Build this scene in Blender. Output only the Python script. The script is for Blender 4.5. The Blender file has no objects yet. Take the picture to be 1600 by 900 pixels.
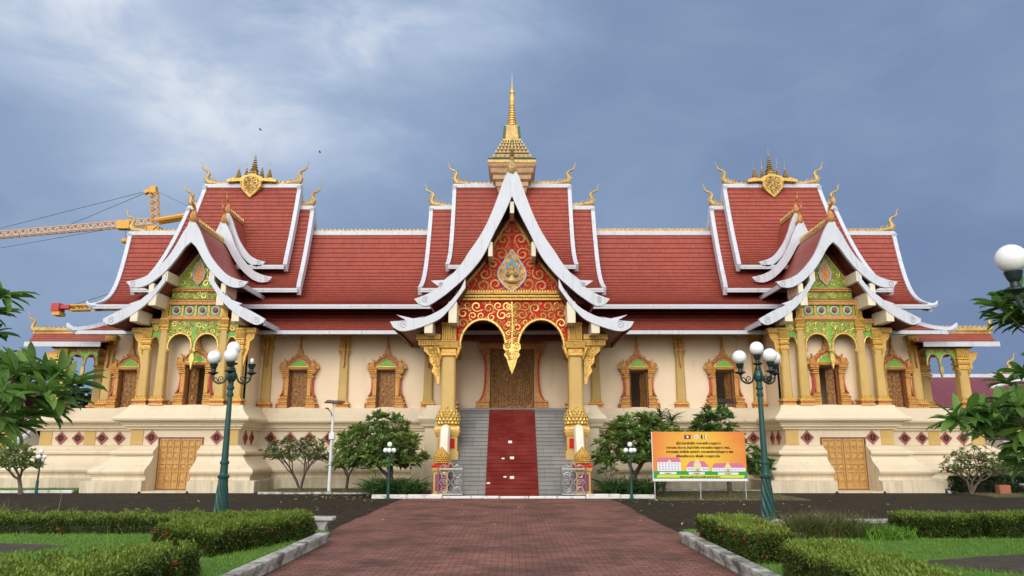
import bpy, math, random
import numpy as np
from mathutils import Vector, Matrix
from mathutils.geometry import tessellate_polygon
R = math.radians
PI = math.pi
S = bpy.context.scene
COL = S.collection
random.seed(7)
NP = np.random.default_rng(11)

# ------------------------------------------------------------------ camera
EYE = 1.7
FPX = 1150.0
PITCH = math.atan(250/FPX)
cam_data = bpy.data.cameras.new('camera')
cam_data.sensor_width = 36
cam_data.lens = FPX/1600*36
cam_data.clip_end = 5000
cam = bpy.data.objects.new('camera', cam_data)
COL.objects.link(cam)
cam.location = (0, 0, EYE)
cam.rotation_euler = (PI/2+PITCH, 0, 0)
S.camera = cam

# ------------------------------------------------------------------ render settings and light
S.view_settings.view_transform = 'Standard'
S.view_settings.look = 'None'
S.view_settings.gamma = 1
S.view_settings.use_curve_mapping = False
S.view_settings.exposure = 0.02
S.render.engine = 'CYCLES'
S.cycles.use_adaptive_sampling = True
S.cycles.adaptive_threshold = 0.02
S.cycles.max_bounces = 6
S.cycles.diffuse_bounces = 3
S.cycles.glossy_bounces = 2
S.cycles.transmission_bounces = 2
S.cycles.transparent_max_bounces = 4
S.cycles.use_denoising = True
S.cycles.caustics_reflective = False
S.cycles.caustics_refractive = False

SUN_EL, SUN_AZ = R(24), R(193)          # high behind the camera, a little to its left
sun = bpy.data.lights.new('sun', 'SUN')
sun.energy = 1.5
sun.angle = R(34)
sun.color = (1.0, 0.95, 0.87)
so = bpy.data.objects.new('sun', sun)
COL.objects.link(so)
sd = Vector((math.sin(SUN_AZ)*math.cos(SUN_EL), math.cos(SUN_AZ)*math.cos(SUN_EL), math.sin(SUN_EL)))
so.rotation_euler = sd.to_track_quat('Z', 'Y').to_euler()

W = bpy.data.worlds.new('World')
S.world = W
W.use_nodes = True
nt = W.node_tree
nt.nodes.clear()
def wn(t, **kw):
    n = nt.nodes.new(t)
    for k, v in kw.items():
        setattr(n, k, v)
    return n
def wl(a, b):
    nt.links.new(a, b)
out = wn('ShaderNodeOutputWorld')
bg = wn('ShaderNodeBackground')
bg.inputs['Strength'].default_value = 0.1
sky = wn('ShaderNodeTexSky', sky_type='NISHITA', sun_disc=False, sun_elevation=SUN_EL, sun_rotation=SUN_AZ)
sky.dust_density = 3
tc = wn('ShaderNodeTexCoord')
mp = wn('ShaderNodeMapping')
mp.inputs['Scale'].default_value = (1.0, 1.0, 2.0)
mp.inputs['Rotation'].default_value = (0, R(-14), 0)
mp.inputs['Location'].default_value = (0.35, 0.1, 0.2)
wl(tc.outputs['Generated'], mp.inputs['Vector'])
nz = wn('ShaderNodeTexNoise')
nz.inputs['Scale'].default_value = 1.7
nz.inputs['Detail'].default_value = 5
nz.inputs['Roughness'].default_value = 0.46
nz.inputs['Distortion'].default_value = 0.25
wl(mp.outputs['Vector'], nz.inputs['Vector'])
def vdot(vec):
    n = wn('ShaderNodeVectorMath', operation='DOT_PRODUCT')
    wl(tc.outputs['Generated'], n.inputs[0])
    n.inputs[1].default_value = vec
    return n.outputs['Value']
def ramp(src, a, b, lo=0.0, hi=1.0, smooth=True):
    n = wn('ShaderNodeMapRange')
    if smooth:
        n.interpolation_type = 'SMOOTHSTEP'
    n.inputs['From Min'].default_value = a
    n.inputs['From Max'].default_value = b
    n.inputs['To Min'].default_value = lo
    n.inputs['To Max'].default_value = hi
    wl(src, n.inputs['Value'])
    return n.outputs['Result']
def math_(op, a, b):
    n = wn('ShaderNodeMath', operation=op)
    for i, v in enumerate((a, b)):
        if isinstance(v, (int, float)):
            n.inputs[i].default_value = v
        else:
            wl(v, n.inputs[i])
    return n.outputs[0]
# the bright bank of cloud stands high to the left of the temple, the rain-dark side to the right
d0 = Vector((-0.32, 0.70, 0.70)).normalized()
bank = ramp(vdot(tuple(d0)), 0.87, 1.005)
side = ramp(vdot((1, 0, 0)), -0.15, 0.55)
cl = ramp(nz.outputs['Fac'], 0.25, 0.75)
nf = wn('ShaderNodeTexNoise')
nf.inputs['Scale'].default_value = 5.5
nf.inputs['Detail'].default_value = 7
nf.inputs['Roughness'].default_value = 0.58
nf.inputs['Distortion'].default_value = 0.4
wl(mp.outputs['Vector'], nf.inputs['Vector'])
fine = ramp(nf.outputs['Fac'], 0.36, 0.70)
cl = math_('ADD', math_('MULTIPLY', cl, 0.72), math_('MULTIPLY', fine, 0.30))
f1 = math_('ADD', math_('MULTIPLY', cl, 0.38), math_('MULTIPLY', math_('MULTIPLY', bank, math_('ADD', cl, 0.22)), 0.86))
f2 = math_('ADD', f1, 0.08)
f2 = math_('SUBTRACT', f2, math_('MULTIPLY', side, 0.12))
cr = wn('ShaderNodeValToRGB')
cr.color_ramp.elements[0].position = 0.0
cr.color_ramp.elements[0].color = (0.15, 0.215, 0.365, 1)
cr.color_ramp.elements[1].position = 1.0
cr.color_ramp.elements[1].color = (0.66, 0.71, 0.79, 1)
e = cr.color_ramp.elements.new(0.40)
e.color = (0.255, 0.345, 0.505, 1)
e = cr.color_ramp.elements.new(0.70)
e.color = (0.40, 0.49, 0.645, 1)
wl(f2, cr.inputs['Fac'])
# open bright sky behind the photographer
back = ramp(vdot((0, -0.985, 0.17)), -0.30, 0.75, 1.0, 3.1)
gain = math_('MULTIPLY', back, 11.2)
warm = wn('ShaderNodeMixRGB')
wl(ramp(vdot((0, -0.93, 0.37)), -0.35, 0.45), warm.inputs['Fac'])
wl(cr.outputs['Color'], warm.inputs['Color1'])
warm.inputs['Color2'].default_value = (0.455, 0.455, 0.44, 1)
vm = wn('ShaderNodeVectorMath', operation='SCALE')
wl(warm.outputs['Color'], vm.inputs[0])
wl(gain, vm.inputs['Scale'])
mx = wn('ShaderNodeMixRGB')
mx.inputs['Fac'].default_value = 0.94
wl(sky.outputs['Color'], mx.inputs['Color1'])
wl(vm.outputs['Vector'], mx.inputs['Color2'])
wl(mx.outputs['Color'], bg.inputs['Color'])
wl(bg.outputs['Background'], out.inputs['Surface'])

# ------------------------------------------------------------------ measuring helper: where a sight line meets the plane Y
def K(px, py, Y):
    t = (450-py)/FPX
    z = Y*math.tan(math.atan(t)+PITCH)
    d = Y*math.cos(PITCH)+z*math.sin(PITCH)
    return (px-800)/FPX*d, z+EYE

# ------------------------------------------------------------------ materials
def mat(name, base, rough=0.6, metal=0.0, var=None, var_scale=3.0, var_amt=0.5, bump=0.0, bump_scale=20.0,
        stretch=None, second=None, spec=None, lo=0.4, hi=0.6):
    m = bpy.data.materials.new(name)
    m.use_nodes = True
    t = m.node_tree
    b = t.nodes['Principled BSDF']
    b.inputs['Roughness'].default_value = rough
    b.inputs['Metallic'].default_value = metal
    b.inputs['Base Color'].default_value = (*base, 1)
    if spec is not None:
        b.inputs['Specular IOR Level'].default_value = spec
    co = t.nodes.new('ShaderNodeTexCoord')
    src = co.outputs['Object']
    def noise(scale, st=None, det=5):
        n = t.nodes.new('ShaderNodeTexNoise')
        n.inputs['Scale'].default_value = scale
        n.inputs['Detail'].default_value = det
        n.inputs['Roughness'].default_value = 0.6
        if st:
            q = t.nodes.new('ShaderNodeMapping')
            q.inputs['Scale'].default_value = st
            t.links.new(src, q.inputs['Vector'])
            t.links.new(q.outputs['Vector'], n.inputs['Vector'])
        else:
            t.links.new(src, n.inputs['Vector'])
        return n.outputs['Fac']
    last = None
    def mixin(col, fac_src, a, bb, amt):
        nonlocal last
        r = t.nodes.new('ShaderNodeMapRange')
        r.inputs['From Min'].default_value = a
        r.inputs['From Max'].default_value = bb
        r.inputs['To Max'].default_value = amt
        t.links.new(fac_src, r.inputs['Value'])
        x = t.nodes.new('ShaderNodeMixRGB')
        t.links.new(r.outputs['Result'], x.inputs['Fac'])
        if last is None:
            x.inputs['Color1'].default_value = (*base, 1)
        else:
            t.links.new(last, x.inputs['Color1'])
        x.inputs['Color2'].default_value = (*col, 1)
        last = x.outputs['Color']
    if var:
        mixin(var, noise(var_scale, stretch), lo, hi, var_amt)
    if second:
        mixin(second[0], noise(second[1], second[2] if len(second) > 3 else None), second[-1][0], second[-1][1], second[-1][2])
    if last is not None:
        t.links.new(last, b.inputs['Base Color'])
    if bump:
        bn = t.nodes.new('ShaderNodeBump')
        bn.inputs['Strength'].default_value = bump
        bn.inputs['Distance'].default_value = 0.03
        t.links.new(noise(bump_scale, None, 3), bn.inputs['Height'])
        t.links.new(bn.outputs['Normal'], b.inputs['Normal'])
    return m

def brick_mat(name, c1, c2, mortar, bw, bh, ms, rough, uv=False, scale=1.0, dirt=None, bump=0.6, rot=0.0, dirt2=None, spec=0.5, dist=0.02):
    m = bpy.data.materials.new(name)
    m.use_nodes = True
    t = m.node_tree
    b = t.nodes['Principled BSDF']
    b.inputs['Roughness'].default_value = rough
    b.inputs['Specular IOR Level'].default_value = spec
    co = t.nodes.new('ShaderNodeTexCoord')
    mpn = t.nodes.new('ShaderNodeMapping')
    mpn.inputs['Rotation'].default_value = (0, 0, rot)
    t.links.new(co.outputs['UV' if uv else 'Object'], mpn.inputs['Vector'])
    k = t.nodes.new('ShaderNodeTexBrick')
    k.inputs['Scale'].default_value = scale
    k.inputs['Brick Width'].default_value = bw
    k.inputs['Row Height'].default_value = bh
    k.inputs['Mortar Size'].default_value = ms
    k.inputs['Mortar Smooth'].default_value = 0.3
    k.inputs['Color1'].default_value = (*c1, 1)
    k.inputs['Color2'].default_value = (*c2, 1)
    k.inputs['Mortar'].default_value = (*mortar, 1)
    t.links.new(mpn.outputs['Vector'], k.inputs['Vector'])
    last = k.outputs['Color']
    for dd in (dirt, dirt2):
        if dd:
            n = t.nodes.new('ShaderNodeTexNoise')
            n.inputs['Scale'].default_value = dd[1]
            n.inputs['Detail'].default_value = 6
            n.inputs['Roughness'].default_value = 0.65
            t.links.new(co.outputs['Object'], n.inputs['Vector'])
            r = t.nodes.new('ShaderNodeMapRange')
            r.inputs['From Min'].default_value = dd[2]
            r.inputs['From Max'].default_value = dd[3]
            r.inputs['To Max'].default_value = dd[4]
            t.links.new(n.outputs['Fac'], r.inputs['Value'])
            x = t.nodes.new('ShaderNodeMixRGB')
            t.links.new(r.outputs['Result'], x.inputs['Fac'])
            t.links.new(last, x.inputs['Color1'])
            x.inputs['Color2'].default_value = (*dd[0], 1)
            last = x.outputs['Color']
    t.links.new(last, b.inputs['Base Color'])
    bn = t.nodes.new('ShaderNodeBump')
    bn.inputs['Strength'].default_value = bump
    bn.inputs['Distance'].default_value = dist
    bn.invert = True
    t.links.new(k.outputs['Fac'], bn.inputs['Height'])
    t.links.new(bn.outputs['Normal'], b.inputs['Normal'])
    return m

def leaf_mat(name, c1, c2, scale=4.0, trans=0.25, rough=0.5):
    m = bpy.data.materials.new(name)
    m.use_nodes = True
    t = m.node_tree
    b = t.nodes['Principled BSDF']
    b.inputs['Roughness'].default_value = rough
    b.inputs['Specular IOR Level'].default_value = 0.35
    g = t.nodes.new('ShaderNodeNewGeometry')
    x = t.nodes.new('ShaderNodeMixRGB')
    x.inputs['Color1'].default_value = (*c1, 1)
    x.inputs['Color2'].default_value = (*c2, 1)
    t.links.new(g.outputs['Random Per Island'], x.inputs['Fac'])
    t.links.new(x.outputs['Color'], b.inputs['Base Color'])
    tr = t.nodes.new('ShaderNodeBsdfTranslucent')
    t.links.new(x.outputs['Color'], tr.inputs['Color'])
    ms = t.nodes.new('ShaderNodeMixShader')
    ms.inputs['Fac'].default_value = trans
    t.links.new(b.outputs['BSDF'], ms.inputs[1])
    t.links.new(tr.outputs['BSDF'], ms.inputs[2])
    t.links.new(ms.outputs['Shader'], t.nodes['Material Output'].inputs['Surface'])
    return m

M = {}
M['cream'] = mat('cream_plaster', (0.86, 0.70, 0.46), 0.75, var=(0.72, 0.55, 0.33), var_scale=0.9, var_amt=0.35,
                 second=((0.30, 0.22, 0.14), 1.6, (2.2, 2.2, 0.22), (0.60, 0.80, 0.55)), bump=0.08, bump_scale=30)
M['base'] = mat('cream_plinth_paint', (0.71, 0.61, 0.455), 0.7, var=(0.64, 0.52, 0.37), var_scale=0.7, var_amt=0.4,
                second=((0.22, 0.16, 0.10), 2.0, (2.0, 2.0, 0.16), (0.60, 0.85, 0.6)), bump=0.1, bump_scale=25)
M['wall'] = mat('pale_wall_paint', (0.92, 0.745, 0.545), 0.8, var=(0.86, 0.67, 0.47), var_scale=0.5, var_amt=0.4,
                second=((0.52, 0.38, 0.24), 1.2, (1.6, 1.6, 0.25), (0.60, 0.80, 0.4)), bump=0.05, bump_scale=30)
M['ochre'] = mat('ochre_column_paint', (0.58, 0.39, 0.12), 0.5, var=(0.51, 0.32, 0.09), var_scale=1.2, var_amt=0.6,
                 second=((0.34, 0.17, 0.05), 2.0, (3, 3, 0.3), (0.6, 0.78, 0.5)), bump=0.05)
M['gold'] = mat('gold_paint_relief', (0.66, 0.40, 0.09), 0.38, 0.35, var=(0.34, 0.12, 0.035), var_scale=9, var_amt=0.8,
                bump=0.5, bump_scale=26, lo=0.5, hi=0.72)
M['brightgold'] = mat('bright_gold_leaf', (0.80, 0.55, 0.16), 0.32, 0.45, var=(0.50, 0.27, 0.06), var_scale=7, var_amt=0.6, bump=0.35, bump_scale=18)
M['oldgold'] = mat('weathered_gold_ridge', (0.56, 0.39, 0.14), 0.45, 0.3, var=(0.30, 0.19, 0.08), var_scale=5, var_amt=0.6, bump=0.4, bump_scale=16)
M['orangegold'] = mat('orange_gold_carving', (0.52, 0.19, 0.06), 0.45, 0.15, var=(0.68, 0.40, 0.12), var_scale=12, var_amt=0.8, bump=0.6, bump_scale=34)
M['white'] = mat('white_bargeboard_paint', (0.57, 0.60, 0.685), 0.45, var=(0.52, 0.545, 0.59), var_scale=1.4, var_amt=0.45,
                 second=((0.30, 0.29, 0.28), 3.0, (2.4, 2.4, 0.30), (0.54, 0.80, 0.7)))
M['creamblock'] = mat('cream_purlin_paint', (0.80, 0.72, 0.56), 0.6, var=(0.6, 0.5, 0.36), var_scale=2, var_amt=0.4)
M['tile'] = brick_mat('red_roof_tile', (0.385, 0.084, 0.058), (0.315, 0.066, 0.046), (0.18, 0.034, 0.026), 0.13, 0.30, 0.010, 0.42, uv=True,
                      dirt=((0.15, 0.052, 0.042), 0.35, 0.45, 0.78, 0.35), dirt2=((0.48, 0.17, 0.12), 1.9, 0.54, 0.8, 0.25), bump=0.6, spec=0.3)
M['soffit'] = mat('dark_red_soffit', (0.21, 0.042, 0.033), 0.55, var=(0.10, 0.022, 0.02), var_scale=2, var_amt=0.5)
M['red'] = mat('red_enamel', (0.56, 0.022, 0.018), 0.6, var=(0.38, 0.015, 0.014), var_scale=5, var_amt=0.5, spec=0.15)
M['green'] = mat('green_enamel', (0.20, 0.48, 0.06), 0.45, var=(0.09, 0.28, 0.04), var_scale=7, var_amt=0.6)
M['wood'] = mat('dark_red_door_wood', (0.20, 0.05, 0.03), 0.5, var=(0.12, 0.03, 0.02), var_scale=6, var_amt=0.6)
M['carved'] = mat('gilded_carved_wood', (0.24, 0.09, 0.03), 0.42, 0.15, var=(0.48, 0.28, 0.07), var_scale=11, var_amt=0.9, bump=1.0, bump_scale=22, lo=0.46, hi=0.6)
M['doorgold'] = mat('tan_carved_door', (0.58, 0.33, 0.10), 0.5, 0.1, var=(0.40, 0.20, 0.06), var_scale=12, var_amt=0.6, bump=0.6, bump_scale=22)
M['dark'] = mat('dark_interior', (0.02, 0.018, 0.016), 0.9)
M['pink'] = mat('pink_vent_surround', (0.36, 0.095, 0.07), 0.6, var=(0.27, 0.065, 0.05), var_scale=8, var_amt=0.5)
M['blue'] = mat('turquoise_enamel', (0.03, 0.28, 0.45), 0.4)
M['tierpink'] = mat('rosy_spire_tier', (0.36, 0.20, 0.125), 0.55, 0.1, var=(0.50, 0.34, 0.14), var_scale=5, var_amt=0.7, bump=0.4, bump_scale=20)
M['step'] = brick_mat('grey_granite_step', (0.27, 0.26, 0.25), (0.21, 0.205, 0.20), (0.10, 0.10, 0.10), 0.6, 0.5, 0.008, 0.55,
                      dirt=((0.15, 0.15, 0.15), 1.6, 0.5, 0.8, 0.5), bump=0.1)
M['carpet'] = mat('worn_red_carpet', (0.165, 0.022, 0.018), 1.0, spec=0.05, var=(0.23, 0.045, 0.036), var_scale=1.5, var_amt=0.7, bump=0.2, bump_scale=80)
M['curlgrey'] = mat('grey_painted_curl', (0.42, 0.38, 0.40), 0.6)
M['white_cream'] = mat('pale_cream_rail', (0.84, 0.77, 0.64), 0.55, var=(0.66, 0.56, 0.42), var_scale=1.5, var_amt=0.45)
M['plum'] = mat('plum_panel', (0.32, 0.035, 0.09), 0.5)

M['salmon'] = mat('salmon_red_paint', (0.56, 0.12, 0.07), 0.5, var=(0.44, 0.07, 0.04), var_scale=5, var_amt=0.6)
M['darkgreen'] = mat('dark_green_tier_edge', (0.05, 0.15, 0.06), 0.5, var=(0.16, 0.12, 0.05), var_scale=6, var_amt=0.7)
def splash(m, col, z0, z1, amt, st=(3.2, 3.2, 0.18), lo=0.40, hi=0.72, scale=1.6):
    """drip and splash dirt that thickens towards the ground"""
    t = m.node_tree; b = t.nodes['Principled BSDF']
    src = b.inputs['Base Color'].links[0].from_socket
    co = t.nodes.new('ShaderNodeTexCoord'); q = t.nodes.new('ShaderNodeMapping'); q.inputs['Scale'].default_value = st
    t.links.new(co.outputs['Object'], q.inputs['Vector'])
    n = t.nodes.new('ShaderNodeTexNoise'); n.inputs['Scale'].default_value = scale; n.inputs['Detail'].default_value = 6; n.inputs['Roughness'].default_value = 0.7
    t.links.new(q.outputs['Vector'], n.inputs['Vector'])
    r = t.nodes.new('ShaderNodeMapRange'); r.inputs['From Min'].default_value = lo; r.inputs['From Max'].default_value = hi; r.inputs['To Max'].default_value = amt
    t.links.new(n.outputs['Fac'], r.inputs['Value'])
    s = t.nodes.new('ShaderNodeSeparateXYZ'); t.links.new(co.outputs['Object'], s.inputs[0])
    r2 = t.nodes.new('ShaderNodeMapRange'); r2.inputs['From Min'].default_value = z1; r2.inputs['From Max'].default_value = z0; t.links.new(s.outputs['Z'], r2.inputs['Value'])
    mu = t.nodes.new('ShaderNodeMath'); mu.operation = 'MULTIPLY'; t.links.new(r.outputs['Result'], mu.inputs[0]); t.links.new(r2.outputs['Result'], mu.inputs[1])
    x = t.nodes.new('ShaderNodeMixRGB'); t.links.new(mu.outputs[0], x.inputs['Fac']); t.links.new(src, x.inputs['Color1']); x.inputs['Color2'].default_value = (*col, 1)
    t.links.new(x.outputs['Color'], b.inputs['Base Color'])
splash(M['base'], (0.22, 0.175, 0.12), 0.25, 1.0, 0.6, st=(2.2, 2.2, 0.2), lo=0.44, hi=0.74)

M['windowgold'] = mat('orange_gilded_surround', (0.60, 0.32, 0.075), 0.42, 0.25, var=(0.46, 0.13, 0.045), var_scale=10, var_amt=0.85, bump=0.6, bump_scale=30, lo=0.46, hi=0.66)
M['ventbar'] = mat('dark_vent_bar', (0.16, 0.06, 0.05), 0.6)
# ------------------------------------------------------------------ mesh helpers
class MB:
    def __init__(s):
        s.v = []; s.f = []; s.uv = []; s.has_uv = False
    def add(s, verts, faces, uvs=None):
        o = len(s.v)
        s.v.extend([tuple(p) for p in verts])
        for i, f in enumerate(faces):
            s.f.append(tuple(a+o for a in f))
            if uvs:
                s.has_uv = True
                s.uv.append([uvs[a] for a in f])
            else:
                s.uv.append([(0, 0)]*len(f))
        return s
    def box(s, x0, x1, y0, y1, z0, z1, bev=0.0):
        if x0 > x1: x0, x1 = x1, x0
        if y0 > y1: y0, y1 = y1, y0
        b = min(bev, (x1-x0)/3, (y1-y0)/3, (z1-z0)/3)
        if b <= 0:
            v = [(x0, y0, z0), (x1, y0, z0), (x1, y1, z0), (x0, y1, z0), (x0, y0, z1), (x1, y0, z1), (x1, y1, z1), (x0, y1, z1)]
            return s.add(v, [(0, 3, 2, 1), (4, 5, 6, 7), (0, 1, 5, 4), (1, 2, 6, 5), (2, 3, 7, 6), (3, 0, 4, 7)])
        # chamfered vertical profile: stacked rings
        rings = []
        for z, i in ((z0, b), (z0+b, 0), (z1-b, 0), (z1, b)):
            c = b
            rings.append([(x0+i+c, y0+i, z), (x1-i-c, y0+i, z), (x1-i, y0+i+c, z), (x1-i, y1-i-c, z), (x1-i-c, y1-i, z), (x0+i+c, y1-i, z), (x0+i, y1-i-c, z), (x0+i, y0+i+c, z)])
        return s.rings(rings)
    def rings(s, rings, cap=True, closed=True):
        n = len(rings[0]); v = [p for r in rings for p in r]; f = []
        m = n if closed else n-1
        for k in range(len(rings)-1):
            for i in range(m):
                j = (i+1) % n
                f.append((k*n+i, k*n+j, (k+1)*n+j, (k+1)*n+i))
        if cap:
            f.append(tuple(range(n))[::-1])
            f.append(tuple((len(rings)-1)*n+i for i in range(n)))
        return s.add(v, f)
    def prism(s, poly, y0, y1, plane='xz'):
        """a polygon in x,z given depth along y (or in y,z along x)"""
        n = len(poly)
        def P(a, b, d):
            return (a, d, b) if plane == 'xz' else (d, a, b)
        v = [P(a, b, y0) for a, b in poly]+[P(a, b, y1) for a, b in poly]
        tri = tessellate_polygon([[Vector((a, b, 0)) for a, b in poly]])
        f = []
        for t in tri:
            f.append(tuple(t)); f.append(tuple(i+n for i in t[::-1]))
        for i in range(n):
            j = (i+1) % n
            f.append((i, i+n, j+n, j))
        return s.add(v, f)
    def tube(s, pts, rad, n=6, cap=True):
        pts = [Vector(p) for p in pts]
        if not hasattr(rad, '__len__'): rad = [rad]*len(pts)
        rings = []
        up = None
        for i, p in enumerate(pts):
            t = (pts[min(i+1, len(pts)-1)]-pts[max(i-1, 0)]).normalized()
            if up is None:
                a = Vector((0, 0, 1)) if abs(t.z) < 0.9 else Vector((0, 1, 0))
            else:
                a = up
            x = t.cross(a)
            if x.length < 1e-5: x = t.cross(Vector((1, 0, 0)))
            x.normalize(); y = x.cross(t).normalized(); up = y
            rings.append([p+(x*math.cos(2*PI*k/n)+y*math.sin(2*PI*k/n))*rad[i] for k in range(n)])
        return s.rings(rings, cap)
    def lathe(s, prof, n=20, c=(0, 0, 0), rot=0.0, sx=1.0, sy=1.0):
        rings = [[(c[0]+r*sx*math.cos(rot+2*PI*k/n), c[1]+r*sy*math.sin(rot+2*PI*k/n), c[2]+z) for k in range(n)] for r, z in prof]
        return s.rings(rings)
    def square(s, prof, c=(0, 0, 0), sx=1.0, sy=1.0):
        """square-plan moulding: prof of (half width, z)"""
        rings = [[(c[0]-r*sx, c[1]-r*sy, c[2]+z), (c[0]+r*sx, c[1]-r*sy, c[2]+z), (c[0]+r*sx, c[1]+r*sy, c[2]+z), (c[0]-r*sx, c[1]+r*sy, c[2]+z)] for r, z in prof]
        return s.rings(rings)
    def ball(s, c, r, n=14, m=9, sz=1.0):
        prof = [(max(r*math.sin(PI*i/m), 1e-4), -r*sz*math.cos(PI*i/m)) for i in range(m+1)]
        return s.lathe(prof, n, c)
    def xf(s, mtx):
        s.v = [tuple(mtx @ Vector(p)) for p in s.v]
        return s
    def merge(s, o, mtx=None):
        k = len(s.v)
        s.v.extend(o.v if mtx is None else [tuple(mtx @ Vector(p)) for p in o.v])
        s.f.extend(tuple(i+k for i in f) for f in o.f)
        s.uv.extend(o.uv); s.has_uv |= o.has_uv
        return s
    def build(s, name, m, parent=None, smooth=False, world=True):
        me = bpy.data.meshes.new(name)
        me.from_pydata(s.v, [], s.f)
        if s.has_uv:
            l = me.uv_layers.new(name='UVMap')
            l.data.foreach_set('uv', [c for f in s.uv for p in f for c in p])
        import bmesh
        bm = bmesh.new(); bm.from_mesh(me)
        bmesh.ops.recalc_face_normals(bm, faces=bm.faces)
        bm.to_mesh(me); bm.free()
        me.materials.append(M[m] if isinstance(m, str) else m)
        if smooth:
            me.polygons.foreach_set('use_smooth', [True]*len(me.polygons))
        me.update()
        return link(name, me, parent, world)

def link(name, me, parent=None, world=True):
    o = bpy.data.objects.new(name, me)
    COL.objects.link(o)
    if parent is not None:
        o.parent = parent
        if world and parent.type == 'EMPTY':      # coordinates already in world space
            o.matrix_parent_inverse = Matrix.Translation(-parent.location)
    return o

def tag(o, label, cat, group=None, kind=None):
    o['label'] = label
    o['category'] = cat
    if group: o['group'] = group
    if kind: o['kind'] = kind
    return o

def struct(o, kind='structure'):
    o['kind'] = kind
    return o

def thing(name, label, cat, loc=(0, 0, 0), rotz=0.0, group=None):
    o = bpy.data.objects.new(name, None)
    COL.objects.link(o)
    o.empty_display_size = 0.3
    o.location = loc
    o.rotation_euler = (0, 0, rotz)
    return tag(o, label, cat, group)

def copy_tree(o, parent=None):
    c = o.copy()
    COL.objects.link(c)
    if parent is not None: c.parent = parent
    for ch in list(o.children):
        copy_tree(ch, c)
    return c

def spline(pts, n=6):
    """Catmull-Rom through 2-D or 3-D points"""
    p = [Vector(q) for q in pts]
    res = []
    for i in range(len(p)-1):
        a, b, c, d = p[max(i-1, 0)], p[i], p[i+1], p[min(i+2, len(p)-1)]
        for k in range(n):
            t = k/n
            res.append(0.5*((2*b)+(c-a)*t+(2*a-5*b+4*c-d)*t*t+(3*b-a-3*c+d)*t**3))
    res.append(p[-1])
    return [tuple(q) for q in res]

def spiral(cx, cz, r, a0, turns, sgn, n=None):
    n = n or max(10, int(turns*14))
    return [(cx+r*(1-0.82*i/n)*math.cos(a0+sgn*2*PI*turns*i/n), cz+r*(1-0.82*i/n)*math.sin(a0+sgn*2*PI*turns*i/n)) for i in range(n+1)]

def in_poly(x, z, poly):
    c = False; j = len(poly)-1
    for i in range(len(poly)):
        (xi, zi), (xj, zj) = poly[i], poly[j]
        if (zi > z) != (zj > z) and x < (xj-xi)*(z-zi)/(zj-zi)+xi: c = not c
        j = i
    return c
def edge_dist(x, z, poly):
    d = 9
    for i in range(len(poly)):
        a = Vector(poly[i]); b = Vector(poly[(i+1) % len(poly)]); p = Vector((x, z)); ab = b-a
        t = max(0, min(1, (p-a).dot(ab)/max(ab.length_squared, 1e-9)))
        d = min(d, (p-a-ab*t).length)
    return d

def scrolls(poly, axis, Y, rmin, rmax, seed, tr=0.16, avoid=()):
    """carved tendrils filling the right-hand half outline `poly` (u, z), mirrored about x = axis, lying on plane Y"""
    rnd = random.Random(seed)
    got = []
    us = [p[0] for p in poly]; zs = [p[1] for p in poly]
    for step in range(11):
        r = rmax+(rmin*0.8-rmax)*step/10
        for _ in range(300):
            x = rnd.uniform(min(us), max(us)); z = rnd.uniform(min(zs), max(zs))
            if not in_poly(x, z, poly) or edge_dist(x, z, poly) < r*0.85: continue
            if any((x-a)**2+(z-b)**2 < (r+c)**2*0.80 for a, b, c in got): continue
            if any(in_poly(x, z, q) or edge_dist(x, z, q) < r*0.8 for q in avoid): continue
            got.append((x, z, r))
    mb = MB()
    comma = []
    for _ in range(900):
        x = rnd.uniform(min(us), max(us)); z = rnd.uniform(min(zs), max(zs)); r = rnd.uniform(0.5, 1.0)*rmin*1.1
        if not in_poly(x, z, poly) or edge_dist(x, z, poly) < r*0.6: continue
        if any((x-a)**2+(z-b)**2 < (r*0.55+c)**2 for a, b, c in got): continue
        if any((x-a)**2+(z-b)**2 < (r*0.8+c)**2 for a, b, c in comma): continue
        if any(in_poly(x, z, q) for q in avoid): continue
        comma.append((x, z, r*0.6))
    for x, z, r in comma:
        a = rnd.uniform(0, 2*PI); sg = rnd.choice((-1, 1)); r = r/0.6
        pts = [(x+r*(t-0.5)*2*math.cos(a)+sg*r*0.5*math.sin(a)*t*t, z+r*(t-0.5)*2*math.sin(a)-sg*r*0.5*math.cos(a)*t*t) for t in (0, 0.3, 0.65, 1.0)]
        for m in (1, -1):
            mb.tube([(axis+m*p, Y-0.008, q) for p, q in pts], [r*0.25, r*0.42, r*0.28, r*0.06], 4)
    for x, z, r in got:
        a0 = rnd.uniform(0, 2*PI); sg = rnd.choice((-1, 1))
        sp = spiral(x, z, r*0.95, a0, 1.35, sg)
        # a leaf tail leaving the outer end of the curl
        ex, ez = sp[0]; ta = a0-sg*PI/2
        tail = [(ex+math.cos(ta)*r*0.75+math.cos(a0)*r*0.25, ez+math.sin(ta)*r*0.75+math.sin(a0)*r*0.25)]
        pts = tail+sp
        k = len(pts)
        rad = [max(0.25, math.sin(PI*(0.12+0.86*i/(k-1))))*r*tr for i in range(k)]
        rad[-1] = r*tr*1.2
        for m in (1, -1):
            mb.tube([(axis+m*a, Y-0.012, b) for a, b in pts], rad, 5)
    return mb

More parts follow.
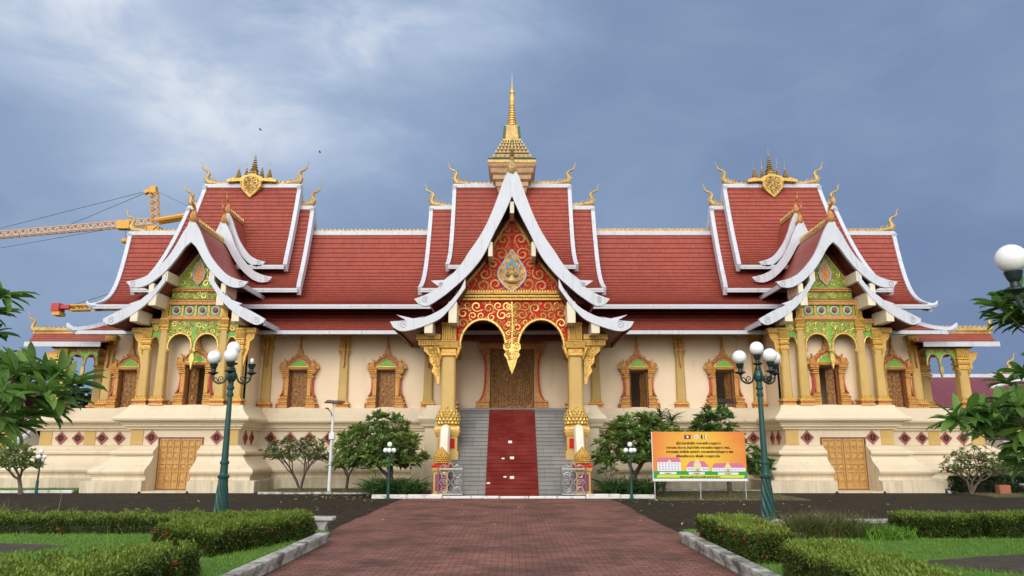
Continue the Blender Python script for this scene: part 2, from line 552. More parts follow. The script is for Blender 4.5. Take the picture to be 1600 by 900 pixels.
def petals(mb, c, prof, rows, per, size, out=0.25):
    """overlapping lotus scales on a bulb; prof(t)->(r,z)"""
    for i in range(rows):
        t = (i+0.25)/rows
        r, z = prof(t); r2, z2 = prof(min(1, t+1.35/rows))
        for k in range(per):
            a = 2*PI*(k+0.5*(i % 2))/per
            w = PI/per*1.02
            def P(rr, aa, zz): return (c[0]+rr*math.cos(aa), c[1]+rr*math.sin(aa), c[2]+zz)
            zm = z+(z2-z)*0.45; rm = r+(r2-r)*0.45
            v = [P(r*1.0, a-w*0.6, z), P(r*1.0, a+w*0.6, z), P(rm*1.06, a+w, zm), P(r2+size*out, a, z2), P(rm*1.06, a-w, zm), P(rm*1.16+0.01, a, z+(z2-z)*0.35)]
            mb.add(v, [(0, 1, 5), (1, 2, 5), (2, 3, 5), (3, 4, 5), (4, 0, 5)])

# ------------------------------------------------------------------ the temple
XW = 13.35                       # axis of each wing
YB, YWG = 33.0, 30.6             # plinth band planes: body and wing
YW = 33.2                        # body wall
TEMPLE = thing('temple', 'long cream and gold temple with red tiered roofs, gold spire and wide front stair', 'temple', (0, 31.5, 0))
T = TEMPLE

# --- plinth, one moulded profile swept round the plan
UP = [(0.0, 2.08), (0.0, 2.43), (0.12, 2.45), (0.12, 2.53), (0.24, 2.56), (0.24, 2.64), (0.30, 2.66), (0.30, 2.72), (0.46, 2.75), (0.54, 2.80), (0.56, 2.87),
      (0.52, 2.93), (0.40, 3.02), (0.26, 3.16), (0.16, 3.30), (0.12, 3.42)]
LOW = [(1.17, 0.0), (1.17, 0.44), (0.90, 0.47), (0.88, 0.58), (0.94, 0.66), (1.02, 0.72), (1.04, 0.80), (1.00, 0.88), (0.90, 0.95), (0.72, 1.05), (0.54, 1.20), (0.42, 1.36),
       (0.36, 1.38), (0.36, 1.42), (0.48, 1.45), (0.50, 1.52), (0.46, 1.58), (0.30, 1.66), (0.16, 1.78), (0.0, 1.83), (0.0, 2.08)]
def sweep(mb, prof, path, inward=2.0):
    """profile (outward offset, z) carried along a plan polyline whose outside is on the right of travel"""
    P = [Vector(p) for p in path]
    rings = []
    for i, p in enumerate(P):
        def nrm(a, b):
            d = (b-a).normalized(); return Vector((d.y, -d.x))
        if i == 0: n = nrm(P[0], P[1]); k = 1
        elif i == len(P)-1: n = nrm(P[-2], P[-1]); k = 1
        else:
            n1, n2 = nrm(P[i-1], p), nrm(p, P[i+1]); n = (n1+n2).normalized(); k = 1/max(0.3, n.dot(n1))
        rings.append([(p.x+n.x*o*k, p.y+n.y*o*k, z) for o, z in prof])
    m = len(prof)
    v = [q for r in rings for q in r]; f = []
    for i in range(len(rings)-1):
        for j in range(m-1):
            f.append((i*m+j, (i+1)*m+j, (i+1)*m+j+1, i*m+j+1))
    mb.add(v, f)
    for ri, e in ((0, 1), (len(rings)-1, -1)):          # flat cut ends
        r = rings[ri]; p = P[ri]
        zs = (r[0][2], r[-1][2])
        back = [(p.x, p.y, zs[1]), (p.x, p.y, zs[0])]
        ring = r+back
        flat = [Vector(((Vector(q[:2])-p).length, q[2], 0)) for q in ring]
        tri = tessellate_polygon([flat])
        mb.add(ring, [tuple(t) for t in tri])
pl = MB()
wl_, wr_ = -2.2, 2.2
half = [(3.2, 31.2), (3.2, YB), (XW-2.2, YB), (XW-2.2, YWG), (XW+2.2, YWG), (XW+2.2, YB), (20.75, YB), (20.75, 40)]
left = [(-x, y) for x, y in half][::-1]
DX0, DX1 = -0.99, 0.76           # door gap in the wing's lower mouldings (left wing, relative to its axis)
pl2 = MB()
for path in (left, half):
    sweep(pl, UP, path)
sweep(pl2, LOW, [(-20.75, 40), (-20.75, YB), (-XW-2.2, YB), (-XW-2.2, YWG), (-XW+DX0, YWG)])
sweep(pl2, LOW, [(-XW+DX1, YWG), (-XW+2.2, YWG), (-XW+2.2, YB), (-3.2, YB), (-3.2, 31.2)])
sweep(pl2, LOW, [(3.2, 31.2), (3.2, YB), (XW-2.2, YB), (XW-2.2, YWG), (XW-DX1, YWG)])
sweep(pl2, LOW, [(XW-DX0, YWG), (XW+2.2, YWG), (XW+2.2, YB), (20.75, YB), (20.75, 40)])
pl.merge(pl2)
for s in (-1, 1):                 # ledge tops
    pl.box(s*3.0, s*20.7, YB+0.05, 39.9, 3.30, 3.415)
    pl.box(s*(XW-2.15), s*(XW+2.15), YWG+0.05, YB+0.1, 3.30, 3.412)
plinth = pl.build('plinth', 'base', T)
for s in (-1, 1):                 # walls of the door recess and the cellar door
    x0, x1 = (-XW+DX0, -XW+DX1) if s < 0 else (XW-DX1, XW-DX0)
    mb = MB()
    mb.box(x0-0.14, x0+0.01, YWG+0.10, YWG+0.16, 0, 2.2)
    mb.box(x1-0.01, x1+0.14, YWG+0.10, YWG+0.16, 0, 2.2)
    mb.box(x0-0.1, x1+0.1, YWG-1.17, YWG+0.4, 0.0, 0.06)
    mb.build('door_recess', 'base', T)
    fr = MB()
    c = (x0+x1)/2; hw = 0.87
    fr.box(c-hw-0.05, c-hw, YWG-0.03, YWG+0.08, 0.06, 2.09)
    fr.box(c+hw, c+hw+0.05, YWG-0.03, YWG+0.08, 0.06, 2.09)
    fr.box(c-hw-0.05, c+hw+0.05, YWG-0.035, YWG+0.08, 2.085, 2.13)
    cd = fr.build('cellar_door', 'wood', T)
    for k in (-1, 1):
        d = MB()
        a0, a1 = (c-hw+0.01, c-0.012) if k < 0 else (c+0.012, c+hw-0.01)
        d.box(a0, a1, YWG+0.03, YWG+0.08, 0.08, 2.075)
        for z0, z1 in ((0.10, 0.16), (0.74, 0.80), (1.06, 1.12), (1.54, 1.58), (2.01, 2.07)):
            d.box(a0, a1, YWG-0.005, YWG+0.03, z0, z1)
        w = (a1-a0)
        for q in range(4):
            xq = a0+0.025+(w-0.05)*q/3
            d.box(xq-0.022, xq+0.022, YWG-0.008, YWG+0.03, 0.10, 2.06)
        for q in range(3):
            xq = a0+0.025+(w-0.05)*(q+0.5)/3
            for zz in (0.45, 0.93, 1.33, 1.80):
                d.lathe([(0.11, 0), (0.10, 0.02), (0.05, 0.03), (0.02, 0.045)], 10, (0, 0, 0))
                mt = Matrix.Translation((xq, YWG+0.03, zz)) @ Matrix.Rotation(PI/2, 4, 'X')
                tail = d.v[-40:]
                d.v[-40:] = [tuple(mt @ Vector(p)) for p in tail]
        d.build('leaf', 'doorgold', cd)

# --- lozenge vents and ochre panels on the band
def vent(x, y, side=None):
    mb = MB(); h = 0.285; w = 0.275
    outer = [(0, h), (w, 0), (0, -h), (-w, 0)]
    k = 0.64
    inner = [(a*k, b*k) for a, b in outer]
    for i in range(4):
        j = (i+1) % 4
        mb.prism([outer[i], outer[j], inner[j], inner[i]], -0.045, 0.0)
    b2 = MB()
    b2.prism(inner, -0.012, 0.0)
    b3 = MB()
    for a in (0, PI/2):
        d = 0.013
        ca, sa = math.cos(a+PI/4*0), math.sin(a)
        L = 0.17
        b3.box(-L*ca-d*sa, L*ca+d*sa, -0.035, -0.013, -L*sa-d*ca, L*sa+d*ca)
    mt = Matrix.Translation((x, y, 2.12))
    if side is not None: mt = mt @ Matrix.Rotation(side*PI/2, 4, 'Z')
    o = mb.xf(mt).build('vent', 'pink', T)
    b2.xf(mt).build('opening', 'dark', o)
    b3.xf(mt).build('cross_bar', 'ventbar', o)
def panel(x0, x1, y, z0=1.84, z1=2.425):
    MB().box(x0, x1, y-0.03, y+0.02, z0, z1).build('band_panel', 'ochre', T)
for s in (-1, 1):
    for x in (19.8, 19.05, 18.0, 17.25, 10.6, 9.75, 8.9, 8.05, 6.75, 5.9, 5.05):
        vent(s*x, YB)
    for x in (1.33, -1.33):
        vent(s*XW+x, YWG)
    for y in (31.35, 32.1):
        vent(s*(XW-2.2), y, side=-s)
        vent(s*(XW+2.2), y, side=s)
    for a, b in ((20.2, 20.74), (18.3, 18.8), (15.75, 16.3), (7.15, 7.65), (4.3, 4.6)):
        panel(s*a, s*b, YB)
    for a, b in ((1.68, 2.19), (-2.19, -1.68)):
        panel(s*XW+a, s*XW+b, YWG)

# --- walls with real openings
WIN = dict(hw=0.40, h=1.62)
def wall_grid(mb, x0, x1, z0, z1, y, th, holes):
    xs = sorted({x0, x1, *[h[0] for h in holes], *[h[1] for h in holes]})
    zs = sorted({z0, z1, *[h[2] for h in holes], *[h[3] for h in holes]})
    for i in range(len(xs)-1):
        for j in range(len(zs)-1):
            cx, cz = (xs[i]+xs[i+1])/2, (zs[j]+zs[j+1])/2
            if any(h[0] < cx < h[1] and h[2] < cz < h[3] for h in holes): continue
            for yy in (y, y+th):
                mb.add([(xs[i], yy, zs[j]), (xs[i+1], yy, zs[j]), (xs[i+1], yy, zs[j+1]), (xs[i], yy, zs[j+1])], [(0, 1, 2, 3)])
    for h in holes:
        a, b, c, d = h
        v = [(a, y, c), (b, y, c), (b, y, d), (a, y, d), (a, y+th, c), (b, y+th, c), (b, y+th, d), (a, y+th, d)]
        mb.add(v, [(0, 1, 5, 4), (1, 2, 6, 5), (2, 3, 7, 6), (3, 0, 4, 7)])
WZ = 3.42
SILL = WZ+0.06
wins = [(-17.15, YW, 'closed'), (-9.55, YW, 'closed'), (-5.62, YW, 'closed'), (5.65, YW, 'half'), (9.5, YW, 'half'), (17.15, YW, 'closed'),
        (-XW, 31.3, 'left'), (XW, 31.3, 'right')]
def holes_at(y):
    return [(x-0.40, x+0.40, SILL, SILL+1.62) for x, yy, st in wins if yy == y]
mb = MB()
wall_grid(mb, -18.3, 18.3, WZ, 7.0, YW, 0.3, holes_at(YW)+[(-0.98, 0.98, WZ-0.001, 6.15)])
mb.box(-18.3, -18.0, YW+0.3, 39, WZ, 7.0)
mb.box(18.0, 18.3, YW+0.3, 39, WZ, 7.0)
mb.box(-18.0, 18.0, 38.7, 39, WZ, 7.0)
mb.build('wall', 'wall', T)
for s in (-1, 1):
    mb = MB()
    wall_grid(mb, s*XW-2.0, s*XW+2.0, WZ, 6.9, 31.3, 0.25, holes_at(31.3)[(0 if s < 0 else 1):][:1])
    mb.box(s*XW-2.0, s*XW-1.8, 31.55, YW, WZ, 6.9)
    mb.box(s*XW+1.8, s*XW+2.0, 31.55, YW, WZ, 6.9)
    mb.build('wall', 'wall', T)
MB().box(-18.2, 18.2, 33.2, 38.9, 3.30, 3.40).build('inner_floor', 'dark', T)

# --- window: carved surround, pediment, shutters
def make_window(x, y, state):
    z = SILL
    f = MB()
    for s in (-1, 1):
        f.box(s*0.41, s*0.84, -0.30, 0.0, -0.22, 0.14, 0.02)
        f.box(s*0.41, s*0.90, -0.34, 0.0, 0.10, 0.18, 0.02)
        f.box(s*0.41, s*0.80, -0.30, 0.0, 0.18, 0.30, 0.02)
        f.box(s*0.41, s*0.84, -0.32, 0.0, 0.30, 0.36, 0.02)
        f.box(s*0.41, s*0.74, -0.28, 0.0, 0.36, 0.46, 0.02)
        f.box(s*0.41, s*0.60, -0.27, 0.0, 0.46, 1.28, 0.02)
        f.box(s*0.41, s*0.72, -0.28, 0.0, 1.28, 1.36, 0.02)
        f.box(s*0.41, s*0.66, -0.26, 0.0, 1.36, 1.46, 0.02)
        f.box(s*0.41, s*0.76, -0.31, 0.0, 1.46, 1.54, 0.02)
        f.box(s*0.41, s*0.80, -0.34, 0.0, 1.54, 1.64, 0.02)
        for k in range(2):                       # corner flame and its curl
            u = 0.62+0.16*k; zb = 1.72-0.04*k; hh = 0.42-0.12*k
            f.prism([(s*(u-0.07), zb), (s*(u+0.10), zb), (s*(u+0.12), zb+hh*0.35), (s*(u+0.02), zb+hh*0.55), (s*(u+0.04), zb+hh), (s*(u-0.05), zb+hh*0.6)], -0.26+0.05*k, -0.10)
        f.tube([(s*a, -0.2, b) for a, b in spiral(0.74, 1.86, 0.10, -0.6, 1.2, 1)], 0.028, 5)
    f.box(-0.82, 0.82, -0.33, 0.0, 1.64, 1.71, 0.02)
    f.box(-0.78, 0.78, -0.29, 0.0, 1.71, 1.76, 0.02)
    sil = [(0.60, 1.76), (0.57, 1.92), (0.46, 2.02), (0.36, 2.16), (0.22, 2.22), (0.20, 2.32), (0.12, 2.36), (0.11, 2.50), (0.055, 2.56), (0.04, 2.78), (0.018, 2.86), (0.008, 3.18)]
    pdm = MB(); pdm.prism(sil+[(-a, b) for a, b in sil[::-1]], -0.17, 0.0)
    for k in (-1, 1):
        for u, zz, rr in ((0.50, 1.98, 0.07), (0.30, 2.18, 0.07), (0.12, 2.30, 0.05)):
            pdm.tube([(k*a, -0.19, b) for a, b in spiral(u, zz, rr, 0.5, 1.2, 1)], 0.022, 5)
    arch = [(0.64, 1.78), (0.56, 1.97), (0.44, 2.00), (0.34, 2.14), (0.20, 2.17), (0.0, 2.30)]
    full = [(a, b) for a, b in arch]+[(-a, b) for a, b in arch[-2::-1]]
    f.tube([(a, -0.22, b) for a, b in full], 0.035, 6)
    w = f.build('window', 'windowgold', T, world=False)
    w.location = (x, y, z)
    w.matrix_parent_inverse = Matrix.Translation(-T.location)
    for s in (-1, 1):                            # flared red side fins
        r = MB()
        for k in range(3):
            pts = [(0.80-0.05*k, 0.46), (0.70-0.045*k, 0.62), (0.655-0.03*k, 0.85), (0.64-0.02*k, 1.1), (0.66-0.025*k, 1.28)]
            pp = spline(pts, 4)
            r.prism([(s*a, b) for a, b in pp]+[(s*(a-0.028), b) for a, b in pp[::-1]], -0.24+0.02*k if k != 1 else -0.26, 0.0)
        r.box(s*0.845, s*0.93, -0.22, 0.0, -0.16, 0.10)
        r.box(s*0.60, s*0.66, -0.20, 0.0, 0.46, 1.27)
        r.build('fin', 'salmon', w, world=False)
    pdm.build('pediment', 'orangegold', w, world=False)
    r = MB()
    full2 = [(a*0.86, 1.77+(b-1.77)*0.83) for a, b in full]
    r.prism(full2, -0.185, -0.02)
    r.build('arch_band', 'salmon', w, world=False)
    g = MB()
    full3 = [(a*0.66, 1.77+(b-1.77)*0.68) for a, b in full]
    g.prism(full3, -0.205, -0.02)
    tg = g.build('tympanum', 'brightgreen', w, world=False)
    half3 = [(max(a, 0), b) for a, b in full3[:len(full3)//2+1]]+[(0, 1.77)]
    scrolls(half3, 0, -0.205, 0.035, 0.085, int(abs(x)*10), 0.13).build('scrollwork', M['lime'], tg, world=False)
    f2 = MB()
    f2.tube([(a, -0.21, b) for a, b in full3], 0.02, 5)
    f2.box(-0.46, 0.46, -0.24, -0.02, 1.765, 1.79)
    f2.build('arch_rim', 'brightgold', w, world=False)
    c = MB()
    c.box(-0.40, -0.355, -0.03, 0.26, 0.0, 1.60); c.box(0.355, 0.40, -0.03, 0.26, 0.0, 1.60); c.box(-0.40, 0.40, -0.03, 0.26, 1.56, 1.615)
    c.build('casing', 'wood', w, world=False)
    def leaf(x0, x1, y0, y1, nm='shutter'):
        d = MB()
        # a leaf from hinge (x0,y0) to free edge (x1,y1)
        a = Vector((x0, y0, 0)); b = Vector((x1, y1, 0)); t = (b-a); L = t.length; t.normalize(); n = Vector((-t.y, t.x, 0))
        mt = Matrix(((t.x, n.x, 0, a.x), (t.y, n.y, 0, a.y), (0, 0, 1, 0), (0, 0, 0, 1)))
        q = MB()
        q.box(0, L, -0.02, 0.02, 0.01, 1.555)
        for u in (0, L-0.035): q.box(u, u+0.035, -0.04, 0.04, 0.01, 1.555)
        for zz in (0.01, 0.48, 0.98, 1.50): q.box(0.03, L-0.03, -0.035, 0.035, zz, zz+0.05)
        for zz in (0.27, 0.75, 1.25):
            q.lathe([(0.09, -0.012), (0.07, -0.03), (0.02, -0.045)], 8, (0, 0, 0))
            tail = q.v[-24:]
            mm = Matrix.Translation((L/2, 0, zz)) @ Matrix.Rotation(-PI/2, 4, 'X') @ Matrix.Diagonal((1, 1.7, 1, 1))
            q.v[-24:] = [tuple(mm @ Vector(p)) for p in tail]
        d.merge(q, mt)
        d.build(nm, 'carved', w, world=False)
    if state == 'closed':
        leaf(-0.35, -0.004, 0.10, 0.10); leaf(0.35, 0.004, 0.10, 0.10)
    elif state == 'half':
        leaf(0.35, 0.16, 0.06, 0.34); leaf(-0.34, -0.33, 0.10, 0.44)
    elif state == 'left':
        leaf(-0.34, -0.08, 0.08, 0.30); leaf(0.35, 0.33, 0.10, 0.44)
    else:
        leaf(0.34, 0.08, 0.08, 0.30); leaf(-0.35, -0.33, 0.10, 0.44)
    return w
M['brightgreen'] = mat('bright_green_enamel', (0.16, 0.56, 0.06), 0.45, var=(0.26, 0.62, 0.10), var_scale=14, var_amt=0.7)
M['lime'] = mat('lime_enamel', (0.42, 0.66, 0.14), 0.45)
for a in wins: make_window(*a)

# --- great door behind the portico
f = MB()
for s in (-1, 1):
    f.box(s*0.99, s*1.62, 32.86, YW, WZ, WZ+0.10, 0.02)
    f.box(s*0.99, s*1.56, 32.90, YW, WZ+0.10, WZ+0.24, 0.02)
    f.box(s*0.99, s*1.60, 32.88, YW, WZ+0.24, WZ+0.32, 0.02)
    pp = spline([(1.50, WZ+0.32), (1.34, WZ+0.6), (1.25, WZ+1.1), (1.23, WZ+1.7), (1.27, WZ+2.15), (1.34, WZ+2.4)], 5)
    f.prism([(s*a, b) for a, b in pp]+[(s*0.99, b) for a, b in pp[::-1]], 32.96, YW)
    f.box(s*0.99, s*1.40, 32.90, YW, WZ+2.4, WZ+2.5, 0.02)
    f.box(s*0.99, s*1.46, 32.86, YW, WZ+2.5, WZ+2.62, 0.02)
f.box(-1.55, 1.55, 32.85, YW, WZ+2.74, WZ+2.84)
f.box(-1.42, 1.42, 32.92, YW, WZ+2.62, WZ+2.74)
f.prism([(-1.45, WZ+2.84), (1.45, WZ+2.84), (0.9, WZ+3.2), (0.3, WZ+3.4), (0, WZ+3.75), (-0.3, WZ+3.4), (-0.9, WZ+3.2)], 33.0, YW)
door = f.build('entrance_door', 'orangegold', T)
f = MB()
for s in (-1, 1):
    pp = spline([(1.46, WZ+0.34), (1.30, WZ+0.6), (1.215, WZ+1.1), (1.195, WZ+1.7), (1.235, WZ+2.15), (1.29, WZ+2.38)], 5)
    f.prism([(s*a, b) for a, b in pp]+[(s*(a-0.05), b) for a, b in pp[::-1]], 32.93, 32.97)
f.build('jamb_stripe', 'red', door)
for i in range(4):
    x0 = -0.96+0.48*i
    d = MB()
    d.box(x0+0.01, x0+0.47, 33.30, 33.36, WZ, 6.14)
    for u in (x0+0.01, x0+0.42): d.box(u, u+0.05, 33.26, 33.30, WZ, 6.14)
    for zz in (WZ+0.02, WZ+0.2, WZ+2.02, WZ+2.62): d.box(x0+0.06, x0+0.42, 33.27, 33.30, zz, zz+0.05)
    sub = scrolls([(0.0, WZ+0.25), (0.17, WZ+0.25), (0.17, WZ+2.0), (0.0, WZ+2.0)], x0+0.24, 33.30, 0.035, 0.08, 40+i, 0.2)
    d.merge(sub)
    d.build('leaf', 'carved', door)

# --- columns, pilasters
def capital(mb, x, y, z0, z1, w):
    h = z1-z0
    mb.square([(w*1.02, 0), (w*1.25, 0.03*h), (w*1.25, 0.10*h), (w*1.08, 0.13*h), (w*1.05, 0.22*h), (w*1.30, 0.26*h), (w*1.38, 0.33*h), (w*1.15, 0.37*h), (w*1.12, 0.46*h), (w*1.36, 0.50*h), (w*1.36, 0.56*h),
               (w*1.16, 0.60*h), (w*1.22, 0.72*h), (w*1.45, 0.94*h), (w*1.55, h)], (x, y, z0))
    n = 5
    for i in range(n):                                     # fluting of the flared head
        u = (-1+2*(i+0.5)/n)*w*1.1
        mb.box(x+u-w*0.10, x+u+w*0.10, y-w*1.42, y, z0+0.60*h, z0+0.92*h, 0.01)
    for s in (-1, 1):                                      # corner leaves
        mb.tube([(x+s*w*a, y-w*1.18, z0+h*b) for a, b in ((0.8, -0.25), (1.05, -0.06), (1.2, 0.06), (1.45, 0.08), (1.5, -0.02))], [w*0.05, w*0.16, w*0.18, w*0.12, w*0.05], 5)
        mb.tube([(x+s*w*1.18, y-w*a, z0+h*b) for a, b in ((0.8, -0.25), (1.05, -0.06), (1.2, 0.06), (1.45, 0.08))], [w*0.05, w*0.16, w*0.18, w*0.06], 5)
def base_mould(x, y, z, w, parent):
    mb = MB()
    mb.square([(w*1.45, 0), (w*1.45, 0.07), (w*1.25, 0.09), (w*1.25, 0.16), (w*1.5, 0.18), (w*1.5, 0.24), (w*1.3, 0.27), (w*1.12, 0.30)], (x, y, z))
    for i in range(5):
        u = (-1+2*(i+0.5)/5)*w*1.15
        mb.prism([(x+u-w*0.24, z+0.26), (x+u+w*0.24, z+0.26), (x+u, z+0.26+w*0.7)], y-w*1.25, y-w*0.9)
    mb.build('base', 'gold', parent)
    r = MB().square([(w*1.3, 0), (w*1.3, 0.06)], (x, y, z+0.095))
    r.build('base_stripe', 'salmon', parent)
def column(x, y, z0, z1, w0, w1, cap, name='column'):
    mb = MB()
    c = 0.22
    rings = []
    for t in (0, 0.3, 0.65, 1):
        w = w0+(w1-w0)*t; k = w*c; z = z0+(z1-z0)*t
        rings.append([(x-w+k, y-w, z), (x+w-k, y-w, z), (x+w, y-w+k, z), (x+w, y+w-k, z), (x+w-k, y+w, z), (x-w+k, y+w, z), (x-w, y+w-k, z), (x-w, y-w+k, z)])
    mb.rings(rings)
    o = mb.build(name, 'ochre', T)
    b = MB(); capital(b, x, y, z1, z1+cap, w1)
    b.build('capital', 'gold', o)
    return o
for s in (-1, 1):
    for u in (-1.25, 1.25):
        x = s*XW+u
        o = column(x, YWG+0.12, WZ, 6.55, 0.205, 0.155, 0.42)
        base_mould(x, YWG+0.12, WZ-0.005, 0.2, o)
    for u in (-1.95, 1.95):
        x = s*XW+u
        o = column(x, YWG+0.16, WZ, 5.72, 0.20, 0.155, 0.85)
        base_mould(x, YWG+0.16, WZ-0.005, 0.195, o)
    for x, y in ((3.75, YW), (7.55, YW), (11.0, YW), (18.15, YW)):
        o = column(s*x, y+0.02, WZ, 5.95, 0.215, 0.175, 0.75, 'pilaster')
        base_mould(s*x, y+0.02, WZ-0.005, 0.21, o)
        p = MB()
        p.prism([(s*x-0.05, 6.4), (s*x+0.05, 6.4), (s*x+0.035, 5.6), (s*x+0.05, 5.5), (s*x, 5.2), (s*x-0.05, 5.5), (s*x-0.035, 5.6)], y-0.30, y-0.15)
        p.build('pendant', 'orangegold', o)
    for y in (32.55, 35.6):                                # end porch columns
        o = column(s*19.85, y, WZ, 5.05, 0.24, 0.20, 0.95)
        base_mould(s*19.85, y, WZ-0.005, 0.24, o)
    b = MB()                                                # bracket on the porch column
    b.prism([(s*20.05, 4.7), (s*20.12, 4.75), (s*20.18, 5.0), (s*20.32, 5.15), (s*20.30, 5.35), (s*20.50, 5.55), (s*20.62, 5.85), (s*20.05, 5.9)], 32.45, 32.65)
    b.build('bracket', 'gold', T)
# ------------------------------------------------------------------ roofs
def s_prof(t, lin=0.32, k=2.1):
    return lin*t+(1-lin)*(1-(1-t)**k)
def chofa(mb, x, y, z, sgn, size=1.0, axis='x', thick=1.0):
    """serpentine roof finial; sgn = the way it leans"""
    pts = [(-1.5, 0.10), (-0.9, 0.12), (-0.45, 0.20), (-0.1, 0.24), (0.06, 0.42), (0.02, 0.66), (-0.05, 0.84), (0.06, 1.00), (0.28, 1.10), (0.42, 1.22), (0.44, 1.38), (0.52, 1.56), (0.60, 1.68)]
    rad = [0.07, 0.12, 0.17, 0.24, 0.20, 0.14, 0.10, 0.09, 0.08, 0.06, 0.045, 0.03, 0.008]
    pp = spline(pts, 3)
    rr = [rad[min(i//3, 12)]+(rad[min(i//3+1, 12)]-rad[min(i//3, 12)])*((i % 3)/3) for i in range(len(pp))]
    def P(a, b):
        return (x+sgn*a*size, y, z+b*size) if axis == 'x' else (x, y-a*size, z+b*size)
    mb.tube([P(a, b) for a, b in pp], [q*size*thick*0.85 for q in rr], 7)
    for a, b, r in ((-0.55, 0.32, 0.16), (-0.2, 0.42, 0.12), (0.16, 0.50, 0.10)):     # curls along the neck
        mb.tube([P(u, v) for u, v in spiral(a, b, r, -0.5, 1.1, 1)], 0.035*size*thick, 5)
    mb.tube([P(0.0, 0.80), P(0.14, 0.86), P(0.16, 1.0)], [0.05*size, 0.04*size, 0.006], 5)
def crest(mb, x0, x1, y, z, h=0.17, lean=1):
    n = max(2, int(abs(x1-x0)/0.21))
    mb.box(min(x0, x1), max(x0, x1), y-0.07, y+0.07, z, z+h*0.35)
    for i in range(n):
        x = x0+(x1-x0)*(i+0.5)/n
        w = abs(x1-x0)/n*0.62
        mb.prism([(x-w*0.8, z+h*0.3), (x+w*0.6, z+h*0.3), (x+w*(0.2+0.9*lean), z+h*1.15), (x-w*0.35, z+h*0.85)], y-0.05, y+0.05)
def end_x(xr, xe, t, flare):
    return xr+(xe-xr)*t+flare*t**5
def roof(name, x0, x1, Yr, Zr, Ye, Ze, rows, lin=0.32, k=2.1, ends=(True, True), fin=(True, True), ridge=True, fl=(0, 0), lip=0.042, dn=0.0):
    """x0, x1 = (ridge x, eave x) of the two ends; front and back slopes, ridge strip, rake boards, fascia, soffit"""
    o = None
    for back in (0, 1):
        mb = MB(); so_ = MB()
        def Y(t):
            y = Yr+(Ye-Yr)*t
            return y if not back else 2*Yr-y
        for i in range(rows):
            ta, tb = i/rows, (i+1)/rows
            za, zb = Zr-(Zr-Ze)*s_prof(ta, lin, k), Zr-(Zr-Ze)*s_prof(tb, lin, k)
            a0, a1 = end_x(*x0, ta, fl[0]), end_x(*x1, ta, fl[1]); b0, b1 = end_x(*x0, tb, fl[0]), end_x(*x1, tb, fl[1])
            v = [(a0, Y(ta), za), (a1, Y(ta), za), (b1, Y(tb)-(0 if back else lip*0.6), zb+lip), (b0, Y(tb)-(0 if back else lip*0.6), zb+lip), (b1, Y(tb), zb-0.005), (b0, Y(tb), zb-0.005)]
            vv = i*0.30
            mb.add(v, [(0, 3, 2, 1), (3, 5, 4, 2)], [(a0, vv), (a1, vv), (b1, vv+0.28), (b0, vv+0.28), (b1, vv+0.30), (b0, vv+0.30)])
            d = 0.16
            so_.add([(a0, Y(ta), za-d), (a1, Y(ta), za-d), (b1, Y(tb), zb-d), (b0, Y(tb), zb-d)], [(0, 1, 2, 3)])
        if back == 0:
            o = mb.build(name, 'tile', T)
        else:
            mb.build('back_slope', 'tile', o)
        so_.build('soffit', 'soffit', o)
        f = MB()
        ye = Y(1)+(-0.05 if not back else 0.05)
        xa, xb = end_x(*x0, 1, fl[0]), end_x(*x1, 1, fl[1])
        f.box(xa-0.05, xb+0.05, ye-0.03, ye+0.04, Ze-0.14-dn, Ze+0.035, 0.01)
        f.box(xa-0.02, xb+0.02, ye-0.05, ye-0.025, Ze-0.05, Ze+0.05)
        f.build('fascia', 'white', o)
        for e, (xx, sg) in enumerate(((x0, -1), (x1, 1))):          # rake boards
            if not ends[e]: continue
            r = MB(); rings = []
            N = 14
            for j in range(N+1):
                t = j/N; tt = t*1.0
                z = Zr-(Zr-Ze)*s_prof(tt, lin, k)+0.05; x = end_x(*xx, tt, fl[e]); y = Y(tt)
                w = 0.17
                dz = 0.30
                # board normal to the slope in the y-z plane
                t2 = min(1, tt+0.02); t1 = max(0, tt-0.02)
                dy = Y(t2)-Y(t1); dzz = -(Zr-Ze)*(s_prof(t2, lin, k)-s_prof(t1, lin, k))
                L = math.hypot(dy, dzz); ny, nz = -dzz/L*(1 if not back else 1), dy/L
                if nz < 0: ny, nz = -ny, -nz
                xa_, xb_ = (x-0.02, x+w) if sg > 0 else (x-w, x+0.02)
                rings.append([(xa_, y+ny*0.07, z+nz*0.07), (xb_, y+ny*0.07, z+nz*0.07), (xb_, y-ny*dz, z-nz*dz), (xa_, y-ny*dz, z-nz*dz)])
            r.rings(rings)
            if not back and abs(fl[e]) > 0.3:                                  # upturned horn at the corner
                x = end_x(*xx, 1, fl[e])
                r.tube([(x-sg*0.1, Ye, Ze), (x+sg*0.15, Ye-0.05, Ze+0.01), (x+sg*0.27, Ye-0.06, Ze+0.08), (x+sg*0.33, Ye-0.06, Ze+0.22)], [0.12, 0.11, 0.08, 0.02], 6)
            r.build('bargeboard', 'white', o)
    if ridge:
        f = MB()
        f.box(x0[0]-0.12, x1[0]+0.12, Yr-0.14, Yr+0.14, Zr-0.13, Zr+0.09, 0.02)
        f.build('ridge_cap', 'white', o)
        c = MB()
        xm = (x0[0]+x1[0])/2
        crest(c, x0[0]+0.5, xm, Yr, Zr+0.09, lean=-1); crest(c, xm, x1[0]-0.5, Yr, Zr+0.09, lean=1)
        c.build('ridge_crest', 'oldgold', o)
        for e, (xx, sg) in enumerate(((x0, -1), (x1, 1))):
            if fin[e]:
                c = MB(); chofa(c, xx[0]+sg*0.02, Yr, Zr+0.02, sg, 0.80)
                c.build('ridge_finial', 'oldgold', o)
    return o
YR, ZR = 36.0, 12.36
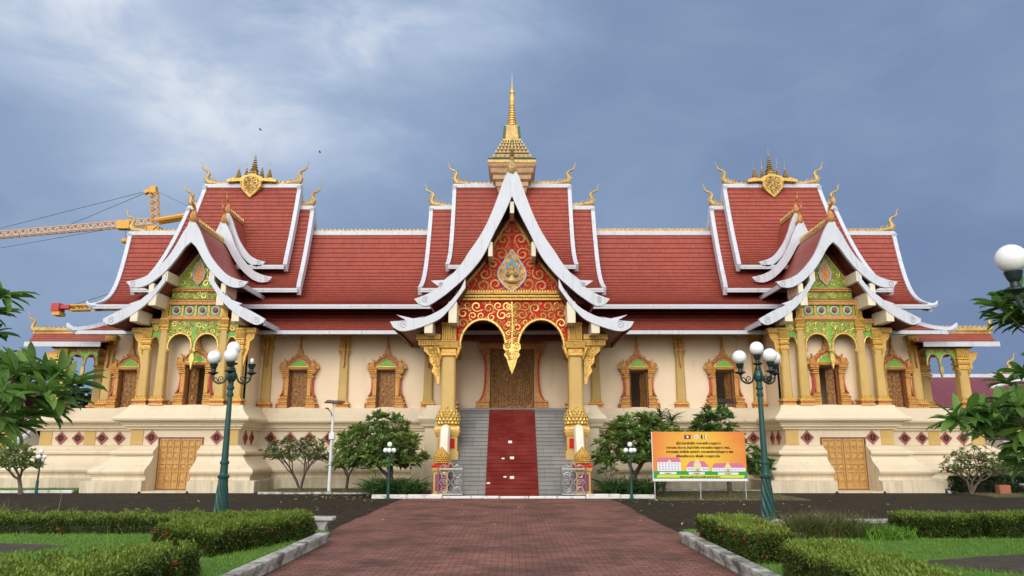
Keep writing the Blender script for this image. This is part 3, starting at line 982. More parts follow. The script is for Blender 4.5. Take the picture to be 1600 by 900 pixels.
# main roof and the lower skirt under it
roof('main_roof', (-19.3, -17.75), (19.3, 17.75), YR, ZR, 31.6, 7.77, 27, fl=(-0.5, 0.5), k=2.4)
def skirt(name, x0, x1, y_in, z_in, y_out, z_out, rows, fl):
    mb = MB(); so_ = MB()
    for i in range(rows):
        ta, tb = i/rows, (i+1)/rows
        f = lambda t: z_in-(z_in-z_out)*s_prof(t, 0.6, 2)
        g = lambda t: y_in+(y_out-y_in)*t
        a0, a1, b0, b1 = end_x(*x0, ta, fl[0]), end_x(*x1, ta, fl[1]), end_x(*x0, tb, fl[0]), end_x(*x1, tb, fl[1])
        mb.add([(a0, g(ta), f(ta)), (a1, g(ta), f(ta)), (b1, g(tb)-0.02, f(tb)+0.035), (b0, g(tb)-0.02, f(tb)+0.035), (b1, g(tb), f(tb)-0.005), (b0, g(tb), f(tb)-0.005)],
               [(0, 3, 2, 1), (3, 5, 4, 2)], [(a0, i*.3), (a1, i*.3), (b1, i*.3+.28), (b0, i*.3+.28), (b1, i*.3+.3), (b0, i*.3+.3)])
        so_.add([(a0, g(ta), f(ta)-0.15), (a1, g(ta), f(ta)-0.15), (b1, g(tb), f(tb)-0.15), (b0, g(tb), f(tb)-0.15)], [(0, 1, 2, 3)])
    o = mb.build(name, 'tile', T)
    so_.build('soffit', 'soffit', o)
    f = MB(); xa, xb = end_x(*x0, 1, fl[0]), end_x(*x1, 1, fl[1])
    f.box(xa-0.05, xb+0.05, y_out-0.08, y_out-0.01, z_out-0.13, z_out+0.035, 0.01)
    f.build('fascia', 'white', o)
    return o
sk = skirt('skirt_roof', (-17.6, -18.2), (17.6, 18.2), 33.3, 7.95, 31.35, 6.60, 8, (-0.5, 0.5))
MB().box(-17.9, 17.9, 33.25, 33.4, 6.9, 8.6).build('eave_wall', 'soffit', T)
for s in (-1, 1):
    pts = spline([(17.4, 33.2, 8.0), (17.75, 32.5, 7.35), (18.15, 31.9, 6.9), (18.7, 31.4, 6.68), (18.95, 31.25, 6.72), (19.1, 31.2, 6.95)], 4)
    MB().tube([(s*a, b, c) for a, b, c in pts], [0.15]*(len(pts)-4)+[0.13, 0.1, 0.07, 0.02], 6).build('bargeboard', 'white', sk)
# stacked upper tiers on the wings and in the middle
for c, hr, he, hr2, he2 in ((-13.35, 3.08, 3.55, 2.34, 2.66), (0, 4.05, 3.95, 2.88, 2.82), (13.35, 3.08, 3.55, 2.34, 2.66)):
    roof('tier_roof', (c-hr, c-he), (c+hr, c+he), YR, 13.72, 32.35, 8.66, 28, lin=0.35, k=1.9, fl=(-0.12, 0.12))
    o = roof('tier_roof', (c-hr2, c-he2), (c+hr2, c+he2), YR, 14.9, 33.1, 9.92, 28, lin=0.40, k=1.8, fl=(-0.1, 0.1))
    if c:
        # heart plaque with five little spires
        m_ = MB()
        pr = [(0.0, -0.80), (0.30, -0.50), (0.52, -0.20), (0.50, 0.04), (0.66, 0.09), (1.25, 0.04), (1.28, 0.16), (0.95, 0.27), (0.62, 0.22), (0.42, 0.36), (0.16, 0.44)]
        Z0 = 14.98; Yp = YR-0.35
        m_.prism([(c+a, Z0+b) for a, b in pr]+[(c-a, Z0+b) for a, b in pr[:0:-1]], Yp, Yp+0.5)
        hp = [(0, Z0-0.7), (0.24, Z0-0.42), (0.46, Z0-0.18), (0.44, Z0+0.12), (0.2, Z0+0.34), (0, Z0+0.38)]
        rp = m_.build('ridge_plaque', 'gold', o)
        m_ = scrolls(hp, c, Yp-0.02, 0.05, 0.17, 5, 0.26)
        m_.tube([(c+a, Yp-0.02, Z0+b) for a, b in pr[:5]], 0.035, 5); m_.tube([(c-a, Yp-0.02, Z0+b) for a, b in pr[:5]], 0.035, 5)
        m_.build('scrollwork', 'oldgold', rp)
        for k, h, z in ((-2, 0.62, 15.3), (-1, 0.82, 15.25), (0, 1.15, 15.5), (1, 0.82, 15.25), (2, 0.62, 15.3)):
            q = MB(); x = c+k*0.40
            q.square([(0.11, -0.2), (0.11, 0.02), (0.15, 0.04), (0.08, 0.1)], (x, YR, z))
            if k == 0:
                q.square([(0.16, -0.1), (0.16, 0.05), (0.22, 0.08), (0.15, 0.14), (0.12, 0.2), (0.2, 0.24), (0.09, 0.3)], (x, YR, z))
            n = 7
            for j in range(n):
                r = (0.18 if k == 0 else 0.14)*(1-0.8*j/n); zz = z+0.12+(0.2 if k == 0 else 0)+h*0.72*j/n
                q.lathe([(0.02, zz), (r, zz+0.01), (r*0.9, zz+0.035), (0.02, zz+0.06)], 9, (x, YR, 0))
            q.lathe([(0.02, 0.1), (0.012, h), (0.003, h+0.45)], 6, (x, YR, z))
            q.build('ridge_spire', 'oldgold', o)
# end porches with a low ridge running outwards
for s in (-1, 1):
    mb = MB(); so_ = MB()
    x_in, xr, xe = s*18.0, s*22.3, s*21.35
    for sg in (-1, 1):
        ye = 34.0+sg*1.95
        for i in range(6):
            ta, tb = i/6, (i+1)/6
            f = lambda t: 6.92-0.72*s_prof(t, 0.4, 2); g = lambda t: 34.0+(ye-34.0)*t
            x = lambda t: xr+(xe-xr)*t
            mb.add([(x_in, g(ta), f(ta)), (x(ta), g(ta), f(ta)), (x(tb), g(tb), f(tb)+0.03), (x_in, g(tb), f(tb)+0.03), (x(tb), g(tb), f(tb)), (x_in, g(tb), f(tb))], [(0, 1, 2, 3), (3, 2, 4, 5)],
                   [(x_in, i*.3), (xr, i*.3), (xr, i*.3+.28), (x_in, i*.3+.28), (xr, i*.3+.3), (x_in, i*.3+.3)])
            so_.add([(x_in, g(ta), f(ta)-.14), (x(ta), g(ta), f(ta)-.14), (x(tb), g(tb), f(tb)-.14), (x_in, g(tb), f(tb)-.14)], [(0, 1, 2, 3)])
    o = mb.build('porch_roof', 'tile', T)
    so_.build('soffit', 'soffit', o)
    f = MB()
    for ye in (32.0, 36.0):
        f.box(x_in, xe, ye-0.03, ye+0.03, 6.03, 6.25, 0.01)
    f.build('fascia', 'white', o)
    c = MB()
    c.box(s*18.6, s*22.3, 33.9, 34.1, 6.9, 7.02)
    c.tube([(s*18.4, 34, 7.02), (s*20.5, 34, 7.04), (s*22.2, 34, 7.06)], [0.08, 0.13, 0.17], 6)
    crest(c, s*18.6, s*22.3, 34.0, 7.06, 0.22, lean=s)
    chofa(c, s*22.35, 34.0, 6.95, s, 0.62)
    c.build('ridge_crest', 'oldgold', o)
    l = MB(); Y0 = 32.5
    pts = [(18.35, 6.05), (19.65, 6.05), (19.65, 5.2)]+[(19.62-0.02-0.0, 5.25)]+[(19.24+0.34*math.cos(a), 5.35+0.42*math.sin(a)) for a in np.linspace(0.0, PI, 9)]
    pts += [(18.97, 5.2), (18.99, 5.05), (18.93, 4.75), (18.87, 5.05), (18.89, 5.2)]+[(18.60+0.27*math.cos(a), 5.35+0.42*math.sin(a)) for a in np.linspace(0.0, PI, 9)]+[(18.34, 5.2)]
    l.prism([(s*a, b) for a, b in pts], Y0-0.05, Y0+0.05)
    la = l.build('lace_panel', 'green', T)
    r = MB()
    for cc, rr in ((19.24, 0.34), (18.60, 0.27)):
        r.tube([(s*(cc+rr*math.cos(a)), Y0-0.06, 5.35+0.42*math.sin(a)) for a in np.linspace(-0.2, PI+0.2, 14)], 0.035, 5)
    for i in range(9):
        xx = 18.42+1.18*i/8
        r.tube([(s*a, Y0-0.06, b) for a, b in spiral(xx, 5.93, 0.09, i, 1.2, 1 if i % 2 else -1)], 0.025, 5)
    r.prism([(s*18.87, 5.22), (s*18.99, 5.22), (s*19.01, 5.02), (s*18.93, 4.7), (s*18.85, 5.02)], Y0-0.08, Y0-0.05)
    r.box(s*18.35, s*19.65, Y0-0.09, Y0+0.02, 6.03, 6.10)
    r.build('scrollwork', 'oldgold', la)
    MB().box(s*18.3, s*20.3, 32.3, 35.8, 6.0, 6.06).build('porch_ceiling', 'soffit', T)

# ------------------------------------------------------------------ gables seen from the front
def gable_roof(axis, Yf, Yb, curve, name, eave_h=0.12, fm='white'):
    """roof sheets both sides following the half outline curve (u, z) from ridge to eave, run back along y"""
    cv = spline(curve, 5)
    mb = MB(); so_ = MB(); fas = []
    L = [0]
    for i in range(1, len(cv)): L.append(L[-1]+math.hypot(cv[i][0]-cv[i-1][0], cv[i][1]-cv[i-1][1]))
    for s in (-1, 1):
        for i in range(len(cv)-1):
            (a, za), (b, zb) = cv[i], cv[i+1]
            mb.add([(axis+s*a, Yf, za), (axis+s*a, Yb, za), (axis+s*b, Yb, zb), (axis+s*b, Yf, zb)], [(0, 1, 2, 3)], [(Yf, L[i]), (Yb, L[i]), (Yb, L[i+1]), (Yf, L[i+1])])
            d = 0.17
            so_.add([(axis+s*a, Yf+0.1, za-d), (axis+s*a, Yb, za-d), (axis+s*b*0.985, Yb, zb-d), (axis+s*b*0.985, Yf+0.1, zb-d)], [(0, 1, 2, 3)])
        b, zb = cv[-1]
        fas.append(MB().box(axis+s*(b-0.02), axis+s*(b+0.06), Yf+0.12, Yb, zb-eave_h-0.05, zb+0.03))
    o = mb.build(name, 'tile', T)
    so_.build('soffit', 'soffit', o)
    for fa in fas: fa.build('fascia', fm, o)
    return o
def board(mb, axis, outer, inner, Y0, th=0.14, sides=(-1, 1)):
    o = spline(outer, 5); i = spline(inner, 5)
    poly = o+i
    for s in sides:
        mb.prism([(axis+s*a, b) for a, b in poly], Y0, Y0+th)
def curl(mb, axis, u, z, r, Y0):
    for s in (-1, 1):
        mb.tube([(axis+s*a, Y0-0.004, b) for a, b in spiral(u, z, r, 2.4, 1.35, -1)], 0.014, 4)
def mirror_box(mb, axis, u0, u1, y0, y1, z0, z1):
    for s in (-1, 1): mb.box(axis+s*u0, axis+s*u1, y0, y1, z0, z1, 0.015)

def wing_pts(px_list, Y, ref):
    return [(K(px, py, Y)[0]-ref, K(px, py, Y)[1]) for px, py in px_list]
YG = 29.5
REF = K(302, 352, YG)[0]          # the left wing's gable axis as measured
UPo = [(302, 344), (308, 350), (315, 364), (323, 385), (333, 404), (352, 426), (371, 436), (389, 440)]
UPi = [(381, 448), (366, 449), (349, 441), (331, 424), (318, 405), (308, 387), (302, 378)]
LOo = [(329, 426), (340, 446), (355, 463), (373, 476), (394, 486), (415, 498)]
LOi = [(413, 503), (400, 507), (381, 498), (364, 486), (346, 468), (329, 441)]
up_o, up_i, lo_o, lo_i = [wing_pts(q, YG, REF) for q in (UPo, UPi, LOo, LOi)]
up_o[0] = (0.0, up_o[0][1]); up_i[-1] = (0.0, up_i[-1][1])
# half-width of the lower board is the mean of its two ends in view
def zpx(py, Y): return K(800, py, Y)[1]
for s in (-1, 1):
    ax = s*XW
    # third and second (rear) gables climb behind the front one
    for (Yg, Yb, ztop, dz, sc) in ((33.0, 35.5, 12.55, 1.0, 0.77), (32.65, 35.3, 11.95, 1.0, 0.965)):
        z0 = up_o[0][1]
        o_ = [(a*sc, ztop+(b-z0)*(0.92 if sc < 0.8 else 1.0)) for a, b in up_o]
        i_ = [(a*sc, ztop+(b-z0)*(0.92 if sc < 0.8 else 1.0)) for a, b in up_i]
        i_[-1] = (0.0, i_[-1][1])
        ro = gable_roof(ax, Yg+0.05, Yb, [(a, b-0.06) for a, b in o_[:-1]], 'gable_roof')
        mb = MB(); board(mb, ax, o_, i_, Yg)
        mb.build('bargeboard', 'white', ro)
        cm = MB(); curl(cm, ax, o_[-1][0]-0.28, o_[-1][1]-0.10, 0.12, Yg); cm.build('curl', 'curlgrey', ro)
        c = MB(); chofa(c, ax, Yg+0.05, ztop-0.15, 1, 0.62, 'y', 1.2)
        c.build('gable_finial', 'orangegold', ro)
        c = MB(); c.box(ax-0.09, ax+0.09, Yg+0.3, Yb, ztop-0.1, ztop+0.08)
        for i in range(int((Yb-Yg)/0.22)):
            y = Yg+0.5+i*0.22
            c.prism([(y-0.07, ztop+0.06), (y+0.06, ztop+0.06), (y-0.06, ztop+0.24)], ax-0.04, ax+0.04, 'yz')
        c.build('ridge_crest', 'oldgold', ro)
        MB().prism([(ax-o_[3][0]*0.8, i_[3][1]), (ax+o_[3][0]*0.8, i_[3][1]), (ax, i_[-1][1])], Yg+0.6, Yg+0.66).build('gable_board', 'soffit', ro)
    z0 = up_o[0][1]
    ro = gable_roof(ax, YG+0.05, 34.0, [(a, b-0.06) for a, b in up_o[:-1]], 'gable_roof')
    mb = MB(); board(mb, ax, up_o, up_i, YG); mb.build('bargeboard', 'white', ro)
    cm = MB(); curl(cm, ax, up_o[-1][0]-0.30, up_o[-1][1]-0.10, 0.13, YG); cm.build('curl', 'curlgrey', ro)
    c = MB(); chofa(c, ax, YG+0.05, z0-0.15, 1, 0.72, 'y', 1.2); c.build('gable_finial', 'orangegold', ro)
    c = MB(); c.box(ax-0.09, ax+0.09, YG+0.3, 33.5, z0-0.12, z0+0.06)
    for i in range(16):
        y = YG+0.5+i*0.22
        c.prism([(y-0.07, z0+0.04), (y+0.06, z0+0.04), (y-0.06, z0+0.22)], ax-0.04, ax+0.04, 'yz')
    c.build('ridge_crest', 'oldgold', ro)
    rl = gable_roof(ax, YG+0.06, 33.2, [(a, b-0.06) for a, b in lo_o[:-1]]+[(lo_o[-1][0]-0.1, lo_o[-1][1]-0.07)], 'gable_roof')
    fin = wing_pts([(352, 458), (362, 468), (379, 474), (366, 478)], YG, REF)
    for q in (-1, 1):
        mb = MB(); board(mb, ax, lo_o, lo_i, YG+0.03, sides=(q,))
        mb.prism([(ax+q*a, b) for a, b in fin], YG+0.06, YG+0.14)
        mb.build('bargeboard', 'white', rl)
    cm = MB(); curl(cm, ax, lo_o[-1][0]-0.36, lo_o[-1][1]-0.06, 0.14, YG+0.03); cm.build('curl', 'curlgrey', rl)
    for px, py, w, h in ((331, 431, 9, 17), (349, 450, 8, 17), (344, 466, 12, 22), (368, 492, 12, 20)):
        u, z = K(px, py, YG); u -= REF
        for q in (-1, 1):
            MB().box(ax+q*(u-w*0.013), ax+q*(u+w*0.013), YG+0.06, YG+1.3, z-h*0.013, z+h*0.013, 0.015).build('purlin', 'creamblock', rl)
    # carved front: pediment, friezes, four rosette panels, lace arches
    YF = YWG+0.02
    def Z(py): return zpx(py, YF)
    fr = MB()
    tri = [(0, Z(392)), (0.35, Z(410)), (0.75, Z(430)), (1.12, Z(451))]
    fr.prism([(ax+a, b) for a, b in tri]+[(ax-a, b) for a, b in tri[:0:-1]], YF, YF+0.2)
    fr.box(ax-1.10, ax+1.10, YF, YF+0.2, Z(467), Z(455))
    fr.box(ax-1.10, ax+1.10, YF, YF+0.2, Z(494), Z(477))
    # lace with two arches and a pendant
    zs, zt = Z(545), Z(521)
    pts = [(1.12, Z(500)), (1.12, zs)]+[(0.56+0.50*math.cos(a), zs+(zt-zs)*math.sin(a)**0.8) for a in np.linspace(0, PI, 13)]+[(0.06, Z(553)), (0.05, Z(560)), (0, Z(576))]
    fr.prism([(ax+a, b) for a, b in pts]+[(ax-a, b) for a, b in pts[::-1]], YF, YF+0.10)
    for u0, u1 in ((1.40, 1.82),):
        zz = Z(530)
        q = [(u0, Z(505)), (u1, Z(505)), (u1, Z(538))]+[((u0+u1)/2+(u1-u0)/2*0.95*math.cos(a), Z(538)+(Z(526)-Z(538))*math.sin(a)) for a in np.linspace(0, PI, 9)]+[(u0, Z(538))]
        for k in (-1, 1): fr.prism([(ax+k*a, b) for a, b in q], YF+0.03, YF+0.13)
    gb = fr.build('pediment', 'green', T)
    cvw = [(a*0.99, b-0.10) for a, b in spline(up_o[:-1], 4)]
    MB().prism([(ax+a, b) for a, b in cvw]+[(ax-a, b) for a, b in cvw[:0:-1]], YF+0.205, YF+0.26).build('gable_board', 'soffit', T)
    g = MB()
    for a0, b0, th in ((450, 456, 0.10), (468, 477, 0.12), (493, 500, 0.12)):
        g.box(ax-1.14, ax+1.14, YF-th, YF+0.2, Z(b0), Z(a0)-0.02, 0.01)
    n = 26
    for i in range(n):
        x = ax-1.1+2.2*(i+0.5)/n
        for p0, p1 in ((468.5, 472), (450.5, 453)):
            g.prism([(x-0.035, Z(p1)), (x+0.035, Z(p1)), (x, Z(p0))], YF-0.15, YF-0.09)
    g.box(ax-1.16, ax+1.16, YF-0.04, YF+0.18, Z(497)-0.01, Z(500)-0.05)
    for k in (-1, 1):
        g.box(ax+k*1.36, ax+k*2.3, YF-0.02, YF+0.2, Z(505)-0.02, Z(498), 0.01)
    g.build('frieze', 'orangegold', gb)
    g = MB()
    g.merge(scrolls([(0, Z(398)), (0, Z(449)), (1.05, Z(449))], ax, YF, 0.05, 0.19, 3, 0.22, avoid=([(0, Z(408)), (0.32, Z(433)), (0, Z(448))],)))
    g.merge(scrolls([(0, Z(456)), (0, Z(467)), (1.08, Z(467)), (1.08, Z(456))], ax, YF, 0.06, 0.14, 8, 0.22))
    g.merge(scrolls([(a, b) for a, b in [(0.02, Z(500)-0.04)]+pts[0:1]+pts[1:]], ax, YF, 0.045, 0.12, 12, 0.23))
    for k in (-1, 1):
        g.tube([(ax+k*(0.56+0.50*math.cos(a)), YF-0.02, zs+(zt-zs)*math.sin(a)**0.8) for a in np.linspace(0, PI, 18)], 0.04, 6)
        for u in (0.06, 1.06):
            g.tube([(ax+k*a, YF-0.02, b) for a, b in spiral(u, zs-0.06, 0.07, 1.5, 1.1, 1)], 0.03, 5)
        g.tube([(ax+k*(1.61+0.2*math.cos(a)), YF-0.0, Z(538)+(Z(526)-Z(538))*math.sin(a)) for a in np.linspace(0, PI, 12)], 0.03, 5)
        for zz in (0.45, 0.2):
            g.tube([(ax+k*a, YF+0.0, b) for a, b in spiral(1.61, Z(512)-0.02, 0.13, zz*9, 1.3, k)], 0.028, 5)
        g.tube([(ax+k*a, YF-0.02, b) for a, b in tri], 0.045, 6)
    g.prism([(ax-0.07, Z(553)), (ax+0.07, Z(553)), (ax+0.10, Z(560)), (ax, Z(578)), (ax-0.10, Z(560))], YF-0.07, YF)
    g.build('scrollwork', 'brightgold', gb)
    lf = [(0, Z(407)), (0.15, Z(417)), (0.26, Z(427)), (0.2, Z(437)), (0, Z(446))]
    m_ = MB()
    full = [(ax+a, b) for a, b in lf]+[(ax-a, b) for a, b in lf[-2:0:-1]]
    m_.prism(full, YF-0.06, YF); me = m_.build('medallion', 'orangegold', gb)
    m_ = MB()
    ring = full+[full[0]]
    m_.tube([(a, YF-0.07, b) for a, b in ring], 0.03, 5)
    for a, b in full: m_.tube([(a, YF-0.07, b), (ax+(a-ax)*1.25, YF-0.07, b+(0.07 if b > Z(427) else 0.02))], [0.035, 0.008], 5)
    m_.build('medallion_rim', 'white', gb)
    for i in range(4):
        x = ax-0.825+0.55*i
        q = MB()
        zc = Z(485.3)
        q.tube([(x+0.155*math.cos(a), YF-0.02, zc+0.165*math.sin(a)) for a in np.linspace(0, 2*PI, 15)], 0.035, 5)
        o = q.build('rosette', 'white', gb)
        q = MB(); q.ball((x, YF, zc), 0.10, 10, 6); q.build('rosette_heart', 'pink', o)
        f_ = MB()
        for k in (-1, 1): f_.box(x+k*0.235, x+k*0.28, YF-0.06, YF+0.1, Z(494), Z(477))
        f_.build('panel_frame', 'gold', gb)
    # shafts that carry the frieze, and brackets to the sides
    for k in (-1, 1):
        b = MB()
        for i in range(5):
            u = 1.13+0.055*i
            b.box(ax+k*u, ax+k*(u+0.035), YF-0.12, YF+0.25, Z(497), Z(478)+0.02)
        b.box(ax+k*1.08, ax+k*1.44, YF-0.10, YF+0.25, Z(500), Z(497))
        b.box(ax+k*1.08, ax+k*1.44, YF-0.08, YF+0.3, Z(477), Z(470))
        b.prism([(ax+k*2.1, Z(520)), (ax+k*2.55, Z(520)), (ax+k*2.5, Z(528)), (ax+k*2.35, Z(534)), (ax+k*2.32, Z(546)), (ax+k*2.22, Z(556)), (ax+k*2.14, Z(572)), (ax+k*2.1, Z(572))], YF+0.05, YF+0.2)
        b.box(ax+k*1.75, ax+k*2.62, YF-0.05, YF+0.3, Z(520), Z(512), 0.01)
        b.build('bracket', 'gold', gb)
    MB().box(ax-2.6, ax+2.6, YWG+0.05, 33.3, 6.85, 6.9).build('porch_ceiling', 'soffit', T)
# ------------------------------------------------------------------ central portico
YC, YP = 27.4, 28.6
def CP(lst, Y): return [K(a, b, Y) for a, b in lst]
cu_o = CP([(800, 262), (808, 270), (814, 284), (827, 320), (840, 350), (853, 373), (867, 393), (880, 413), (896, 431), (911, 446), (932, 459), (953, 467)], YC)
cu_i = CP([(947, 474), (933, 478), (911, 465), (892, 450), (867, 427), (845, 399), (830, 368), (812, 333), (800, 306)], YC)
cl_o = CP([(873, 435), (883, 454), (902, 476), (920, 488), (940, 496), (965, 500), (991, 502)], YC)
cl_i = CP([(986, 511), (973, 517), (950, 513), (917, 500), (900, 485), (885, 466), (873, 449)], YC)
ro = gable_roof(0, YC+0.06, 36.0, [(a, b-0.06) for a, b in cu_o[:-1]], 'gable_roof')
mb = MB(); board(mb, 0, cu_o, cu_i, YC, 0.16)
for f_ in ([(893, 426), (906, 437), (927, 438), (912, 449)],):
    q = CP(f_, YC)
    for s in (-1, 1): mb.prism([(s*a, b) for a, b in q], YC+0.05, YC+0.14)
mb.build('bargeboard', 'white', ro)
cm = MB(); curl(cm, 0, cu_o[-1][0]-0.42, cu_o[-1][1]-0.04, 0.13, YC); curl(cm, 0, cu_o[-1][0]-1.0, cu_o[-1][1]+0.55, 0.10, YC); cm.build('curl', 'curlgrey', ro)
rl = gable_roof(0, YC+0.10, 33.2, [(a, b-0.07) for a, b in cl_o[:-1]]+[(cl_o[-1][0]-0.12, cl_o[-1][1]-0.06)], 'gable_roof', fm='soffit')
q = CP([(938, 494), (955, 497), (981, 491), (962, 502)], YC)
for s in (-1, 1):
    mb = MB(); board(mb, 0, cl_o, cl_i, YC+0.04, 0.16, sides=(s,))
    mb.prism([(s*a, b) for a, b in q], YC+0.09, YC+0.17)
    mb.build('bargeboard', 'white', rl)
cm = MB(); curl(cm, 0, cl_o[-1][0]-0.52, cl_o[-1][1]-0.13, 0.15, YC+0.04); cm.build('curl', 'curlgrey', rl)
for px, py, w, h in ((834, 388, 7, 24), (893, 487, 13, 34), (931, 510, 13, 20)):
    u, z = K(px, py, YC)
    for s in (-1, 1):
        MB().box(s*(u-w*0.0122), s*(u+w*0.0122), YC+0.1, YP+0.6, z-h*0.0122, z+h*0.0122, 0.015).build('purlin', 'creamblock', rl)
u, z = K(800, 318, YC)
MB().box(-0.08, 0.08, YC+0.1, YP+0.4, z-0.35, z+0.12).build('purlin', 'creamblock', rl)
c = MB(); chofa(c, 0, YC+0.1, cu_o[0][1]-0.35, 1, 0.85, 'y', 1.3); c.build('gable_finial', 'oldgold', ro)
# pediment
def ZP(py): return K(800, py, YP)[1]
def UPx(px, py): return K(px, py, YP)[0]
tri = [(0, ZP(338)), (0.55, ZP(370)), (1.15, ZP(412)), (1.75, ZP(440)), (2.12, ZP(457))]
fr = MB()
fr.prism(tri[:1]+tri[1:]+[(-a, b) for a, b in tri[:0:-1]], YP, YP+0.25)
zsp, ztp = ZP(541), ZP(499)
arc = [(1.14+0.90*math.cos(a), zsp+(ztp-zsp)*math.sin(a)) for a in np.linspace(0, PI, 17)]
pts = [(2.2, ZP(470)), (2.2, zsp), (2.06, zsp)]+arc+[(0.24, zsp), (0.20, ZP(545)), (0, ZP(548))]
fr.prism(pts+[(-a, b) for a, b in pts[-2::-1]], YP, YP+0.25)
ped = fr.build('pediment', 'red', T)
cvw = [(a*0.99, b-0.12) for a, b in spline(cu_o[:-1], 4)]
MB().prism([(a, b) for a, b in cvw]+[(-a, b) for a, b in cvw[:0:-1]], YP+0.255, YP+0.31).build('gable_board', 'soffit', ped)
g = MB()
for s in (-1, 1):
    g.tube([(s*a, YP-0.03, b) for a, b in spline(tri, 4)], 0.06, 6)
for z0, z1, th in ((470, 466.5, 0.14), (465, 462, 0.18), (461, 459.5, 0.24)):
    g.box(-2.25, 2.25, YP-th, YP+0.2, ZP(z0), ZP(z1), 0.01)
for i in range(42):
    x = -2.2+4.4*(i+0.5)/42
    g.prism([(x-0.045, ZP(459)), (x+0.045, ZP(459)), (x+0.03, ZP(455.5)), (x-0.02, ZP(454.5))], YP-0.22, YP-0.12)
    g.box(x-0.025, x+0.025, YP-0.205, YP-0.17, ZP(466.3), ZP(462.8))
g.build('frieze', 'gold', ped)
g = MB()
med_h = [(0, ZP(391)), (0.30, ZP(408)), (0.54, ZP(424)), (0.52, ZP(436)), (0.28, ZP(448)), (0, ZP(456))]
g.merge(scrolls(tri[:1]+tri[1:]+[(0, ZP(457))], 0, YP, 0.06, 0.27, 21, 0.22, avoid=(med_h,)))
g.build('scrollwork', 'orangegold', ped)
g = MB()
g.merge(scrolls([(0.0, ZP(471)), (2.15, ZP(471)), (2.15, ZP(535))]+arc+[(0.2, ZP(545)), (0, ZP(545))], 0, YP, 0.06, 0.22, 33, 0.20))
for s in (-1, 1):
    g.tube([(s*a, YP-0.02, b) for a, b in arc], 0.055, 6)
g.tube([(0, YP-0.03, ZP(472)), (0.03, YP-0.03, ZP(500)), (0, YP-0.03, ZP(540))], 0.05, 5)
for zz in np.linspace(ZP(480), ZP(535), 5):
    for s in (-1, 1):
        g.tube([(s*a, YP-0.03, b) for a, b in spiral(0.13, zz, 0.11, 2.5, 1.2, -1)], 0.03, 5)
g.build('scrollwork', 'brightgold', ped)
# hanging pendant
g = MB()
pen = [(0.33, ZP(538)), (0.34, ZP(545)), (0.24, ZP(549)), (0.31, ZP(555)), (0.20, ZP(561)), (0.16, ZP(568)), (0.07, ZP(578)), (0, ZP(585))]
g.prism(pen+[(-a, b) for a, b in pen[-2::-1]], YP-0.10, YP+0.12)
for zz, r, u in ((541, 0.13, 0.18), (552, 0.11, 0.16), (560, 0.08, 0.09)):
    for s in (-1, 1): g.tube([(s*a, YP-0.12, b) for a, b in spiral(u, ZP(zz), r, 0.4, 1.3, 1)], 0.035, 5)
for i, zz in enumerate((548, 556, 563, 570, 576)):
    w = 0.12-0.02*i
    g.prism([(-w, ZP(zz)), (w, ZP(zz)), (0, ZP(zz+7))], YP-0.15, YP-0.08)
g.build('pendant', 'brightgold', ped)
# medallion with a praying figure in relief
g = MB()
mf = spline(med_h, 4)
full = mf+[(-a, b) for a, b in mf[-2:0:-1]]
g.prism(full, YP-0.07, YP)
md = g.build('medallion', 'orangegold', ped)
g = MB(); g.tube([(a, YP-0.08, b) for a, b in full+[full[0]]], 0.032, 5)
for s in (-1, 1):
    g.tube([(s*a, YP-0.09, b) for a, b in spline([(0.34, ZP(412)), (0.24, ZP(424)), (0.30, ZP(431)), (0.22, ZP(437)), (0.36, ZP(437))], 4)], 0.02, 5)
g.build('medallion_rim', 'white', md)
g = MB()
for s in (-1, 1):
    g.prism([(s*0.0, ZP(403)), (s*0.30, ZP(420)), (s*0.17, ZP(421)), (s*0.0, ZP(409))], YP-0.10, YP-0.06)
g.build('halo', 'blue', md)
g = MB()
zc = ZP(430)
rings = []
for z, rx, ry in ((-0.36, 0.02, 0.02), (-0.34, 0.20, 0.08), (-0.27, 0.31, 0.10), (-0.20, 0.30, 0.10), (-0.15, 0.17, 0.09), (-0.05, 0.13, 0.08), (0.05, 0.16, 0.09), (0.12, 0.17, 0.08), (0.15, 0.10, 0.06),
                  (0.175, 0.045, 0.045), (0.20, 0.06, 0.06), (0.25, 0.085, 0.08), (0.30, 0.08, 0.08), (0.34, 0.05, 0.05), (0.37, 0.035, 0.035), (0.47, 0.006, 0.006)):
    rings.append([(rx*math.cos(2*PI*k/14), YP-0.09+ry*math.sin(2*PI*k/14), zc+z) for k in range(14)])
g.rings(rings)
for s in (-1, 1):
    g.tube([(s*0.16, YP-0.11, zc+0.10), (s*0.22, YP-0.15, zc-0.03), (s*0.12, YP-0.20, zc-0.05), (0.012*s, YP-0.21, zc+0.06)], [0.05, 0.045, 0.035, 0.02], 6)
g.build('praying_figure', 'oldgold', md, smooth=True)
g = MB(); g.merge(scrolls(med_h[:], 0, YP-0.07, 0.035, 0.09, 4, 0.16, avoid=([(0, ZP(420)), (0.25, ZP(424)), (0.3, ZP(440)), (0, ZP(441))],)))
g.build('scrollwork', 'brightgold', md)
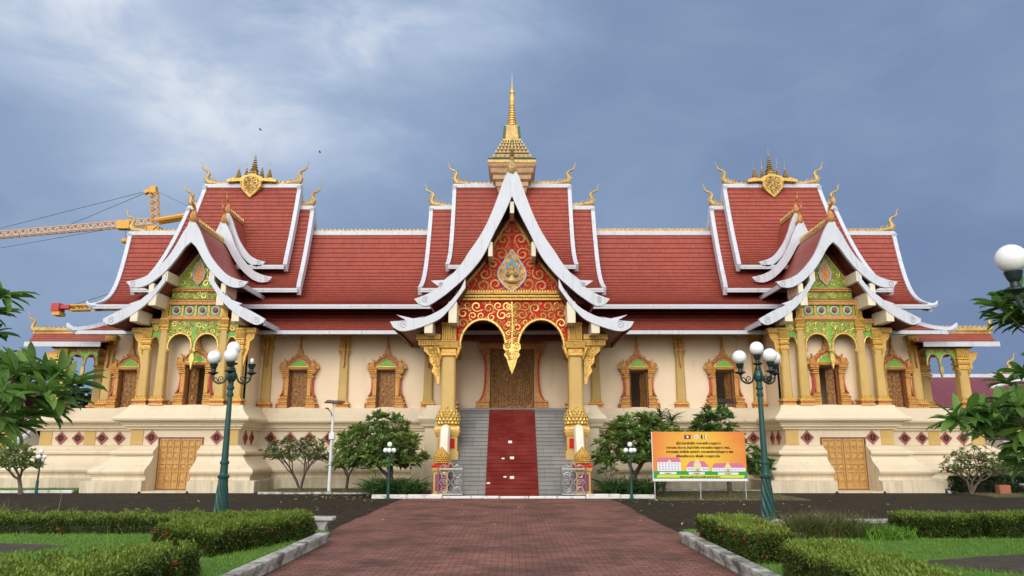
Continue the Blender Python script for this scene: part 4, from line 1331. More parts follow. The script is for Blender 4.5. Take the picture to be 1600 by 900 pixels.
# fluted shafts, side beams, ceiling
for s in (-1, 1):
    b = MB()
    z0, z1 = ZP(533), ZP(508)
    for i in range(5):
        u = 2.225+0.095*i
        b.box(s*u, s*(u+0.065), YP-0.16, YP+0.4, z0+0.05, z1, 0.015)
    b.box(s*2.18, s*2.74, YP-0.1, YP+0.45, z0, z1)
    b.box(s*2.15, s*2.78, YP-0.19, YP+0.5, z0-0.10, z0+0.03, 0.02)
    b.box(s*2.17, s*2.76, YP-0.18, YP+0.5, z1-0.02, z1+0.1, 0.02)
    b.box(s*2.78, s*3.75, YP-0.12, YP+0.42, ZP(531), ZP(522), 0.02)
    b.box(s*2.78, s*3.6, YP-0.08, YP+0.38, ZP(541), ZP(531), 0.02)
    for i in range(8):
        u = 2.84+0.105*i
        b.box(s*u, s*(u+0.06), YP-0.15, YP, ZP(540), ZP(533))
    br = [(2.80, ZP(541)), (3.45, ZP(541)), (3.44, ZP(548)), (3.22, ZP(556)), (3.20, ZP(566)), (3.06, ZP(572)), (3.12, ZP(580)), (2.94, ZP(590)), (2.9, ZP(600)), (2.80, ZP(600))]
    b.prism([(s*a, c_) for a, c_ in br], YP+0.0, YP+0.22)
    b.merge(scrolls([(2.8, ZP(542)), (3.4, ZP(542)), (3.1, ZP(565)), (2.9, ZP(588)), (2.8, ZP(588))], 0, YP, 0.05, 0.14, 5, 0.2) if s > 0 else MB())
    b.box(s*2.30, s*2.75, YP+0.3, YW, ZP(541), ZP(520))
    b.build('bracket', 'gold', ped)
    w = MB()
    w.prism([(s*2.78, ZP(521)), (s*3.7, ZP(521)), (s*3.3, ZP(512)), (s*2.78, ZP(500))], YP+0.05, YP+0.15)
    w.build('side_panel', 'soffit', ped)
MB().box(-2.7, 2.7, YP+0.25, YW, 6.95, 7.05).build('porch_ceiling', 'soffit', T)
MB().box(-2.3, 2.3, 32.4, 32.55, 6.35, 6.95).build('inner_beam', 'soffit', T)
# columns on lotus bulbs on pedestals
ZB = 2.50
for s in (-1, 1):
    x, y = s*2.46, YP+0.15
    o = column(x, y, ZB+0.35, 5.62, 0.285, 0.255, 0.01)
    b = MB(); b.square([(0.27, -0.62), (0.33, -0.55), (0.33, -0.45), (0.28, -0.42), (0.28, -0.32), (0.36, -0.26), (0.40, -0.05), (0.42, 0.0)], (x, y, ZP(533)-0.02))
    for k in (-1, 1):
        b.tube([(x+k*0.28, y-0.32, 5.05), (x+k*0.36, y-0.34, 5.3), (x+k*0.42, y-0.34, 5.5), (x+k*0.50, y-0.34, 5.55), (x+k*0.48, y-0.34, 5.45)], [0.02, 0.07, 0.08, 0.05, 0.02], 6)
    b.build('capital', 'gold', o)
    b = MB()
    prof = lambda t: (0.35+0.09*math.sin(PI*min(1, t*1.5))-0.16*max(0, t-0.35)/0.65*1.0, 0.02+1.0*t)
    b.lathe([(prof(t)[0]-0.03, prof(t)[1]) for t in np.linspace(0, 1, 10)], 20, (x, y, ZB))
    petals(b, (x, y, ZB), prof, 8, 18, 0.08)
    b.square([(0.42, -0.16), (0.47, -0.12), (0.47, -0.02), (0.42, 0.03)], (x, y, ZB))
    b.build('lotus_bulb', 'brightgold', o)
    p = MB()
    p.square([(0.54, 0), (0.54, 0.35), (0.44, 0.42), (0.44, 1.55), (0.39, 1.6), (0.39, 2.1), (0.43, 2.16), (0.48, 2.30), (0.48, ZB-0.14)], (x, y, 0))
    p.build('pedestal', 'ochre', o)
    p = MB(); p.box(x-0.30, x+0.30, y-0.405, y-0.385, 1.68, 2.05); p.build('pedestal_panel', 'red', o)
    # porch flank block and rear pilaster
    rp = column(s*2.72, 32.75, WZ, 6.0, 0.24, 0.22, 0.5, 'pilaster')
    base_mould(s*2.72, 32.75, WZ-0.005, 0.25, rp)
    # balustrade: curved cream rail falling to a lotus newel
    bl = MB()
    x0, x1 = s*2.30, s*2.62
    prf = spline([(28.3, 2.40), (28.05, 2.36), (27.85, 2.1), (27.72, 1.75), (27.6, 1.45), (27.4, 1.2)], 4)
    poly = [(a, b) for a, b in prf]+[(27.4, 0.0), (28.3, 0.0)]
    xm = s*2.50
    v = bl.prism(poly, xm-0.17, xm+0.17, 'yz')
    bl.tube([(xm, a, b) for a, b in prf], 0.185, 8)
    bo = bl.build('balustrade', 'white_cream', T)
    nw = MB()
    xn, yn = s*2.52, 27.05
    nw.square([(0.32, 0), (0.32, 0.12), (0.25, 0.16), (0.25, 0.86), (0.29, 0.90), (0.31, 0.98), (0.31, 1.02)], (xn, yn, 0))
    no = nw.build('newel', 'ochre', bo)
    r = MB(); r.square([(0.32, 1.022), (0.335, 1.06), (0.32, 1.10), (0.26, 1.13)], (xn, yn, 0)); r.build('newel_cap', 'red', bo)
    r = MB(); r.box(xn-0.19, xn+0.19, yn-0.265, yn-0.248, 0.22, 0.80); r.box(xn+0.248, xn+0.265, yn-0.19, yn+0.19, 0.22, 0.80); r.box(xn-0.265, xn-0.248, yn-0.19, yn+0.19, 0.22, 0.80)
    r.build('newel_panel', 'plum', bo)
    b = MB()
    prof2 = lambda t: (0.015+0.265*(math.sin(PI*min(1, 0.28+0.72*t))**1.25), 1.13+0.62*t)
    b.lathe([(max(0.012, prof2(t)[0]-0.02), prof2(t)[1]) for t in np.linspace(0, 1, 12)], 18, (xn, yn, 0))
    petals(b, (xn, yn, 0), prof2, 9, 16, 0.01)
    b.build('lotus_bulb', 'gold', bo)
# side stair newel at the far end of the terrace
for s in (-1, 1):
    bl = MB()
    bl.square([(0.40, 0), (0.40, 1.5), (0.46, 1.55), (0.46, 1.75)], (s*22.3, 33.2, 0))
    o = bl.build('newel', 'base', T)
    b = MB()
    prof3 = lambda t: (0.30+0.20*math.sin(PI*min(1, t*1.35))-0.32*max(0, t-0.5)/0.5, 1.75+0.95*t)
    b.lathe([(max(0.012, prof3(t)[0]-0.02), prof3(t)[1]) for t in np.linspace(0, 1, 12)], 18, (s*22.3, 33.2, 0))
    petals(b, (s*22.3, 33.2, 0), prof3, 7, 12, 0.06)
    b.build('lotus_bulb', 'gold', o)
    t = MB()
    t.tube([(s*22.1, 33.1, 1.9), (s*21.7, 33.1, 2.05), (s*21.35, 33.1, 2.3), (s*21.2, 33.1, 2.6)], [0.2, 0.16, 0.09, 0.02], 6)
    t.build('curved_tail', 'white', o)
# stair
NS = 23
ZF = 3.25
yb, yt = 26.75, 31.2
st = MB(); cp = MB()
rise, run = ZF/NS, (yt-yb)/NS
for i in range(NS):
    y0 = yb+run*i
    st.box(-2.28, 2.28, y0, y0+run+(0.001 if i < NS-1 else 0), rise*i if i else -0.02, rise*(i+1)-0.03)
    st.box(-2.28, 2.28, y0-0.032, y0+run-0.002, rise*(i+1)-0.028, rise*(i+1), 0.006)
    cp.box(-0.94, 0.94, y0-0.043, y0-0.033, rise*i+0.012, rise*(i+1)+0.008)
    cp.box(-0.94, 0.94, y0-0.043, y0+run-0.044, rise*(i+1)+0.002, rise*(i+1)+0.009)
st.box(-2.28, 2.28, yb+0.3, yt, -0.02, 0.05)
st.box(-3.2, 3.2, yt+0.01, YW+0.2, ZF-0.3, ZF)
st.box(-3.0, 3.0, 32.6, YW+0.2, ZF, WZ-0.012)
sto = st.build('stair', 'step', T)
cp.box(-0.94, 0.94, yt+0.0, 32.59, ZF+0.002, ZF+0.01)
cp.build('carpet', 'carpet', sto)
for s in (-1, 1):
    MB().box(s*2.285, s*2.95, 28.9, 31.5, 0.0, ZF-0.02).build('stair_flank', 'base', T)
    # moulded block stepping out beside the portico
    q = MB()
    q.square([(0.5, 0), (0.5, 2.5), (0.62, 2.56), (0.66, 2.66), (0.74, 2.76), (0.80, 2.86), (0.74, 2.98), (0.60, 3.12), (0.48, 3.28), (0.45, 3.42)], (s*3.05, 31.0, 0), 1.0, 1.0)
    q.build('flank_block', 'base', T)

# ------------------------------------------------------------------ spire
YS = 36.0
def ring_px(lst, name, m, parent, n=4):
    mb = MB(); pr = []
    for hw, py in lst:
        x, z = K(800+hw, py, YS)
        pr.append((x, z))
    if n == 4: mb.square(pr, (0, YS, 0))
    else: mb.lathe(pr, n, (0, YS, 0))
    return mb.build(name, m, parent)
sp = ring_px([(21, 308), (23, 301), (25, 299), (25, 293), (29, 290), (29, 284), (32, 281), (33, 275), (35, 272), (35.5, 269)], 'spire', 'tierpink', T)
ring_px([(35.5, 269), (36.5, 267), (36.5, 263.2), (35.5, 262.6)], 'tier', 'oldgold', sp)
ring_px([(35, 262.5), (36.8, 261.5), (36, 260.4), (34, 260), (29, 258)], 'tier_rim', 'darkgreen', sp)
tiers = [(29, 258, 250.5), (25.5, 250, 244), (22, 243.5, 238), (19, 237.5, 232), (16, 231.5, 227), (13.5, 226.5, 223)]
for hw, a, b in tiers:
    ring_px([(hw-4, a), (hw-1.5, a-1), (hw-0.5, a-(a-b)*0.5), (hw-2.5, b+0.5), (hw-4, b)], 'tier', 'tierpink', sp)
    ring_px([(hw-1.5, a-0.2), (hw, a-0.7), (hw-0.3, a-1.3), (hw-2.0, a-1.6)], 'tier_rim', 'darkgreen', sp)
    f = MB()
    for k in range(9):
        x, z = K(800+(hw-1)*(k/4-1), a-2, YS); w = 0.06; hwm = K(800+hw-1, a, YS)[0]
        for sy in (-1,):
            f.prism([(x-w, z), (x+w, z), (x, z+0.18)], YS-hwm-0.01, YS-hwm+0.05)
    f.build('leaf_row', 'oldgold', sp)
ring_px([(12, 223), (12.3, 218), (10.5, 203), (10, 200), (8, 198.5)], 'shaft_block', 'oldgold', sp)
f = MB()
for sx in (-1, 1):
    for sy in (-1, 1):
        f.tube([(sx*K(812, 221, YS)[0], YS+sy*K(812, 221, YS)[0], K(800, 221, YS)[1]), (sx*K(810.5, 203, YS)[0], YS+sy*K(810.5, 203, YS)[0], K(800, 202, YS)[1])], 0.075, 5)
f.build('corner_strip', 'darkgreen', sp)
pr = [(7, 198.5)]
for i in range(9):
    y0 = 197-3.9*i; r = 7.0-0.36*i
    pr += [(r*0.75, y0+0.2), (r, y0-0.6), (r, y0-2.0), (r*0.75, y0-3.2)]
pr += [(3.4, 161), (4.2, 158), (3.4, 150), (2.9, 147), (4.2, 146), (4.2, 144.5), (2.0, 143), (2.2, 141), (0.9, 138), (0.5, 128), (0.3, 115)]
ring_px(pr, 'ringed_pinnacle', 'brightgold', sp, 14)
# ------------------------------------------------------------------ more materials
M['road'] = brick_mat('dark_weathered_paver', (0.066, 0.050, 0.036), (0.034, 0.026, 0.019), (0.014, 0.012, 0.010), 0.24, 0.12, 0.014, 0.95,
                      dirt=((0.026, 0.026, 0.016), 0.5, 0.44, 0.70, 0.8), dirt2=((0.10, 0.082, 0.062), 1.5, 0.55, 0.78, 0.5), bump=0.6, rot=R(45), spec=0.12)
M['path'] = brick_mat('red_brick_paver', (0.33, 0.145, 0.115), (0.205, 0.09, 0.072), (0.085, 0.048, 0.040), 0.21, 0.105, 0.010, 0.8,
                      dirt=((0.050, 0.034, 0.028), 0.7, 0.42, 0.70, 0.85), dirt2=((0.33, 0.20, 0.165), 1.8, 0.52, 0.78, 0.5), bump=0.6, spec=0.2)
M['earth'] = mat('far_earth', (0.10, 0.085, 0.05), 0.95, var=(0.05, 0.07, 0.025), var_scale=0.15, var_amt=0.9)
M['soil'] = mat('dark_soil', (0.055, 0.040, 0.030), 0.95, var=(0.10, 0.075, 0.05), var_scale=5, var_amt=0.7, bump=1.0, bump_scale=14)
M['turf'] = mat('mown_turf', (0.11, 0.22, 0.028), 0.95, var=(0.075, 0.15, 0.022), var_scale=1.6, var_amt=0.8, second=((0.15, 0.17, 0.05), 4, (0.5, 0.75, 0.6)), bump=0.6, bump_scale=60)
M['moss'] = mat('mossy_grass_strip', (0.085, 0.095, 0.035), 0.95, var=(0.055, 0.048, 0.035), var_scale=1.2, var_amt=0.8, bump=0.8, bump_scale=40)
M['kerb'] = mat('weathered_white_kerb', (0.58, 0.57, 0.53), 0.85, var=(0.075, 0.07, 0.06), var_scale=2.6, var_amt=0.92,
                second=((0.30, 0.29, 0.26), 9, (0.45, 0.7, 0.7)), bump=0.5, bump_scale=18, lo=0.43, hi=0.62)
M['whitekerb'] = mat('white_painted_kerb', (0.72, 0.72, 0.70), 0.8, var=(0.18, 0.17, 0.15), var_scale=3.5, var_amt=0.8, bump=0.3, bump_scale=20, lo=0.52, hi=0.7)
M['bench'] = mat('grey_concrete_bench', (0.52, 0.51, 0.47), 0.85, var=(0.22, 0.21, 0.19), var_scale=4, var_amt=0.7, bump=0.3)
M['bark'] = mat('grey_bark', (0.16, 0.125, 0.095), 0.9, var=(0.08, 0.06, 0.045), var_scale=8, var_amt=0.8, bump=0.5, bump_scale=30)
M['lampgreen'] = mat('dark_green_lamp_iron', (0.010, 0.075, 0.065), 0.35, 0.1, var=(0.02, 0.05, 0.045), var_scale=6, var_amt=0.6)
M['lampblack'] = mat('black_green_iron', (0.012, 0.028, 0.026), 0.4, 0.1)
M['globe'] = mat('opal_globe', (0.86, 0.87, 0.89), 0.22)
M['bulb'] = mat('clear_bulb', (0.85, 0.83, 0.75), 0.15)
M['pole'] = mat('white_pole_paint', (0.74, 0.76, 0.78), 0.4)
M['solar'] = mat('solar_cell', (0.012, 0.014, 0.03), 0.2)
M['steel'] = mat('silver_gate_steel', (0.50, 0.50, 0.51), 0.35, 0.5, var=(0.32, 0.31, 0.30), var_scale=8, var_amt=0.6)
M['darksteel'] = mat('dark_gate_steel', (0.14, 0.135, 0.13), 0.4, 0.4)
M['crane'] = mat('crane_yellow', (0.66, 0.36, 0.05), 0.5)
M['craneorange'] = mat('crane_orange', (0.66, 0.33, 0.04), 0.5)
M['cranepink'] = mat('faded_crane_lattice', (0.66, 0.42, 0.24), 0.6)
M['cranered'] = mat('crane_red', (0.45, 0.04, 0.04), 0.5)
M['cable'] = mat('steel_cable', (0.12, 0.11, 0.12), 0.5)
M['maroon'] = brick_mat('maroon_corrugated_roof', (0.20, 0.040, 0.062), (0.17, 0.034, 0.052), (0.10, 0.02, 0.03), 0.35, 30, 0.05, 0.5, uv=True, bump=0.8)
M['paper'] = mat('white_paper', (0.80, 0.80, 0.82), 0.7)
M['terracotta'] = mat('terracotta_block', (0.40, 0.13, 0.08), 0.8, var=(0.3, 0.1, 0.06), var_scale=6, var_amt=0.6)
M['birdgrey'] = mat('dark_bird_plumage', (0.06, 0.06, 0.07), 0.7)
M['l_plum'] = leaf_mat('plumeria_leaf', (0.109, 0.210, 0.050), (0.328, 0.420, 0.126), trans=0.35)
M['l_pale'] = leaf_mat('pale_plumeria_leaf', (0.095, 0.149, 0.047), (0.270, 0.297, 0.115))
M['l_near'] = leaf_mat('glossy_plumeria_leaf', (0.065, 0.163, 0.034), (0.195, 0.338, 0.072), rough=0.45, trans=0.35)
M['l_mango'] = leaf_mat('dark_glossy_leaf', (0.065, 0.155, 0.043), (0.195, 0.309, 0.073), rough=0.42)
M['l_hedge'] = leaf_mat('ixora_leaf', (0.052, 0.096, 0.022), (0.151, 0.191, 0.039))
M['l_hedgetop'] = leaf_mat('bright_ixora_shoot', (0.131, 0.232, 0.029), (0.253, 0.309, 0.052))
M['l_dark'] = leaf_mat('dark_hedge_leaf', (0.021, 0.042, 0.018), (0.046, 0.078, 0.026))
M['l_lily'] = leaf_mat('strap_leaf', (0.046, 0.117, 0.036), (0.130, 0.221, 0.065))
M['l_grass'] = leaf_mat('grass_blade', (0.110, 0.275, 0.026), (0.209, 0.385, 0.050))
M['l_dry'] = leaf_mat('dry_grass_blade', (0.10, 0.11, 0.04), (0.30, 0.24, 0.12))
M['l_far'] = leaf_mat('far_tree_leaf', (0.025, 0.056, 0.020), (0.070, 0.119, 0.039))
M['ixora'] = leaf_mat('ixora_flower', (0.45, 0.05, 0.03), (0.60, 0.14, 0.05))
M['blossom'] = leaf_mat('cream_blossom', (0.70, 0.66, 0.50), (0.80, 0.78, 0.70))
M['yellowleaf'] = leaf_mat('fallen_leaf', (0.40, 0.28, 0.06), (0.55, 0.45, 0.30))
M['core'] = mat('hedge_twigs', (0.022, 0.026, 0.012), 0.95)

# ------------------------------------------------------------------ ground, road, path, planters
struct(MB().box(-1500, 1500, -60, 3000, -1.0, -0.012).build('ground', 'earth'))
mb = MB(); mb.add([(-70, -8, 0), (70, -8, 0), (70, 46, 0), (-70, 46, 0)], [(0, 1, 2, 3)]); struct(mb.build('road', 'road'))
mb = MB()
edge = []
for i in range(41):
    y = -6+ (26.2+6)*i/40
    edge.append(y)
rnd = random.Random(4)
L_ = [(-3.55+rnd.uniform(-0.05, 0.05)-(0.25 if y > 15 else 0), y) for y in edge]; R_ = [(3.30+rnd.uniform(-0.05, 0.05)+(0.1 if y > 15 else 0), y) for y in edge]
v = [(a, b, 0.004) for a, b in L_]+[(a, b, 0.004) for a, b in R_]
mb.add(v, [(i, i+41, i+42, i+1) for i in range(40)])
struct(mb.build('path', 'path'))
def slab(name, x0, x1, y0, y1, z, m):
    return struct(MB().box(x0, x1, y0, y1, -0.2, z).build(name, m))
slab('lawn', -24, -3.62, 2, 15.4, 0.11, 'turf')
slab('lawn', 3.40, 24, 2, 15.4, 0.11, 'turf')
slab('grass_strip', -9.6, -4.8, 28.9, 31.85, 0.05, 'moss')
slab('grass_strip', -4.8, -2.6, 26.45, 31.85, 0.06, 'moss')
slab('grass_strip', 2.8, 4.9, 26.45, 31.85, 0.06, 'moss')
slab('grass_strip', 4.9, 9.9, 25.2, 31.85, 0.02, 'moss')
slab('grass_strip', -30, -16.9, 29.6, 31.85, 0.05, 'moss')
slab('grass_strip', 16.9, 32, 26.8, 31.85, 0.03, 'moss')
def planter_kerb(x, y0, y1, s, lab):
    mb = MB()
    pr = [(0.0, -0.1), (0.0, 0.09), (-0.03, 0.10), (-0.03, 0.125), (0.0, 0.135), (-0.045, 0.135), (-0.05, 0.18), (-0.03, 0.195), (0.13, 0.195), (0.15, 0.18), (0.15, -0.1)]
    y = y0
    while y < y1-0.05:                    # cast lengths with open joints
        e = min(y+1.1, y1)
        mb.prism([(x+s*a, b) for a, b in pr], y+0.006, e-0.006)
        y = e
    mb.prism([(x+s*0.24, -0.1), (x+s*0.24, 0.2), (x+s*2.4, 0.2), (x+s*2.4, -0.1)], y1-0.22, y1)
    o = mb.build('planter_kerb', 'kerb')
    struct(o); tag(o, lab, 'kerb')
    return o
planter_kerb(-3.40, 3, 14.2, -1, 'weathered white moulded kerb of the planting bed left of the red path')
planter_kerb(3.12, 3, 14.2, 1, 'weathered white moulded kerb of the planting bed right of the red path')
def low_kerb(x0, x1, y0, y1, h, m, lab):
    mb = MB(); n = max(1, int(abs(x1-x0)/0.9)); r = random.Random(int(x0*10))
    for i in range(n):
        a, b = x0+(x1-x0)*i/n, x0+(x1-x0)*(i+1)/n
        mb.box(a+0.008, b-0.008, y0+r.uniform(-0.01, 0.01), y1, -0.1, h+r.uniform(-0.015, 0.01), 0.02)
    o = struct(mb.build('kerb', m)); tag(o, lab, 'kerb')
low_kerb(-4.85, -2.4, 26.3, 26.45, 0.14, 'whitekerb', 'white painted kerb in front of the strap-leaf bed left of the stair')
low_kerb(2.55, 4.95, 26.3, 26.45, 0.14, 'whitekerb', 'white painted kerb in front of the strap-leaf bed right of the stair')
low_kerb(-2.4, 2.55, 26.32, 26.45, 0.07, 'whitekerb', 'low chipped white kerb along the foot of the wide stair')
low_kerb(-9.6, -4.9, 28.75, 28.9, 0.07, 'kerb', 'low stained kerb of the grass strip under the small bare-stemmed trees')
low_kerb(5.0, 10.2, 30.3, 30.42, 0.09, 'whitekerb', 'low white kerb behind the orange banner')
low_kerb(-30, -17.0, 29.45, 29.6, 0.10, 'whitekerb', 'white kerb of the grass strip at the far left of the temple')
low_kerb(16.8, 20.3, 29.3, 29.45, 0.10, 'whitekerb', 'white kerb of the grass strip at the far right of the temple')
def blob(name, cx, cy, rx, ry, z, m, seed):
    r = random.Random(seed); n = 40
    ph = [r.uniform(0, 6.28) for _ in range(4)]
    v = [(cx, cy, z+0.05)]
    for k in (0.6, 1.0):
        for i in range(n):
            a = 2*PI*i/n; q = k*(1+0.07*math.sin(2*a+ph[0])+0.05*math.sin(5*a+ph[1])+0.03*math.sin(9*a+ph[2]))
            v.append((cx+rx*q*math.cos(a), cy+ry*q*math.sin(a), z+(0.035 if k < 1 else -0.005)+r.uniform(-0.008, 0.008)*(k < 1)))
    f = [(0, 1+i, 1+(i+1) % n) for i in range(n)]+[(1+i, 1+n+i, 1+n+(i+1) % n, 1+(i+1) % n) for i in range(n)]
    mb = MB(); mb.add(v, f)
    return struct(mb.build(name, m, smooth=True))
blob('soil_bed', -9.7, 12.5, 2.3, 0.75, 0.118, 'soil', 1)
blob('soil_bed', 8.25, 10.9, 2.4, 0.95, 0.118, 'soil', 2)

# ------------------------------------------------------------------ foliage helpers
T_SMALL = (np.array([(0, 0, 0), (0.5, -0.5, 0.10), (1, 0, -0.04), (0.5, 0.5, 0.10)], float), [(0, 2, 1), (0, 3, 2)])
def big_leaf():
    st = [(0.0, 0.0), (0.14, 0.20), (0.32, 0.38), (0.52, 0.47), (0.70, 0.45), (0.86, 0.28), (1.0, 0.0)]
    v = [(0, 0, 0)]; f = []
    for a, w in st[1:-1]:
        z = 0.10*a-0.30*a*a
        v += [(a, -w, z+0.06), (a, 0, z), (a, w, z+0.06)]
    v.append((1, 0, -0.22)); n = len(st)-2
    f += [(0, 2, 1), (0, 3, 2)]
    for k in range(n-1):
        b = 1+3*k
        f += [(b, b+1, b+4, b+3), (b+1, b+2, b+5, b+4)]
    b = 1+3*(n-1)
    f += [(b, b+1, b+3), (b+1, b+2, b+3)]
    return np.array(v, float), f
T_BIG = big_leaf()
T_STRAP = (np.array([(0, -0.4, 0), (0, 0.4, 0), (0.35, -0.5, 0.02), (0.35, 0.5, 0.02), (0.70, -0.4, -0.10), (0.70, 0.4, -0.10), (1, 0, -0.36)], float),
           [(0, 1, 3, 2), (2, 3, 5, 4), (4, 5, 6)])
T_BLADE = (np.array([(0, -0.5, 0), (0, 0.5, 0), (1, 0, -0.1)], float), [(0, 1, 2)])
def leaves(name, P, D, L, Wd, m, parent=None, tpl=T_SMALL, droop=1.0, world=True):
    P = np.asarray(P, float); D = np.asarray(D, float)
    D = D/np.linalg.norm(D, axis=1, keepdims=True)
    n = len(P)
    L = np.broadcast_to(np.asarray(L, float), (n,)); Wd = np.broadcast_to(np.asarray(Wd, float), (n,))
    up = np.tile(np.array([0, 0, 1.0]), (n, 1))+NP.normal(0, 0.25, (n, 3))
    Sd = np.cross(D, up); Sd /= np.maximum(np.linalg.norm(Sd, axis=1, keepdims=True), 1e-6)
    U = np.cross(Sd, D)
    t, faces = tpl
    V = P[:, None, :]+(t[None, :, 0:1]*L[:, None, None])*D[:, None, :]+(t[None, :, 1:2]*Wd[:, None, None])*Sd[:, None, :]+(t[None, :, 2:3]*L[:, None, None]*droop)*U[:, None, :]
    k = len(t)
    V = V.reshape(-1, 3)
    idx = []; tot = []
    base = np.arange(n)*k
    me = bpy.data.meshes.new(name)
    sizes = [len(f) for f in faces]
    flat = np.concatenate([np.array(f) for f in faces])
    loops = (base[:, None]+flat[None, :]).ravel()
    sz = np.tile(np.array(sizes), n)
    starts = np.concatenate([[0], np.cumsum(sz)[:-1]])
    me.vertices.add(len(V)); me.vertices.foreach_set('co', V.ravel())
    me.loops.add(len(loops)); me.loops.foreach_set('vertex_index', loops.astype(np.int32))
    me.polygons.add(len(sz)); me.polygons.foreach_set('loop_start', starts.astype(np.int32))
    me.polygons.foreach_set('loop_total', sz.astype(np.int32))
    me.update(calc_edges=True); me.validate()
    if tpl is T_BIG: me.polygons.foreach_set('use_smooth', [True]*len(me.polygons))
    me.materials.append(M[m])
    return link(name, me, parent, world)

def hedge(label, quad, z0, z1, n, leaf=0.055, flowers=40, m='l_hedge', top='l_hedgetop', shaggy=0.03, seed=1, group=None, tops=0.5):
    """a clipped hedge over a plan quadrilateral (counter-clockwise)"""
    cx = sum(p[0] for p in quad)/4; cy = sum(p[1] for p in quad)/4
    t = thing('hedge', label, 'hedge', (cx, cy, z0), 0, group)
    rg = np.random.default_rng(seed)
    q = [np.array(p, float) for p in quad]
    faces = []
    for i in range(4):
        a, b = q[i], q[(i+1) % 4]; d = b-a; ln = np.linalg.norm(d)
        faces.append(('s', a, b, np.array([d[1], -d[0], 0])/ln, ln*(z1-z0)))
    area_top = 0.5*abs(np.cross(q[2]-q[0], q[3]-q[1]))
    faces.append(('t', None, None, np.array([0, 0, 1.0]), area_top))
    tot = sum(f[4] for f in faces)
    P = []; D = []; Pt = []; Dt = []; FP = []; FD = []
    def wob(p):
        return 0.5*np.sin(p[:, 0]*5.1+seed)+0.5*np.sin(p[:, 1]*4.3+1.7*seed)+0.6*np.sin(p[:, 0]*13+p[:, 1]*11+p[:, 2]*9)
    for kind, a, b, nv, ar in faces:
        k = max(8, int(1.7*n*ar/tot))
        u = rg.random(k); v = rg.random(k)
        if kind == 's':
            xy = a[None]+(b-a)[None]*u[:, None]; z = z0+(z1-z0)*v
            p = np.column_stack([xy, z])
        else:
            xy = (q[0][None]*(1-u[:, None])+q[1][None]*u[:, None])*(1-v[:, None])+(q[3][None]*(1-u[:, None])+q[2][None]*u[:, None])*v[:, None]
            p = np.column_stack([xy, np.full(k, z1)])
        p = p+nv[None]*(wob(p)*shaggy-np.abs(rg.normal(0, 0.05, k)))[:, None]
        d = nv[None]*0.9+rg.normal(0, 0.75, (k, 3))+np.array([0, 0, 0.35])
        if kind == 't':
            sel = rg.random(k) < tops
            lift = rg.random((sel.sum(), 1))*np.array([[0, 0, shaggy*2.2]])
            Pt.append(p[sel]+lift); Dt.append(d[sel]+np.array([0, 0, 0.5])); P.append(p[~sel]); D.append(d[~sel])
        else:
            sel = (v > 0.86) & (rg.random(k) < 0.5*tops)
            Pt.append(p[sel]); Dt.append(d[sel]); P.append(p[~sel]); D.append(d[~sel])
        # flower heads
        kf = int(flowers*ar/tot)
        for j in rg.integers(0, k, kf):
            c = p[j]+nv*0.03
            if kind == 's' and rg.random() < 0.45: c[2] = z1-rg.random()*0.08
            for _ in range(14):
                FP.append(c+rg.normal(0, 0.028, 3)); FD.append(nv+rg.normal(0, 0.8, 3)+np.array([0, 0, .3]))
    P = np.concatenate(P); D = np.concatenate(D)
    leaves('foliage', P, D, leaf*rg.uniform(0.65, 1.2, len(P)), leaf*0.46, m, t)
    Pt = np.concatenate(Pt); Dt = np.concatenate(Dt)
    if len(Pt): leaves('shoots', Pt, Dt, leaf*rg.uniform(0.7, 1.2, len(Pt)), leaf*0.42, top, t)
    if FP: leaves('flowers', FP, FD, 0.032, 0.022, 'ixora', t)
    mb = MB()
    k = 0.17
    inner = [((p[0]-cx), (p[1]-cy)) for p in quad]
    ins = []
    for x, y in inner:
        r = math.hypot(x, y); f = max(0.2, 1-k*1.4/r); ins.append((cx+x*f, cy+y*f))
    mb.rings([[(x, y, z0) for x, y in ins], [(x, y, z1-0.12) for x, y in ins]])
    mb.build('twigs', 'core', t)
    return t

def grow(mb, node, tips, r, rg, depth=0):
    """branch from node to tips by repeated splitting"""
    node = np.array(node, float); tips = np.asarray(tips, float)
    if len(tips) == 1 or depth > 7:
        for tp in tips:
            mid = (node+tp)/2+rg.normal(0, 0.05, 3)*np.linalg.norm(tp-node)-np.array([0, 0, 0.06])*np.linalg.norm(tp-node)
            mb.tube([node, mid, tp], [r, r*0.75, max(0.006, r*0.5)], 5)
        return
    k = 3 if len(tips) > 7 and rg.random() < 0.5 else 2
    dirs = tips-node
    c = [tips[rg.integers(len(tips))]]
    for _ in range(k-1):
        dd = np.min([np.linalg.norm(tips-q, axis=1) for q in c], axis=0); c.append(tips[int(np.argmax(dd))])
    c = np.array(c)
    for _ in range(5):
        lab = np.argmin(np.linalg.norm(tips[:, None]-c[None], axis=2), axis=1)
        for i in range(k):
            if (lab == i).any(): c[i] = tips[lab == i].mean(0)
    for i in range(k):
        g = tips[lab == i]
        if not len(g): continue
        tgt = g.mean(0)
        f = 0.42 if len(g) > 1 else 1.0
        rr = max(0.008, r*(len(g)/len(tips))**0.42)
        if len(g) == 1:
            grow(mb, node, g, rr, rg, 9)
            continue
        nn = node+(tgt-node)*f+rg.normal(0, 0.04, 3)*np.linalg.norm(tgt-node)
        mid = (node+nn)/2-np.array([0, 0, 0.05])*np.linalg.norm(nn-node)+rg.normal(0, 0.04, 3)*np.linalg.norm(nn-node)
        mb.tube([node, mid, nn], [r*0.95 if i == 0 else rr*1.1, rr*1.05, rr], 6)
        grow(mb, nn, g, rr, rg, depth+1)
